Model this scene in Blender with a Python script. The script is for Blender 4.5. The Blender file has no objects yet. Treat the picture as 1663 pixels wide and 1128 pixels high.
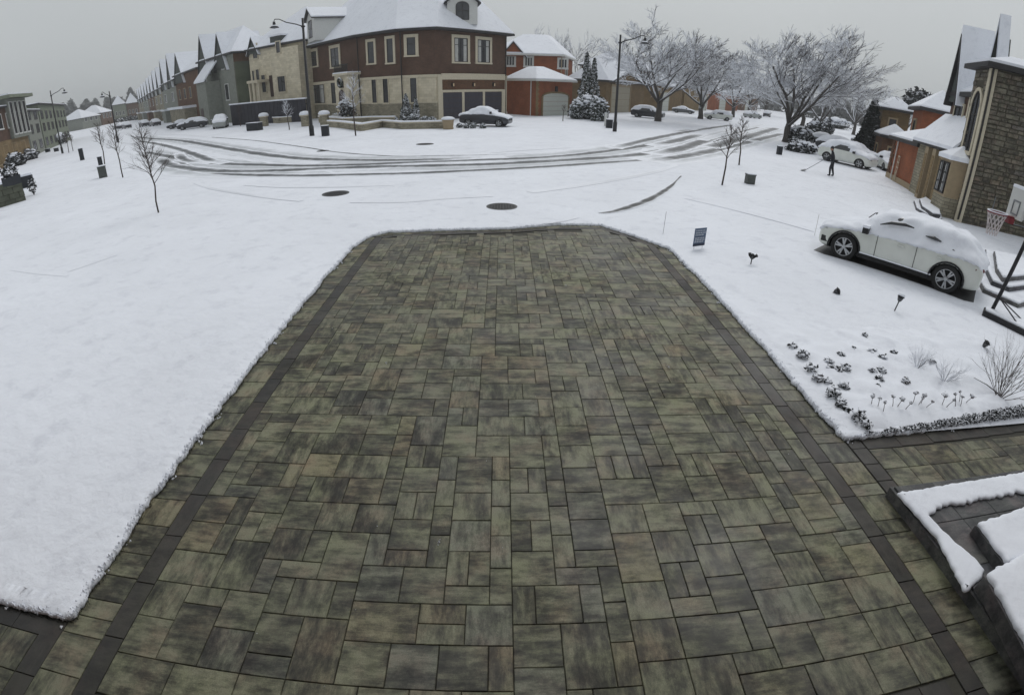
import bpy, bmesh, math, random
import numpy as np
from mathutils import Vector, Matrix, noise
SC = bpy.context.scene
COL = SC.collection
R = math.radians
# ------------------------------------------------------------------ camera (wide-angle security camera, fisheye lens)
CAM_H = 3.9
cd = bpy.data.cameras.new('camera')
cam = bpy.data.objects.new('camera', cd)
COL.objects.link(cam)
SC.camera = cam
cd.type = 'PANO'
cd.panorama_type = 'FISHEYE_LENS_POLYNOMIAL'
cd.fisheye_fov = math.pi
cd.sensor_width = 36
cd.fisheye_polynomial_k0 = 0
cd.fisheye_polynomial_k1 = -0.055262337286133306
cd.fisheye_polynomial_k2 = 4.5097876333343065e-08
cd.fisheye_polynomial_k3 = 1.9664512448276636e-05
cd.fisheye_polynomial_k4 = -3.2319269206379163e-07
cd.clip_start = 0.05
cd.clip_end = 3000
cam.location = (0, 0, CAM_H)
cam.rotation_euler = (R(61.603313), R(-0.711), R(-0.930003))
# ------------------------------------------------------------------ overcast sky and soft sun
world = bpy.data.worlds.new('World')
SC.world = world
world.use_nodes = True
wn, wl = world.node_tree.nodes, world.node_tree.links
bg = wn['Background']
SUN_EL, SUN_AZ = 48, 25          # azimuth clockwise from +Y
sky = wn.new('ShaderNodeTexSky'); sky.sky_type = 'NISHITA'; sky.sun_disc = False
sky.sun_elevation = R(SUN_EL); sky.sun_rotation = R(SUN_AZ); sky.dust_density = 5; sky.air_density = 1.0
hs = wn.new('ShaderNodeHueSaturation'); hs.inputs['Saturation'].default_value = 0.3
tc = wn.new('ShaderNodeTexCoord')
sx = wn.new('ShaderNodeSeparateXYZ')
mr = wn.new('ShaderNodeMapRange'); mr.inputs['From Min'].default_value = -0.1; mr.inputs['From Max'].default_value = 1
ramp = wn.new('ShaderNodeMix'); ramp.data_type = 'RGBA'
SKY_LOW, SKY_TOP = (5.15, 5.5, 5.6, 1), (7.7, 8.0, 8.35, 1)
ramp.inputs['A'].default_value = SKY_LOW; ramp.inputs['B'].default_value = SKY_TOP
nz = wn.new('ShaderNodeTexNoise'); nz.inputs['Scale'].default_value = 1.3; nz.inputs['Detail'].default_value = 3
nr = wn.new('ShaderNodeMapRange'); nr.inputs['To Min'].default_value = 0.86; nr.inputs['To Max'].default_value = 1.14
mul = wn.new('ShaderNodeVectorMath'); mul.operation = 'SCALE'
mx = wn.new('ShaderNodeMix'); mx.data_type = 'RGBA'; mx.inputs['Factor'].default_value = 0.9
wl.new(tc.outputs['Generated'], sx.inputs[0]); wl.new(sx.outputs['Z'], mr.inputs['Value'])
wl.new(mr.outputs[0], ramp.inputs['Factor'])
wl.new(tc.outputs['Generated'], nz.inputs['Vector']); wl.new(nz.outputs['Fac'], nr.inputs['Value'])
wl.new(ramp.outputs['Result'], mul.inputs[0]); wl.new(nr.outputs[0], mul.inputs['Scale'])
wl.new(sky.outputs[0], hs.inputs['Color']); wl.new(hs.outputs[0], mx.inputs['A']); wl.new(mul.outputs[0], mx.inputs['B'])
wl.new(mx.outputs['Result'], bg.inputs['Color'])
bg.inputs['Strength'].default_value = 0.08
sl = bpy.data.lights.new('sun', 'SUN'); sl.energy = 0.8; sl.angle = R(28); sl.color = (1, 0.98, 0.95)
sun = bpy.data.objects.new('sun', sl); COL.objects.link(sun)
sun.rotation_euler = (R(90 - SUN_EL), 0, R(180 - SUN_AZ)); sun.location = (0, 0, 40)
SC.view_settings.view_transform = 'Standard'; SC.view_settings.look = 'None'
SC.view_settings.exposure = 0.2; SC.view_settings.gamma = 1; SC.view_settings.use_curve_mapping = False
SC.cycles.max_bounces = 6; SC.cycles.use_denoising = True
# ------------------------------------------------------------------ surveying helpers: a direction seen in the photograph -> a place on the ground / at a distance / on a wall
_F, _P, _RO, _K, _PS = 836.188, R(28.3943), R(0.80824), 0.1053315, R(-1.31437)
def ray(x, y):
    dx, dy = x - 831.5, y - 564.0
    r = math.hypot(dx, dy) + 1e-9; th = r / _F
    for _ in range(12): th -= (_F * (th + _K * th ** 3) - r) / (_F * (1 + 3 * _K * th * th))
    X, Y, Z = math.sin(th) * dx / r, -math.sin(th) * dy / r, math.cos(th)
    c, s = math.cos(_RO), math.sin(_RO); X, Y = c * X - s * Y, s * X + c * Y
    c, s = math.cos(_P), math.sin(_P); v = (X, Z * c + Y * s, Y * c - Z * s)
    c, s = math.cos(_PS), math.sin(_PS)
    return (v[0] * c - v[1] * s, v[0] * s + v[1] * c, v[2])
def G(x, y, z=0):
    v = ray(x, y); t = (CAM_H - z) / -v[2]
    return Vector((v[0] * t, v[1] * t))
def AT(x, y, d):                      # plan position at distance d, and height
    v = ray(x, y); h = math.hypot(v[0], v[1])
    return Vector((v[0] / h * d, v[1] / h * d)), CAM_H + d * v[2] / h
def HT(bx, by, x, y): return AT(x, y, G(bx, by).length)[1]
def WALL(px, py, A, B):               # distance along wall A->B and height
    v = ray(px, py); dx, dy = B[0] - A[0], B[1] - A[1]
    t = (A[0] * dy - A[1] * dx) / (v[0] * dy - v[1] * dx); L = math.hypot(dx, dy)
    return ((v[0] * t - A[0]) * dx + (v[1] * t - A[1]) * dy) / L, CAM_H + v[2] * t
# ------------------------------------------------------------------ materials
def lin(h):
    h = h.lstrip('#'); return tuple((((int(h[i:i+2], 16) / 255) + 0.055) / 1.055) ** 2.4 for i in (0, 2, 4)) + (1,)
def mat(name, rough=0.7, metal=0.0, spec=0.4):
    m = bpy.data.materials.new(name); m.use_nodes = True
    b = m.node_tree.nodes['Principled BSDF']
    b.inputs['Roughness'].default_value = rough; b.inputs['Metallic'].default_value = metal
    b.inputs['Specular IOR Level'].default_value = spec
    return m, m.node_tree.nodes, m.node_tree.links, b
def tex_noise(n, l, scale, detail=4, coord='Object', rough=0.55, stretch=None):
    t = n.new('ShaderNodeTexNoise'); t.inputs['Scale'].default_value = scale; t.inputs['Detail'].default_value = detail
    t.inputs['Roughness'].default_value = rough
    if coord == 'Position': g = n.new('ShaderNodeNewGeometry'); src = g.outputs['Position']
    else: g = n.new('ShaderNodeTexCoord'); src = g.outputs[coord]
    if stretch:
        mp = n.new('ShaderNodeMapping'); mp.inputs['Scale'].default_value = stretch; l.new(src, mp.inputs['Vector']); src = mp.outputs[0]
    l.new(src, t.inputs['Vector']); return t
def rampn(n, l, src, stops):
    r = n.new('ShaderNodeValToRGB'); e = r.color_ramp.elements
    while len(e) < len(stops): e.new(0.5)
    for k, (p, c) in enumerate(stops): e[k].position = p; e[k].color = c if len(c) == 4 else tuple(c) + (1,)
    l.new(src, r.inputs['Fac']); return r
def bump(n, l, b, src, strength, dist=0.02):
    k = n.new('ShaderNodeBump'); k.inputs['Strength'].default_value = strength; k.inputs['Distance'].default_value = dist
    l.new(src, k.inputs['Height']); l.new(k.outputs[0], b.inputs['Normal']); return k
def vary(c, f): return tuple(min(1, x * f) for x in c[:3]) + (1,)
def plain(name, c, rough=0.7, metal=0.0, var=0.15, scale=6, spec=0.4, bmp=0.0):
    m, n, l, b = mat(name, rough, metal, spec)
    if isinstance(c, str): c = lin(c)
    t = tex_noise(n, l, scale, 5)
    r = rampn(n, l, t.outputs['Fac'], [(0.3, vary(c, 1 - var)), (0.7, vary(c, 1 + var))])
    l.new(r.outputs[0], b.inputs['Base Color'])
    if bmp: bump(n, l, b, t.outputs['Fac'], bmp, 0.01)
    return m
SNOW_C = (0.79, 0.815, 0.87, 1)
def snow_mat(name, big=0.35, fine=60, c=SNOW_C, lump=0.05):
    m, n, l, b = mat(name, 0.75, 0, 0.25)
    t1 = tex_noise(n, l, big, 5, 'Position'); t2 = tex_noise(n, l, fine, 4, 'Position', 0.7); t3 = tex_noise(n, l, 4.0, 4, 'Position')
    r = rampn(n, l, t1.outputs['Fac'], [(0.3, vary(c, 0.94)), (0.7, vary(c, 1.02))]); t4 = tex_noise(n, l, 1.7, 8, 'Position', 0.72); r4 = rampn(n, l, t4.outputs['Fac'], [(0.36, (0.90, 0.90, 0.91)), (0.47, (1, 1, 1))]); mq = n.new('ShaderNodeMix'); mq.data_type = 'RGBA'; mq.blend_type = 'MULTIPLY'; mq.inputs['Factor'].default_value = 1
    l.new(r.outputs[0], mq.inputs['A']); l.new(r4.outputs[0], mq.inputs['B']); l.new(mq.outputs['Result'], b.inputs['Base Color'])
    a = n.new('ShaderNodeMath'); a.operation = 'MULTIPLY_ADD'; l.new(t2.outputs['Fac'], a.inputs[0]); a.inputs[1].default_value = 0.12; l.new(t3.outputs['Fac'], a.inputs[2])
    a2 = n.new('ShaderNodeMath'); a2.operation = 'MULTIPLY_ADD'; l.new(t1.outputs['Fac'], a2.inputs[0]); a2.inputs[1].default_value = 2.0; l.new(a.outputs[0], a2.inputs[2])
    bump(n, l, b, a2.outputs[0], 0.8, lump)
    return m
def snowy(name, c, lo=0.15, hi=0.45, rough=0.8, scale=8, var=0.3, amt=1.0):
    """a material with snow caught on whatever faces up"""
    m, n, l, b = mat(name, rough)
    if isinstance(c, str): c = lin(c)
    t = tex_noise(n, l, scale, 4); r = rampn(n, l, t.outputs['Fac'], [(0.3, vary(c, 1 - var)), (0.7, vary(c, 1 + var))])
    g = n.new('ShaderNodeNewGeometry'); s = n.new('ShaderNodeSeparateXYZ'); l.new(g.outputs['True Normal'], s.inputs[0])
    ad = n.new('ShaderNodeMath'); ad.operation = 'MULTIPLY_ADD'; l.new(t.outputs['Fac'], ad.inputs[0]); ad.inputs[1].default_value = 0.6; l.new(s.outputs['Z'], ad.inputs[2])
    mr_ = n.new('ShaderNodeMapRange'); mr_.inputs['From Min'].default_value = lo + 0.3; mr_.inputs['From Max'].default_value = hi + 0.3; mr_.inputs['To Max'].default_value = amt
    l.new(ad.outputs[0], mr_.inputs['Value'])
    mi = n.new('ShaderNodeMix'); mi.data_type = 'RGBA'; l.new(mr_.outputs[0], mi.inputs['Factor']); l.new(r.outputs[0], mi.inputs['A']); mi.inputs['B'].default_value = SNOW_C
    l.new(mi.outputs['Result'], b.inputs['Base Color'])
    return m
def paver_mat(name, cols, source, streak=1.0):
    """streaky blended concrete paver; source = 'object' (one paver per object) or 'island' (many pavers in one mesh)"""
    m, n, l, b = mat(name, 0.62, 0, 0.4)
    g = n.new('ShaderNodeNewGeometry')
    if source == 'object': oi = n.new('ShaderNodeObjectInfo'); rnd = oi.outputs['Random']
    else: rnd = g.outputs['Random Per Island']
    wn_ = n.new('ShaderNodeTexWhiteNoise'); wn_.noise_dimensions = '1D'; l.new(rnd, wn_.inputs['W'])
    off = n.new('ShaderNodeVectorMath'); off.operation = 'MULTIPLY_ADD'; l.new(wn_.outputs['Color'], off.inputs[0]); off.inputs[1].default_value = (37, 53, 29); l.new(g.outputs['Position'], off.inputs[2])
    def st(sc, stretch, det=6, ro=0.6):
        mp = n.new('ShaderNodeMapping'); mp.inputs['Scale'].default_value = stretch; l.new(off.outputs[0], mp.inputs['Vector'])
        t = n.new('ShaderNodeTexNoise'); t.inputs['Scale'].default_value = sc; t.inputs['Detail'].default_value = det; t.inputs['Roughness'].default_value = ro
        t.inputs['Distortion'].default_value = 0.15
        l.new(mp.outputs[0], t.inputs['Vector']); return t
    sx_ = st(5.2, (0.4, 1.6, 1), 9, 0.70); sy_ = st(5.2, (1.6, 0.4, 1), 9, 0.70); bl = st(3.4, (1, 1, 1), 9, 0.72); fi = st(120, (1, 1, 1), 4, .7)
    pick = n.new('ShaderNodeMath'); pick.operation = 'GREATER_THAN'; pick.inputs[1].default_value = 0.42
    sp = n.new('ShaderNodeSeparateColor'); l.new(wn_.outputs['Color'], sp.inputs[0]); l.new(sp.outputs[1], pick.inputs[0])
    ms = n.new('ShaderNodeMix'); l.new(pick.outputs[0], ms.inputs['Factor']); l.new(sy_.outputs['Fac'], ms.inputs['A']); l.new(sx_.outputs['Fac'], ms.inputs['B'])
    av = n.new('ShaderNodeMath'); av.operation = 'MULTIPLY_ADD'; l.new(bl.outputs['Fac'], av.inputs[0]); av.inputs[1].default_value = 0.85; l.new(ms.outputs['Result'], av.inputs[2])
    av2 = n.new('ShaderNodeMath'); av2.operation = 'MULTIPLY_ADD'; l.new(sp.outputs[2], av2.inputs[0]); av2.inputs[1].default_value = 0.16; l.new(av.outputs[0], av2.inputs[2])
    mrr = n.new('ShaderNodeMapRange'); l.new(av2.outputs[0], mrr.inputs['Value']); mrr.inputs['From Min'].default_value = 0.80; mrr.inputs['From Max'].default_value = 1.15
    r1 = rampn(n, l, mrr.outputs[0], [(0.0, cols[0]), (0.33, cols[1]), (0.62, cols[2]), (1.0, cols[3])])
    # tint: some pavers run reddish or slate
    tint = rampn(n, l, sp.outputs[0], [(0.0, (1, 1, 1)), (0.72, (1, 1, 1)), (0.80, (1.07, 0.97, 0.92)), (0.87, (1.04, 0.97, 0.96)), (0.92, (0.93, 0.95, 1.05)), (1.0, (0.90, 0.92, 1.04))])
    tint.color_ramp.interpolation = 'LINEAR'
    mu = n.new('ShaderNodeMix'); mu.data_type = 'RGBA'; mu.blend_type = 'MULTIPLY'; mu.inputs['Factor'].default_value = 1
    l.new(r1.outputs[0], mu.inputs['A']); l.new(tint.outputs[0], mu.inputs['B'])
    rf = rampn(n, l, fi.outputs['Fac'], [(0.32, (0.68, 0.68, 0.68)), (0.68, (1.3, 1.3, 1.28))])
    mf = n.new('ShaderNodeMix'); mf.data_type = 'RGBA'; mf.blend_type = 'MULTIPLY'; mf.inputs['Factor'].default_value = 1
    l.new(mu.outputs['Result'], mf.inputs['A']); l.new(rf.outputs[0], mf.inputs['B'])
    # damp and worn patches that run across neighbouring stones, and a drift between olive and brown-grey
    d1 = tex_noise(n, l, .55, 6, 'Position', .65); d2 = tex_noise(n, l, 2.6, 5, 'Position', .6)
    rd = rampn(n, l, d1.outputs['Fac'], [(0.33, (0.74, 0.74, 0.76)), (0.52, (1.0, 1.0, 1.0)), (0.68, (1.13, 1.13, 1.10))])
    rh = rampn(n, l, d2.outputs['Fac'], [(0.36, (1.08, 0.955, 0.97)), (0.5, (1.0, 1.0, 1.0)), (0.64, (0.96, 1.0, 0.93))])
    m5 = n.new('ShaderNodeMix'); m5.data_type = 'RGBA'; m5.blend_type = 'MULTIPLY'; m5.inputs['Factor'].default_value = 1; l.new(mf.outputs['Result'], m5.inputs['A']); l.new(rd.outputs[0], m5.inputs['B'])
    m6 = n.new('ShaderNodeMix'); m6.data_type = 'RGBA'; m6.blend_type = 'MULTIPLY'; m6.inputs['Factor'].default_value = 1; l.new(m5.outputs['Result'], m6.inputs['A']); l.new(rh.outputs[0], m6.inputs['B'])
    l.new(m6.outputs['Result'], b.inputs['Base Color'])
    bump(n, l, b, fi.outputs['Fac'], 0.35, 0.004)
    rr = n.new('ShaderNodeMapRange'); l.new(d1.outputs['Fac'], rr.inputs['Value']); rr.inputs['From Min'].default_value = .3; rr.inputs['From Max'].default_value = .65; rr.inputs['To Min'].default_value = 0.36; rr.inputs['To Max'].default_value = 0.8; l.new(rr.outputs[0], b.inputs['Roughness'])
    return m
def brick_mat(name, c1, c2, mortar, scale=1.0, bw=0.24, bh=0.08, var=0.2, ms=0.012):
    m, n, l, b = mat(name, 0.85, 0, 0.2)
    tc_ = n.new('ShaderNodeTexCoord'); g = n.new('ShaderNodeNewGeometry')
    # brick courses run along the wall: u = along-wall, v = height, taken from the UV map in metres
    br = n.new('ShaderNodeTexBrick'); br.inputs['Color1'].default_value = lin(c1); br.inputs['Color2'].default_value = lin(c2); br.inputs['Mortar'].default_value = lin(mortar)
    br.inputs['Scale'].default_value = 1; br.inputs['Brick Width'].default_value = bw * scale; br.inputs['Row Height'].default_value = bh * scale; br.inputs['Mortar Size'].default_value = ms * scale
    br.inputs['Bias'].default_value = 0.0
    l.new(tc_.outputs['UV'], br.inputs['Vector'])
    t = tex_noise(n, l, 0.9, 5, 'Position')
    r = rampn(n, l, t.outputs['Fac'], [(0.3, (1 - var,) * 3), (0.7, (1 + var,) * 3)])
    mu = n.new('ShaderNodeMix'); mu.data_type = 'RGBA'; mu.blend_type = 'MULTIPLY'; mu.inputs['Factor'].default_value = 1
    l.new(br.outputs['Color'], mu.inputs['A']); l.new(r.outputs[0], mu.inputs['B']); l.new(mu.outputs['Result'], b.inputs['Base Color'])
    bump(n, l, b, br.outputs['Fac'], -0.3, 0.01)
    return m
M = {}
M['snow'] = snow_mat('snow_ground')
M['roof_snow'] = snow_mat('snow_roof', 0.25, 20, SNOW_C, 0.03)
M['snow_small'] = snow_mat('snow_small', 3, 80, SNOW_C, 0.015)
M['soil'] = plain('soil', (0.025, 0.022, 0.02, 1), 0.95, bmp=0.5)
M['joint'] = plain('joint_sand', (0.055, 0.053, 0.043, 1), 0.95, scale=40)
PC = [(0.020, 0.0195, 0.014), (0.052, 0.051, 0.036), (0.105, 0.104, 0.069), (0.186, 0.184, 0.124)]
M['paver'] = paver_mat('paver_blend', PC, 'object')
M['paver_i'] = paver_mat('paver_blend_far', PC, 'island')
PB = [(0.020, 0.018, 0.016), (0.027, 0.025, 0.022), (0.035, 0.032, 0.027), (0.047, 0.043, 0.036)]
M['band'] = paver_mat('paver_dark', PB, 'object'); M['band_i'] = paver_mat('paver_dark_far', PB, 'island')
PW = [(0.036, 0.037, 0.040), (0.058, 0.059, 0.062), (0.085, 0.085, 0.086), (0.13, 0.128, 0.124)]
M['slate'] = paver_mat('slate_slab', PW, 'object')
M['asphalt'] = plain('wet_asphalt', (0.06, 0.062, 0.064, 1), 0.5, bmp=0.3, scale=30)
M['black_metal'] = plain('black_metal', (0.02, 0.02, 0.022, 1), 0.45, 0.3)
M['grey_metal'] = plain('grey_metal', (0.22, 0.23, 0.24, 1), 0.4, 0.6)
M['silver'] = plain('silver_alloy', (0.42, 0.43, 0.44, 1), 0.35, 0.7, var=0.05)
M['rubber'] = plain('rubber', (0.018, 0.018, 0.018, 1), 0.85)
M['glass'] = plain('dark_glass', (0.02, 0.022, 0.026, 1), 0.12, 0.0, spec=0.8)
M['pane'] = plain('window_pane', (0.035, 0.037, 0.042, 1), 0.2, 0.0, spec=0.7, scale=0.7, var=0.5)
M['curtain'] = plain('pale_curtain', (0.42, 0.42, 0.40, 1), 0.8, scale=3)
M['bark'] = snowy('bark', (0.06, 0.052, 0.047, 1), 0.30, 0.62)
M['twig'] = snowy('twig', (0.07, 0.064, 0.062, 1), -0.5, -0.05, scale=3, amt=0.92)
M['twig_bare'] = plain('thin_bark', (0.055, 0.042, 0.036, 1), 0.8)
M['leaf'] = snowy('evergreen_leaf', (0.026, 0.036, 0.024, 1), 0.05, 0.5, scale=3)
M['leaf_dark'] = snowy('dark_leaf', (0.016, 0.019, 0.018, 1), 0.42, 0.8, scale=5)
M['leaf_brown'] = snowy('dry_leaf', (0.05, 0.035, 0.026, 1), 0.1, 0.6, scale=5)
M['grass'] = plain('grass_blade', (0.018, 0.022, 0.014, 1), 0.9)
# ------------------------------------------------------------------ mesh builder
class MB:
    def __init__(s): s.v = []; s.f = []; s.uv = []; s.m = []
    def quad(s, pts, uv=None, mi=0):
        i = len(s.v); s.v += [tuple(p) for p in pts]; s.f.append(tuple(range(i, i + len(pts)))); s.uv.append(uv or [(0, 0)] * len(pts)); s.m.append(mi)
    def prism(s, poly, z0, z1, mi=0, bottom=False, skip=()):
        """vertical walls over a plan polygon (counter-clockwise) with a top; uv in metres"""
        n = len(poly); u = 0
        for k in range(n):
            a, b = poly[k], poly[(k + 1) % n]; L = math.dist(a[:2], b[:2])
            if k not in skip: s.quad([(a[0], a[1], z0), (b[0], b[1], z0), (b[0], b[1], z1), (a[0], a[1], z1)], [(u, z0), (u + L, z0), (u + L, z1), (u, z1)], mi)
            u += L
        s.quad([(p[0], p[1], z1) for p in poly], [(p[0], p[1]) for p in poly], mi)
        if bottom: s.quad([(p[0], p[1], z0) for p in reversed(poly)], None, mi)
    def box(s, x0, x1, y0, y1, z0, z1, mi=0, T=None):
        P = [(x0, y0, z0), (x1, y0, z0), (x1, y1, z0), (x0, y1, z0), (x0, y0, z1), (x1, y0, z1), (x1, y1, z1), (x0, y1, z1)]
        if T: P = [tuple(T(p)) for p in P]
        dx, dy, dz = x1 - x0, y1 - y0, z1 - z0
        for f, w, h in (((3, 2, 1, 0), dx, dy), ((4, 5, 6, 7), dx, dy), ((0, 1, 5, 4), dx, dz), ((1, 2, 6, 5), dy, dz), ((2, 3, 7, 6), dx, dz), ((3, 0, 4, 7), dy, dz)):
            s.quad([P[i] for i in f], [(0, z0), (w, z0), (w, z0 + h), (0, z0 + h)], mi)
    def tube(s, path, radii, seg=6, cap=True, mi=0):
        path = [Vector(p) for p in path]; n = len(path)
        if isinstance(radii, (int, float)): radii = [radii] * n
        base = len(s.v); up = Vector((0, 0, 1)); prev = None
        for k, p in enumerate(path):
            d = (path[min(k + 1, n - 1)] - path[max(k - 1, 0)]).normalized()
            if prev is None: a = d.cross(up if abs(d.z) < 0.9 else Vector((1, 0, 0))).normalized()
            else:
                a = prev - d * prev.dot(d); a = a.normalized() if a.length > 1e-6 else d.orthogonal().normalized()
            prev = a; b = d.cross(a)
            for j in range(seg):
                t = 2 * math.pi * j / seg; q = p + (a * math.cos(t) + b * math.sin(t)) * radii[k]; s.v.append(tuple(q))
        for k in range(n - 1):
            for j in range(seg):
                j2 = (j + 1) % seg; i = base + k * seg
                s.f.append((i + j, i + j2, i + seg + j2, i + seg + j)); s.uv.append([(0, 0)] * 4); s.m.append(mi)
        if cap:
            s.f.append(tuple(base + j for j in reversed(range(seg)))); s.uv.append([(0, 0)] * seg); s.m.append(mi)
            s.f.append(tuple(base + (n - 1) * seg + j for j in range(seg))); s.uv.append([(0, 0)] * seg); s.m.append(mi)
    def lathe(s, prof, seg=16, c=(0, 0, 0), T=None, mi=0, cap=True):
        """profile of (radius, z)"""
        base = len(s.v)
        for r, z in prof:
            for j in range(seg):
                t = 2 * math.pi * j / seg; p = (c[0] + r * math.cos(t), c[1] + r * math.sin(t), c[2] + z)
                s.v.append(tuple(T(p)) if T else p)
        for k in range(len(prof) - 1):
            for j in range(seg):
                j2 = (j + 1) % seg; i = base + k * seg
                s.f.append((i + j, i + j2, i + seg + j2, i + seg + j)); s.uv.append([(0, 0)] * 4); s.m.append(mi)
        if not cap: return
        s.f.append(tuple(base + j for j in reversed(range(seg)))); s.uv.append([(0, 0)] * seg); s.m.append(mi)
        s.f.append(tuple(base + (len(prof) - 1) * seg + j for j in range(seg))); s.uv.append([(0, 0)] * seg); s.m.append(mi)
    def mesh(s, name, mats, smooth=False):
        me = bpy.data.meshes.new(name); me.from_pydata(s.v, [], s.f)
        if any(any(q != (0, 0) for q in u) for u in s.uv):
            uvl = me.uv_layers.new(name='UVMap'); flat = [c for u in s.uv for q in u for c in q]; uvl.data.foreach_set('uv', flat)
        for mt in (mats if isinstance(mats, (list, tuple)) else [mats]): me.materials.append(M[mt] if isinstance(mt, str) else mt)
        if any(s.m): me.polygons.foreach_set('material_index', s.m)
        if smooth: me.polygons.foreach_set('use_smooth', [True] * len(me.polygons))
        me.update(); return me
def link(name, me, parent=None, loc=None, rz=0, kind=None):
    o = bpy.data.objects.new(name, me); COL.objects.link(o)
    if parent is not None: o.parent = parent
    if loc is not None: o.location = loc
    if rz: o.rotation_euler = (0, 0, rz)
    if kind: o['kind'] = kind
    return o
def part(name, mb, mats, parent, smooth=False, **k): return link(name, mb.mesh(name, mats, smooth), parent, **k)
def tag(o, label, cat, group=None):
    o['label'] = label; o['category'] = cat
    if group: o['group'] = group
    return o
def thing(name, label, cat, loc=(0, 0, 0), rz=0, group=None):
    o = link(name, None, None, loc, rz); return tag(o, label, cat, group)
def solo(name, mb, mats, label, cat, group=None, smooth=False, **k): return tag(part(name, mb, mats, None, smooth, **k), label, cat, group)
def kids(o): return [c for c in ALL_KIDS.get(o.name, [])]
def copy_tree(o, loc=None, rz=None, label=None, group=None, parent=None):
    c = o.copy(); COL.objects.link(c); c.parent = parent
    if loc is not None: c.location = loc
    if rz is not None: c.rotation_euler = (c.rotation_euler[0], c.rotation_euler[1], rz)
    if label: c['label'] = label
    if group: c['group'] = group
    for ch in list(o.children): copy_tree(ch, parent=c)
    return c
# ================================================================== GROUND, SNOW AND PAVING
random.seed(7)
mb = MB(); mb.quad([(-850, -36, -0.06), (850, -36, -0.06), (850, 880, -0.06), (-850, 880, -0.06)])
part('ground', mb, 'soil', None, kind='structure')
LX, RX = -3.87, 4.42        # outer edges of the driveway
PATH_T, PATH_B = 4.66, 3.64 # side path on the right
edge = [(-30, 2.0), (-12, 2.0), (LX - 0.01, 2.0), (LX, 6), (LX, 10), (-3.82, 12.6), (-3.62, 13.42), (-3.2, 13.9), (-2, 13.98), (-0.8, 14.1), (0.25, 14.22), (1.6, 14.70), (2.9, 14.74),
        (3.66, 13.66), (4.34, 12.6), (RX, 10), (RX, 7), (RX + .03, PATH_T), (6, 4.75), (8.3, 4.84), (9.5, 4.3), (30, 4.3)]
def resample(pl, step):
    out = []
    for a, b in zip(pl, pl[1:]):
        a, b = Vector(a), Vector(b); n = max(1, int((b - a).length / step))
        out += [a + (b - a) * (k / n) for k in range(n)]
    out.append(Vector(pl[-1])); return out
near = resample(edge[1:-1], 0.025)
near = [near[k - 3] * .15 + near[k - 1] * .2 + near[k] * .3 + near[k + 1] * .2 + near[k + 3] * .15 if 3 <= k < len(near) - 3 else near[k] for k in range(len(near))]
nrm = []
for k in range(len(near)):
    d = near[min(k + 4, len(near) - 1)] - near[max(k - 4, 0)]; nrm.append(Vector((-d.y, d.x)).normalized())   # points into the snow (left of travel)
def jag(k, p): 
    v = noise.noise((p.x * 1.3, p.y * 1.3, 0)) * 0.045 + noise.noise((p.x * 7, p.y * 7, 3)) * 0.042 + noise.noise((p.x * 26, p.y * 26, 5)) * 0.022
    return v
rings = [(0.0, -0.01), (-0.012, 0.02), (0.0, 0.045), (0.03, 0.063), (0.09, 0.072), (0.2, 0.07)]
mb = MB(); base = 0
RN = []
for w, z in rings:
    row = []
    for k, p in enumerate(near):
        cf = min(1, .12 + min((p - Vector((LX, 2.0))).length, (p - Vector((RX + .03, PATH_T))).length) / .28); off = jag(k, p) * min(1, cf + .3) + w * cf; zz = z
        if z > 0.03: zz += noise.noise((p.x * 14, p.y * 14, w * 20)) * 0.012 + noise.noise((p.x * 3, p.y * 3, 1)) * 0.008
        q = p + nrm[k] * off; mb.v.append((q.x, q.y, zz)); row.append(len(mb.v) - 1)
    RN.append(row)
for a, b in zip(RN, RN[1:]):
    for k in range(len(near) - 1): mb.f.append((a[k], a[k + 1], b[k + 1], b[k])); mb.uv.append([(0, 0)] * 4); mb.m.append(0)
bm = bmesh.new(); me0 = mb.mesh('snow_cover', 'snow'); bm.from_mesh(me0)
bm.verts.ensure_lookup_table()
inner = [bm.verts[i] for i in RN[-1]]
outer = [bm.verts.new(c) for c in ((12, 4.3, 0.07), (120, 4.3, 0.07), (848, 4.3, 0.07), (848, 878, 0.07), (-848, 878, 0.07), (-848, 2.2, 0.07), (-120, 2.2, 0.07), (-14, 2.2, 0.07))]
loop = inner + outer
es = []
for a, b in zip(loop, loop[1:] + loop[:1]):
    e = bm.edges.get((a, b)) or bm.edges.new((a, b)); es.append(e)
bmesh.ops.triangle_fill(bm, use_beauty=True, use_dissolve=False, edges=es, normal=(0, 0, 1))
bm.to_mesh(me0); bm.free()
me0.polygons.foreach_set('use_smooth', [True] * len(me0.polygons))
snow = link('snow_covered_ground', me0, kind='structure')
# grass blades under the snow edge; their dark colour doubles as its shadow line
mb = MB()
for k in range(0, len(near)):
    p = near[k]
    if p.y > 13.3 or p.x > 4.75 or p.x < -7: continue
    for _ in range(4 if p.y > 6 else 7):
        q = p + nrm[k] * (jag(k, p) - random.uniform(-0.01, 0.035)) + Vector((random.uniform(-.012, .012), random.uniform(-.012, .012)))
        h = random.uniform(0.015, 0.05); a = random.uniform(0, 6.28); w = random.uniform(.002, .005); ln = -nrm[k] * random.uniform(0, 0.03)
        mb.quad([(q.x - w * math.cos(a), q.y - w * math.sin(a), -0.01), (q.x + w * math.cos(a), q.y + w * math.sin(a), -0.01), (q.x + ln.x, q.y + ln.y, h)])
g_ = part('grass', mb, 'grass', None, kind='stuff'); tag(g_, 'dark grass blades showing under the snow edge along the driveway', 'grass')
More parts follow.
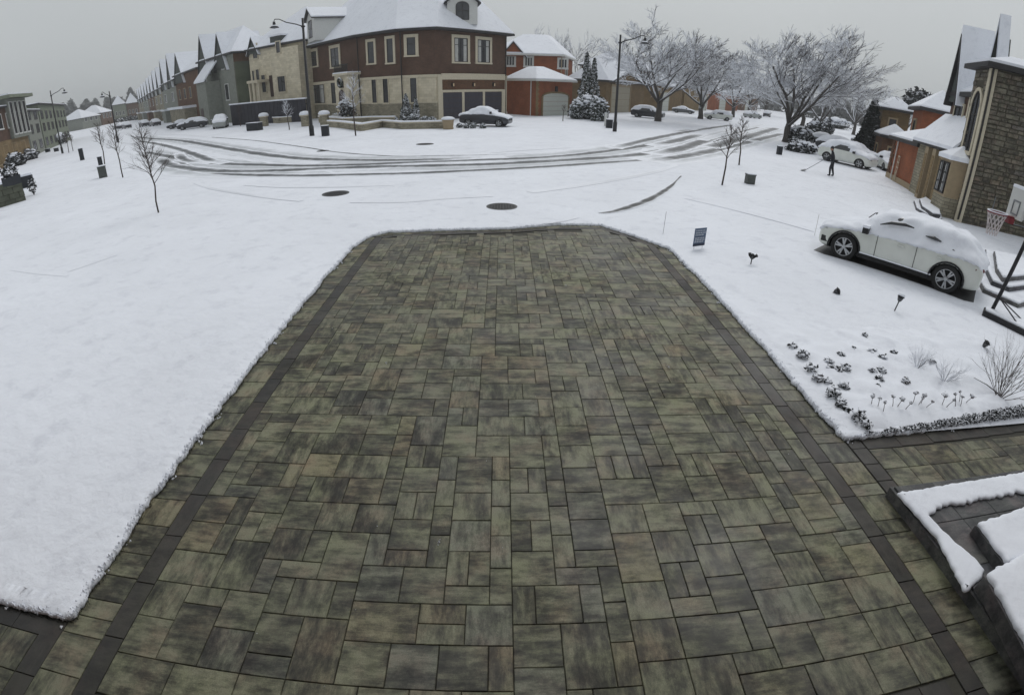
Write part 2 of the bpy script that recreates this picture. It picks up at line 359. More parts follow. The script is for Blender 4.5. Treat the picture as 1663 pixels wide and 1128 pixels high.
# crumbs of snow along the edges
mb = MB()
def crumb(x, y, z, r, mb=mb):
    i = len(mb.v); T = [(0, 0, 1), (.94, 0, -.33), (-.47, .82, -.33), (-.47, -.82, -.33)]
    a = random.uniform(0, 6.28); c, s = math.cos(a), math.sin(a); q = [r * random.uniform(.7, 1.2) for _ in T]
    mb.v += [(x + (t[0] * c - t[1] * s) * k, y + (t[0] * s + t[1] * c) * k, z + t[2] * k) for t, k in zip(T, q)]
    for f in ((0, 1, 2), (0, 2, 3), (0, 3, 1), (3, 2, 1)): mb.f.append(tuple(i + j for j in f)); mb.uv.append([(0, 0)] * 3); mb.m.append(0)
for k in range(0, len(near)):
    p = near[k]
    if p.x < -7: continue
    for _ in range(7):
        q = p + nrm[k] * (jag(k, p) + abs(random.gauss(0, .035)) - 0.012); crumb(q.x, q.y, 0.035 + random.uniform(-.02, .035), random.choice((random.uniform(.005, .014), random.uniform(.005, .014), random.uniform(.012, .026))))
for _ in range(70):
    k = random.randrange(len(near)); p = near[k]
    if p.x > -7 and p.y < 13:
        q = p - nrm[k] * random.uniform(-.02, .09)
        for _i in range(random.randint(2, 6)): crumb(q.x + random.gauss(0, .02), q.y + random.gauss(0, .025), .008 + random.uniform(0, .02), random.uniform(.008, .022))
for _ in range(60): crumb(random.uniform(-3, 3.8), random.uniform(1.5, 12), .004, random.uniform(.003, .007))
for x_, y_ in ((1.32, 9.9), (-1.75, 6.7), (2.55, 6.6), (-.6, 3.3)):
    for _ in range(6): crumb(x_ + random.gauss(0, .012), y_ + random.gauss(0, .02), .004, .008)
tag(part('snow_crumbs', mb, 'snow_small', None, kind='stuff'), 'loose crumbs of snow along the driveway edges', 'snow')
# ---- pavers
drive = link('driveway', None, None, (0, 0, 0)); drive['kind'] = 'structure'
mb = MB(); mb.quad([(LX - .15, 0.3, -0.02), (RX + .2, 0.3, -0.02), (RX + .2, 14.9, -0.02), (LX - .15, 14.9, -0.02)]); part('paving_base', mb, 'joint', drive)
GAP, CH = 0.0032, 0.005
def paver_geo(w, h, mb=None, cx=0, cy=0, z=0.0, wob=0.0):
    own = mb is None
    if own: mb = MB()
    hx, hy = w / 2 - GAP, h / 2 - GAP; ix, iy = hx - CH, hy - CH; t = 0.05
    j = [(random.uniform(-wob, wob), random.uniform(-wob, wob)) for _ in range(4)]
    top = [(cx + sx * ix + j[k][0], cy + sy * iy + j[k][1], z) for k, (sx, sy) in enumerate(((-1, -1), (1, -1), (1, 1), (-1, 1)))]
    mid = [(cx + sx * hx + j[k][0], cy + sy * hy + j[k][1], z - CH) for k, (sx, sy) in enumerate(((-1, -1), (1, -1), (1, 1), (-1, 1)))]
    bot = [(p[0], p[1], z - t) for p in mid]
    i = len(mb.v); mb.v += top + mid + bot
    fs = [(0, 1, 2, 3)] + [(4 + k, 4 + (k + 1) % 4, (k + 1) % 4, k) for k in range(4)] + [(8 + k, 8 + (k + 1) % 4, 4 + (k + 1) % 4, 4 + k) for k in range(4)]
    for f in fs: mb.f.append(tuple(i + q for q in f)); mb.uv.append([(0, 0)] * 4); mb.m.append(0)
    return mb
_pm = {}
def paver(cx, cy, w, h, matname, parent, name='paver', z=0):
    key = (round(w, 3), round(h, 3), matname)
    if key not in _pm: _pm[key] = paver_geo(w, h, wob=0.0008).mesh(name, matname)
    o = link(name, _pm[key], parent, (cx, cy, z + random.uniform(-.0025, .0015))); o.rotation_euler = (random.gauss(0, .0022), random.gauss(0, .0022), random.gauss(0, .002))
    return o
U = 7.085 / 36
X0, Y0 = -3.252, 1.42
NX, NY = 36, 66
occ = np.zeros((NY, NX), bool); own = np.zeros((NY, NX), int); tid = 0; tiles = []
SH = [((2, 2), 7.5), ((1, 2), 1.7), ((2, 1), 1.9), ((3, 2), 3.4), ((2, 3), 1.3)]
def inside(x, y):                        # far border of the paving
    xs = [-3.4, -3.0, 0.25, 1.6, 2.9, 3.5, 4.0]; ys = [13.3, 13.55, 13.85, 14.3, 14.4, 13.6, 12.7]
    return y < np.interp(x, xs, ys)
for j in range(NY):
    for i in range(NX):
        if occ[j, i]: continue
        ok = [(s, w) for s, w in SH if i + s[0] <= NX and j + s[1] <= NY and not occ[j:j + s[1], i:i + s[0]].any()]
        if i % 2 == 1 and len(ok) > 1: pass
        def wgt(o):
            e = i + o[0][0]; al = e < NX and j > 0 and own[j - 1, e - 1] != own[j - 1, e]
            he = j + o[0][1]; ah = i > 0 and he < NY and own[he - 1, i - 1] != own[he, i - 1] if he < NY and i > 0 else False
            return o[1] * (.28 if al else 1) * (.6 if ah else 1)
        s = random.choices([o[0] for o in ok], [wgt(o) for o in ok])[0] if ok else (1, 1)
        tid += 1; own[j:j + s[1], i:i + s[0]] = tid
        occ[j:j + s[1], i:i + s[0]] = True
        cx, cy = X0 + (i + s[0] / 2) * U, Y0 + (j + s[1] / 2) * U
        if inside(cx, cy + s[1] * U / 2 - .05): tiles.append((cx, cy, s[0] * U, s[1] * U))
tiles.sort(key=lambda t: t[1])
for t in tiles[:300]: paver(*t, 'paver', drive)
mb = MB()
for t in tiles[300:]: paver_geo(t[2], t[3], mb, t[0], t[1], random.uniform(-.003, .001), .0015)
part('pavers', mb, 'paver_i', drive, kind='stuff')
# soldier bands and outer borders
bm_near, nb, mbB, mbO = [], 0, MB(), MB()
nband = nbord = 0
for xc in (-3.36, 3.94):
    y = .62 + random.uniform(0, .1)
    while y < (13.55 if xc < 0 else 12.75):
        L = 0.61
        if nband < 60 and y < 9: paver(xc, y + L / 2, 0.215, L, 'band', drive, 'band_paver'); nband += 1
        else: paver_geo(0.215, L, mbB, xc, y + L / 2, random.uniform(-.002, .001))
        y += L
for (xa, xb, ymax) in ((LX - .06, -3.468, 13.4), (4.048, RX + .06, 12.5)):
    y = 1.1
    while y < ymax:
        L = random.choice((U, 2 * U, 2 * U, 1.5 * U)); w = xb - xa
        if nbord < 90 and y < 9.5: paver((xa + xb) / 2, y + L / 2, w, L, 'paver', drive, 'border_paver'); nbord += 1
        else: paver_geo(w, L, mbO, (xa + xb) / 2, y + L / 2, random.uniform(-.002, .001))
        y += L
# far band and its outer row
def edgeband(pts, w, mb, step):
    rs = resample(pts, step)
    for a, b in zip(rs, rs[1:]):
        d = (b - a).normalized(); n_ = Vector((-d.y, d.x)) * w / 2; g = d * GAP
        q = [a + g - n_, b - g - n_, b - g + n_, a + g + n_]; z = random.uniform(-.002, .001)
        i = len(mb.v); mb.v += [(p.x, p.y, z) for p in q] + [(p.x, p.y, z - .05) for p in q]
        for f in ((0, 1, 2, 3), (4, 5, 1, 0), (5, 6, 2, 1), (6, 7, 3, 2), (7, 4, 0, 3)): mb.f.append(tuple(i + t for t in f)); mb.uv.append([(0, 0)] * 4); mb.m.append(0)
edgeband([(-3.25, 13.48), (-3.0, 13.62), (0.25, 13.98), (1.6, 14.42), (2.85, 14.5), (3.5, 13.75), (4.0, 12.8)], .2, mbB, .5)
edgeband([(-3.9, 13.6), (-3.1, 13.85), (0.25, 14.17), (1.6, 14.6), (2.9, 14.74), (3.75, 13.8), (4.3, 12.6)], .3, mbO, .3)
part('band_pavers', mbB, 'band_i', drive, kind='stuff'); part('border_pavers', mbO, 'paver_i', drive, kind='stuff')
for k in range(-17, 6): paver(2.0 + k * .31, 1.28, .31, .25, 'band', drive, 'band_paver')
mb = MB()
for j in range(5):
    for i in range(18): paver_geo(2 * U, U, mb, -3.1 + i * 2 * U, 1.05 - j * U, 0)
part('threshold_pavers', mb, 'paver_i', drive, kind='stuff')
# side paths
def path_(name, x0, x1, y0, y1, seed):
    random.seed(seed); root = link(name, None, None, (0, 0, 0)); root['kind'] = 'structure'
    mb = MB(); mb.quad([(x0, y0, -0.017), (x1, y0, -0.017), (x1, y1, -0.017), (x0, y1, -0.017)]); part('path_base', mb, 'joint', root)
    return root
pr = path_('right_path', RX + .07, 9.6, PATH_B - .2, PATH_T + .5, 3)
x = RX + .19
for k in range(4): paver(RX + .2, 3.72 + k * .31, .24, .31, 'band', pr, 'band_paver')
x = RX + .33
while x < 9.3:
    paver(x + .3, 4.62 + (x - 4.7) * .03, .6, .3, 'band', pr, 'band_paver'); x += .6
NXp, NYp = 22, 4; occ = np.zeros((NYp, NXp), bool)
for j in range(NYp):
    for i in range(NXp):
        if occ[j, i]: continue
        ok = [(s, w) for s, w in SH if i + s[0] <= NXp and j + s[1] <= NYp and not occ[j:j + s[1], i:i + s[0]].any()]
        s = random.choices([o[0] for o in ok], [o[1] for o in ok])[0] if ok else (1, 1); occ[j:j + s[1], i:i + s[0]] = True
        paver(RX + .33 + (i + s[0] / 2) * U, 3.68 + (j + s[1] / 2) * U, s[0] * U, s[1] * U, 'paver', pr)
pl = path_('left_path', -9, LX - .06, -.5, 2.1, 5)
y = .2
while y < 1.7: paver(LX - .18, y + .3, .24, .6, 'band', pl, 'band_paver'); y += .6
x = LX - .06
while x > -8.4: paver(x - .3, 1.92, .6, .26, 'band', pl, 'band_paver'); x -= .6
for i in range(11):
    for j in range(5): paver(LX - .30 - (i + .5) * 2 * U, 1.79 - (j + .5) * 2 * U, 2 * U, 2 * U, 'paver', pl)
# ---- entrance landing and steps at lower right, slabs of dark stone with snow lying on them
ent = link('entrance_steps', None, None); tag(ent, 'dark stone entrance steps with thick snow, lower right corner beside the driveway', 'steps')
mb = MB(); mb.box(4.44, 8.6, .3, 3.62, -.03, .14); part('landing', mb, 'slate', ent)
random.seed(11)
for i in range(7):
    for j in range(5): paver(4.46 + .02 + (i + .5) * .58, 3.6 - (j + .5) * .62, .58, .62, 'slate', ent, 'slab', .165)
def snow_slab(poly, z0, t, parent, rag=0.02, name='snow_layer', step=.035, raggy=None):
    """rounded, ragged-edged layer of snow over a plan polygon (counter-clockwise)"""
    ar = sum(a[0] * b[1] - b[0] * a[1] for a, b in zip(poly, list(poly[1:]) + [poly[0]]))
    if ar < 0: poly = list(poly)[::-1]
    pts = resample(list(poly) + [poly[0]], step)[:-1]; n = len(pts); mb = MB(); rows = []
    cen = sum((Vector(p) for p in poly), Vector((0, 0))) / len(poly)
    for w, f in ((0.0, 0.0), (-.008, .4), (.006, .8), (.03, .97), (.07, 1.0)):
        row = []
        for k, p in enumerate(pts):
            d = pts[(k + 2) % n] - pts[k - 2]; nn = Vector((-d.y, d.x)).normalized()
            rg = raggy(p) if raggy else rag
            o = w + noise.noise((p.x * 12, p.y * 12, 2)) * rg + noise.noise((p.x * 30, p.y * 30, 7)) * rg * .6
            q = p + nn * o; mb.v.append((q.x, q.y, z0 + t * f + (noise.noise((q.x * 6, q.y * 6, 1)) * t * .12 if f > .5 else 0))); row.append(len(mb.v) - 1)
        rows.append(row)
    for a, b in zip(rows, rows[1:]):
        for k in range(n): k2 = (k + 1) % n; mb.f.append((a[k], a[k2], b[k2], b[k])); mb.uv.append([(0, 0)] * 4); mb.m.append(0)
    me = mb.mesh(name, 'snow_small'); bm = bmesh.new(); bm.from_mesh(me); bm.verts.ensure_lookup_table()
    vs = [bm.verts[i] for i in rows[-1]]; es = [bm.edges.get((a, b)) for a, b in zip(vs, vs[1:] + vs[:1])]
    bmesh.ops.triangle_fill(bm, use_beauty=True, edges=[e for e in es if e], normal=(0, 0, 1)); bm.to_mesh(me); bm.free()
    me.polygons.foreach_set('use_smooth', [True] * len(me.polygons))
    return link(name, me, parent)
Z1, Z2 = .168, .36
def gq(*p, z=Z1): return [tuple(G(a, b, z)) for a, b in p]
snow_slab(gq((1456, 803), (1520, 875), (1566, 963), (1576, 955), (1592, 940), (1596, 928), (1575, 905), (1545, 880), (1516, 850), (1505, 840), (1530, 824), (1600, 812), (1663, 800), (1700, 792), (1705, 760), (1663, 769), (1560, 786)), Z1, .05, ent, raggy=lambda p: .05 if (p.y < 3.45 and p.x > 4.75) else .018)
mb = MB(); sp1 = [(4.97, 2.76), (4.90, 2.12), (8.6, 2.12), (8.6, 3.05), (6.6, 2.95)]; mb.prism(sp1, .17, .30); part('step', mb, 'slate', ent); snow_slab([tuple(q) for q in [(4.985, 2.745), (4.93, 2.20), (8.6, 2.2), (8.6, 3.03), (6.6, 2.93)]], .302, .06, ent)
mb = MB(); mb.prism([(4.49, 2.11), (4.30, 1.20), (4.2, .3), (8.6, .3), (8.6, 2.42), (5.4, 2.28)], .17, .35); part('step', mb, 'slate', ent); snow_slab([(4.51, 2.10), (4.33, 1.24), (4.5, .9), (8.6, .8), (8.6, 2.40), (5.4, 2.26)], .352, .07, ent)
# ================================================================== BUILDINGS
M['stone_pale'] = brick_mat('pale_limestone', '#cfc6b0', '#bdb49d', '#a29a88', 1, 0.6, 0.3, 0.12, .006)
M['stone_rough'] = brick_mat('rough_ledge_stone', '#989280', '#807a69', '#5d594d', 1, 0.45, 0.16, 0.25, .012)
M['brick_red'] = brick_mat('dark_red_brick', '#62483b', '#554034', '#4d433c', 1, .22, .075)
M['brick_brown'] = brick_mat('brown_brick', '#6d4e39', '#5d4230', '#4c3e33', 1, .22, .075)
M['brick_orange'] = brick_mat('orange_brick', '#975639', '#864c34', '#76543f', 1, .22, .075)
M['brick_tan'] = brick_mat('tan_brick', '#8f7a57', '#7d6a4e', '#6a5d49', 1, .22, .075)
M['brick_olive'] = brick_mat('olive_brown_brick', '#80694a', '#6e5c42', '#5d523f', 1, .22, .075)
M['stucco_grey'] = plain('grey_stucco', '#7d8078', 0.9, scale=2)
M['stucco_green'] = plain('grey_green_stucco', '#73796a', 0.9, scale=2)
M['ivy_wall'] = plain('green_stained_wall', '#5a6150', 0.9, scale=.4, var=.3)
M['cream_stone'] = plain('cream_stone_trim', '#c0b7a2', 0.85, scale=5, var=.08)
M['trim_white'] = plain('white_trim', '#c4c5c2', 0.6, var=.05)
M['trim_tan'] = plain('tan_trim', '#94846a', 0.7, var=.08)
M['dark_trim'] = plain('dark_trim', '#23211f', 0.55, var=.1)
M['fascia'] = plain('dark_fascia', '#2b2a2b', 0.6, var=.1)
M['door_dark'] = plain('dark_garage_door', '#3c3a42', 0.55, var=.08)
M['door_white'] = plain('white_garage_door', '#bcbfb8', 0.6, var=.04)
M['door_beige'] = plain('beige_garage_door', '#9b9482', 0.6, var=.05)
M['door_brown'] = plain('brown_wood_door', '#3a2620', 0.5, var=.2)
M['shingle'] = plain('grey_green_shingle', '#454a47', 0.9, scale=12, var=.25, bmp=.5)
M['lamp_glow'] = plain('lamp_glass', '#c9b08c', 0.3)
def hp(name, mb, mats, root, smooth=False):
    o = part(name, mb, mats, root, smooth)
    if root.type == 'EMPTY': o.matrix_parent_inverse = Matrix.Translation(-root.location)
    return o
def offset(poly, d):
    n = len(poly); out = []
    for k in range(n):
        a, b, c = (Vector(poly[(k + t) % n]) for t in (-1, 0, 1)); e1 = (b - a).normalized(); e2 = (c - b).normalized()
        n1 = Vector((e1.y, -e1.x)); n2 = Vector((e2.y, -e2.x)); m = (n1 + n2); m = m / max(m.dot(n1), .35); out.append(b + m * d)
    return out
def roof(root, poly, ze, tops, over=.5, fascia='fascia', snow=.16, name='roof', fh=.22):
    """eaves over a counter-clockwise plan polygon rising to one top point per corner"""
    o = offset(poly, over); n = len(o); mb = MB()
    mb.quad([(p.x, p.y, ze) for p in reversed(o)])
    for k in range(n):
        a, b = o[k], o[(k + 1) % n]; mb.quad([(a.x, a.y, ze), (b.x, b.y, ze), (b.x, b.y, ze + fh), (a.x, a.y, ze + fh)])
    sn = MB(); o2 = offset(poly, over - .06)
    for k in range(n):
        k2 = (k + 1) % n; a, b = o[k], o[k2]; ta, tb = Vector(tops[k]), Vector(tops[k2])
        if (ta - tb).length < .01: mb.quad([(a.x, a.y, ze + fh), (b.x, b.y, ze + fh), ta])
        else: mb.quad([(a.x, a.y, ze + fh), (b.x, b.y, ze + fh), tb]); mb.quad([(a.x, a.y, ze + fh), tb, ta])
        a, b = o2[k], o2[k2]; z0 = ze + fh - .02; z1 = z0 + snow; up = Vector((0, 0, snow * 1.1))
        seg = max(1, int((b - a).length / .8)); prev = None
        sn.quad([(a.x, a.y, z0), (b.x, b.y, z0), (b.x, b.y, z1), (a.x, a.y, z1)])
        if (ta - tb).length < .01: sn.quad([(a.x, a.y, z1), (b.x, b.y, z1), ta + up])
        else: sn.quad([(a.x, a.y, z1), (b.x, b.y, z1), tb + up]); sn.quad([(a.x, a.y, z1), tb + up, ta + up])
    r = hp(name, mb, fascia, root); s_ = hp('snow_layer', sn, 'roof_snow', r); return r
def rect(c, u, w, d):
    """corner c = front left seen from outside, u = unit along the front, w wide, d deep; counter-clockwise"""
    c = Vector(c); u = Vector(u).normalized(); v = Vector((-u.y, u.x)); return [c, c + u * w, c + u * w + v * d, c + v * d]
def hip_tops(P, z, f=.5):
    P = [Vector(p) for p in P]; w = (P[1] - P[0]).length; d = (P[3] - P[0]).length
    if w >= d:
        i = d * f; a = (P[0] + P[3]) / 2; b = (P[1] + P[2]) / 2; u = (b - a).normalized(); r0 = a + u * min(i, w / 2 - .01); r1 = b - u * min(i, w / 2 - .01)
        T = [r0, r1, r1, r0]
    else:
        i = w * f; a = (P[0] + P[1]) / 2; b = (P[3] + P[2]) / 2; u = (b - a).normalized(); r0 = a + u * min(i, d / 2 - .01); r1 = b - u * min(i, d / 2 - .01)
        T = [r0, r0, r1, r1]
    return [(t.x, t.y, z) for t in T]
class Wall:
    def __init__(s, A, B):
        s.A, s.B = Vector(A), Vector(B); s.L = (s.B - s.A).length; s.u = (s.B - s.A) / s.L; s.n = Vector((s.u.y, -s.u.x))
    def __call__(s, p): q = s.A + s.u * p[0] + s.n * p[1]; return (q.x, q.y, p[2])
    def px(s, x0, y0, x1, y1):
        xm, ym = (x0 + x1) / 2, (y0 + y1) / 2
        return WALL(x0, ym, s.A, s.B)[0], WALL(x1, ym, s.A, s.B)[0], WALL(xm, y1, s.A, s.B)[1], WALL(xm, y0, s.A, s.B)[1]
def archpts(s0, s1, z0, z1, rise, n=8):
    c = (s0 + s1) / 2; w = (s1 - s0) / 2
    return [(s0, z0), (s1, z0)] + [(c + w * math.cos(math.pi * k / n), z1 - rise + rise * math.sin(math.pi * k / n)) for k in range(n + 1)]
def plate(mb, W, pts, n0, n1, mi=0):
    """a flat panel of outline pts (s,z) standing n0..n1 off the wall"""
    F = [W((p[0], n1, p[1])) for p in pts]; Bk = [W((p[0], n0, p[1])) for p in pts]; k = len(pts)
    mb.quad(F, [(p[0], p[1]) for p in pts], mi)
    for i in range(k): j = (i + 1) % k; mb.quad([Bk[i], Bk[j], F[j], F[i]], None, mi)
def window(root, W, s0, s1, z0, z1, cols=2, rows=2, surround=None, arch=0, frame='dark_trim', sill=None, glass='pane', sw=.28, bar=.07, curtain=False, transom=None, name='window'):
    mb = MB(); pts = archpts(s0, s1, z0, z1, arch) if arch else [(s0, z0), (s1, z0), (s1, z1), (s0, z1)]
    plate(mb, W, pts, -.02, .03); w = hp(name, mb, glass, root)
    if curtain:
        dw = (s1 - s0)
        for ca, cb in ((s0 + dw * .08, s0 + dw * .3), (s1 - dw * .3, s1 - dw * .08)): mb = MB(); plate(mb, W, [(ca, z0 + .08), (cb, z0 + .08), (cb, z1 - .1), (ca, z1 - .1)], .031, .036); hp('curtain', mb, 'curtain', w)
    mb = MB()
    if surround:
        o = sw; po = archpts(s0 - o, s1 + o, z0 - (o * .7 if not sill else 0), z1 + o, arch + o * .6 if arch else 0) if arch else None
        m2 = MB()
        for q in ((s0 - o, s0, z0, z1 + o), (s1, s1 + o, z0, z1 + o), (s0, s1, z1, z1 + o)):
            if arch and q[0] == s0: continue
            m2.box(q[0], q[1], -.02, .10, q[2], q[3] - (arch if arch else 0), T=W)
        if arch:
            n = 8; c = (s0 + s1) / 2; a1 = (s1 - s0) / 2; a2 = a1 + o
            for k in range(n):
                t0, t1 = math.pi * k / n, math.pi * (k + 1) / n
                q = [(c + a1 * math.cos(t0), z1 - arch + arch * math.sin(t0)), (c + a2 * math.cos(t0), z1 - arch + (arch + o) * math.sin(t0)), (c + a2 * math.cos(t1), z1 - arch + (arch + o) * math.sin(t1)), (c + a1 * math.cos(t1), z1 - arch + arch * math.sin(t1))]
                plate(m2, W, q, -.02, .10)
        m2.box(s0 - o - .04, s1 + o + .04, -.02, .14, z0 - .18, z0, T=W); hp('surround', m2, surround, w)
    b = bar
    mb.box(s0, s0 + b, -.01, .07, z0, z1 - (arch or 0), T=W); mb.box(s1 - b, s1, -.01, .07, z0, z1 - (arch or 0), T=W); mb.box(s0 + b, s1 - b, -.01, .07, z0, z0 + b, T=W)
    if not arch: mb.box(s0 + b, s1 - b, -.01, .07, z1 - b, z1, T=W)
    else:
        n = 8; c = (s0 + s1) / 2; a2 = (s1 - s0) / 2; a1 = a2 - b
        for k in range(n):
            t0, t1 = math.pi * k / n, math.pi * (k + 1) / n
            plate(mb, W, [(c + a1 * math.cos(t0), z1 - arch + (arch - b) * math.sin(t0)), (c + a2 * math.cos(t0), z1 - arch + arch * math.sin(t0)), (c + a2 * math.cos(t1), z1 - arch + arch * math.sin(t1)), (c + a1 * math.cos(t1), z1 - arch + (arch - b) * math.sin(t1))], -.01, .07)
    for k in range(1, cols): x = s0 + (s1 - s0) * k / cols; mb.box(x - b / 2, x + b / 2, .0, .065, z0 + b, z1 - b * 1.1, T=W)
    zs = [z0 + (z1 - z0) * k / rows for k in range(1, rows)] if transom is None else [z1 - transom]
    for z in zs: mb.box(s0 + b, s1 - b, .002, .06, z - b / 2, z + b / 2, T=W)
    hp('frame', mb, frame, w); return w
def gdoor(root, W, s0, s1, z1, matn, arch=0, rows=4, surround=None, z0=.05):
    d = link('garage_door', None, root)
    if root.type == 'EMPTY': d.matrix_parent_inverse = Matrix.Translation(-root.location)
    for k in range(rows):
        mb = MB(); a = z0 + (z1 - arch - z0) * k / rows + .015; c = z0 + (z1 - arch - z0) * (k + 1) / rows - .015
        mb.box(s0, s1, .0, .05, a, c, T=W)
        for q in range(4): x0 = s0 + (s1 - s0) * (q + .12) / 4; x1 = s0 + (s1 - s0) * (q + .88) / 4; mb.box(x0, x1, .05, .075, a + (c - a) * .2, c - (c - a) * .2, T=W)
        hp('door_panel', mb, matn, d)
    if arch:
        mb = MB(); plate(mb, W, archpts(s0, s1, z1 - arch, z1, arch)[2:], 0, .05); hp('door_panel', mb, matn, d)
    if surround:
        mb = MB()
        for q in ((s0 - .25, s0, z0, z1 - arch), (s1, s1 + .25, z0, z1 - arch)): mb.box(q[0], q[1], -.01, .13, q[2], q[3], T=W)
        if not arch: mb.box(s0 - .25, s1 + .25, -.01, .14, z1, z1 + .3, T=W)
        else:
            n = 8; c = (s0 + s1) / 2; a1 = (s1 - s0) / 2; a2 = a1 + .25
            for k in range(n):
                t0, t1 = math.pi * k / n, math.pi * (k + 1) / n
                plate(mb, W, [(c + a1 * math.cos(t0), z1 - arch + arch * math.sin(t0)), (c + a2 * math.cos(t0), z1 - arch + (arch + .25) * math.sin(t0)), (c + a2 * math.cos(t1), z1 - arch + (arch + .25) * math.sin(t1)), (c + a1 * math.cos(t1), z1 - arch + arch * math.sin(t1))], -.01, .13)
        hp('door_surround', mb, surround, d)
    return d
def gable(root, W, s0, s1, z0, z1, depth, face='shingle', over=.25, snow=True, proud=.3, name='gable'):
    """steep gable wall standing on the facade with its own roof running back"""
    c = (s0 + s1) / 2; mb = MB()
    mb.quad([W((s0, proud, z0)), W((s1, proud, z0)), W((c, proud, z1))], [(s0, z0), (s1, z0), (c, z1)])
    mb.quad([W((s0, -depth, z0)), W((s0, proud, z0)), W((c, proud, z1)), W((c, -depth, z1))]); mb.quad([W((s1, proud, z0)), W((s1, -depth, z0)), W((c, -depth, z1)), W((c, proud, z1))])
    mb.quad([W((s0, proud, z0)), W((s0, -depth, z0)), W((s1, -depth, z0)), W((s1, proud, z0))])
    g = hp(name, mb, face, root); sl = (z1 - z0) / ((s1 - s0) / 2); o = over; rf = MB(); sn = MB(); e = proud + .22
    for sg, sa in ((-1, s0), (1, s1)):
        xa, za = sa + sg * o, z0 - o * sl; L = math.hypot(xa - c, za - z1); nx, nzv = sg * (z1 - za) / L, abs(xa - c) / L
        def sheet(m, t0, t1, fr):
            q = [(xa + nx * t0, za + nzv * t0), (xa + nx * t1, za + nzv * t1), (c, z1 + t1 / max(nzv, .2) * .9), (c, z1 + t0 / max(nzv, .2) * .9)]
            F = [W((p[0], fr, p[1])) for p in q]; Bk = [W((p[0], -depth, p[1])) for p in q]
            m.quad(F if sg > 0 else F[::-1])
            for i in range(4): j = (i + 1) % 4; m.quad([F[i], Bk[i], Bk[j], F[j]])
        sheet(rf, .01, .14, e); sheet(sn, .142, .27, e - .04)
    r = hp('gable_roof', rf, 'fascia', g)
    if snow: hp('snow_layer', sn, 'roof_snow', g)
    return g
def house(label, poly, h, wallm, ridge, cat='house', name='house', group=None, over=.5, low=None, lowm=None, f=.5, tops=None):
    c = sum((Vector(p) for p in poly), Vector((0, 0))) / len(poly); root = thing(name, label, cat, (poly[0][0], poly[0][1], 0), 0, group)
    mb = MB()
    if low: mb.prism(poly, low, h); m2 = MB(); m2.prism(offset(poly, .04), -.1, low); hp('wall', m2, lowm, root)
    else: mb.prism(poly, -.1, h)
    hp('wall', mb, wallm, root); roof(root, poly, h, tops or hip_tops(poly, ridge, f), over); return root
# ---- corner house across the road
A, B, C, D, E = (0.3, 69.5), (-7.5, 61.2), (-11.5, 62.0), (-17.5, 66.3), (-29, 78.5)
P1, P2 = (-7, 77), (-20.7, 87.5)
poly = [C, B, A, P1, P2, E, D]
H1 = thing('house', 'large two storey corner house, dark red brick over pale stone with three dark garage doors', 'house', (C[0], C[1], 0))
mb = MB(); mb.prism(offset(poly, .06), -.1, 4.95); hp('stone_wall', mb, 'stone_pale', H1)
mb = MB(); mb.prism(poly, 4.95, 10); hp('brick_wall', mb, 'brick_red', H1)
mb = MB(); mb.prism(offset(poly, .12), -.1, 2.0); hp('stone_base', mb, 'stone_rough', H1)
mb = MB(); mb.prism(offset(poly, .16), 4.85, 5.15); mb.prism(offset(poly, .14), 2.0, 2.12); hp('cornice', mb, 'cream_stone', H1)
roof(H1, poly, 10, [(-13, 71, 17.6), (-7.5, 70, 17.6), (-5.5, 71.5, 17), (-7, 73, 17.2), (-19, 80, 17.2), (-21.5, 78.5, 16.4), (-17, 75, 17.6)], .8)
WBA, WCB, WDC, WED = Wall(B, A), Wall(C, B), Wall(D, C), Wall(E, D)
def outw(W, d): return Wall(W.A + W.n * d, W.B + W.n * d)
LCB, LDC, LED = outw(WCB, .07), outw(WDC, .07), outw(WED, .07)
for q in ((737, 62, 759, 101), (775, 65, 795, 102)): window(H1, WBA, *WBA.px(*q), 2, 2, 'cream_stone', sw=.35, transom=.8, curtain=True)
window(H1, WCB, *WCB.px(661, 61, 675, 90), 1, 2, 'cream_stone', sw=.35, transom=.7)
window(H1, LCB, *LCB.px(667, 127, 677, 166), 1, 2, 'cream_stone', sw=.15, transom=.8)
for q in ((598, 68, 608, 103), (629, 63, 639, 102)): window(H1, WDC, *WDC.px(*q), 1, 2, 'cream_stone', sw=.32, transom=.7)
for q in ((605, 129, 612, 167), (623, 128, 631, 167)): window(H1, LDC, *LDC.px(*q), 1, 2, 'cream_stone', sw=.1, transom=.9)
for q in ((503, 84, 515, 108), (538, 78, 551, 109)): window(H1, WED, *WED.px(*q), 2, 2, 'cream_stone', sw=.4)
window(H1, LED, *LED.px(504, 138, 528, 168), 4, 2, 'cream_stone', sw=.1, transom=.6, curtain=True)
window(H1, LED, *LED.px(539, 134, 548, 168), 1, 2, 'cream_stone', sw=.1)
# garage front: brown brick field, stone surround, three doors with lamps above
mb = MB(); s0, s1 = .75, 11.1; mb.box(s0, s1, .05, .16, .02, 4.55, T=WBA); hp('brick_panel', mb, 'brick_brown', H1)
mb = MB(); mb.box(.15, s0, .05, .24, -.05, 5.05, T=WBA); mb.box(11.1, 11.4, .05, .24, -.05, 5.05, T=WBA); mb.box(s0, 11.1, .05, .22, 4.55, 5.25, T=WBA)
mb.box(s0, 11.1, .16, .26, 3.12, 3.4, T=WBA)
for a, b in ((.75, .8), (3.75, 4.1), (7.15, 7.5), (10.5, 11.1)): mb.box(a, b, .16, .26, 0, 3.12, T=WBA)
hp('garage_surround', mb, 'cream_stone', H1)
Wd = Wall(Vector(B) + WBA.n * .17, Vector(A) + WBA.n * .17)
for a, b in ((.82, 3.73), (4.12, 7.13), (7.52, 10.48)): gdoor(H1, Wd, a, b, 3.1, 'door_dark', rows=5)
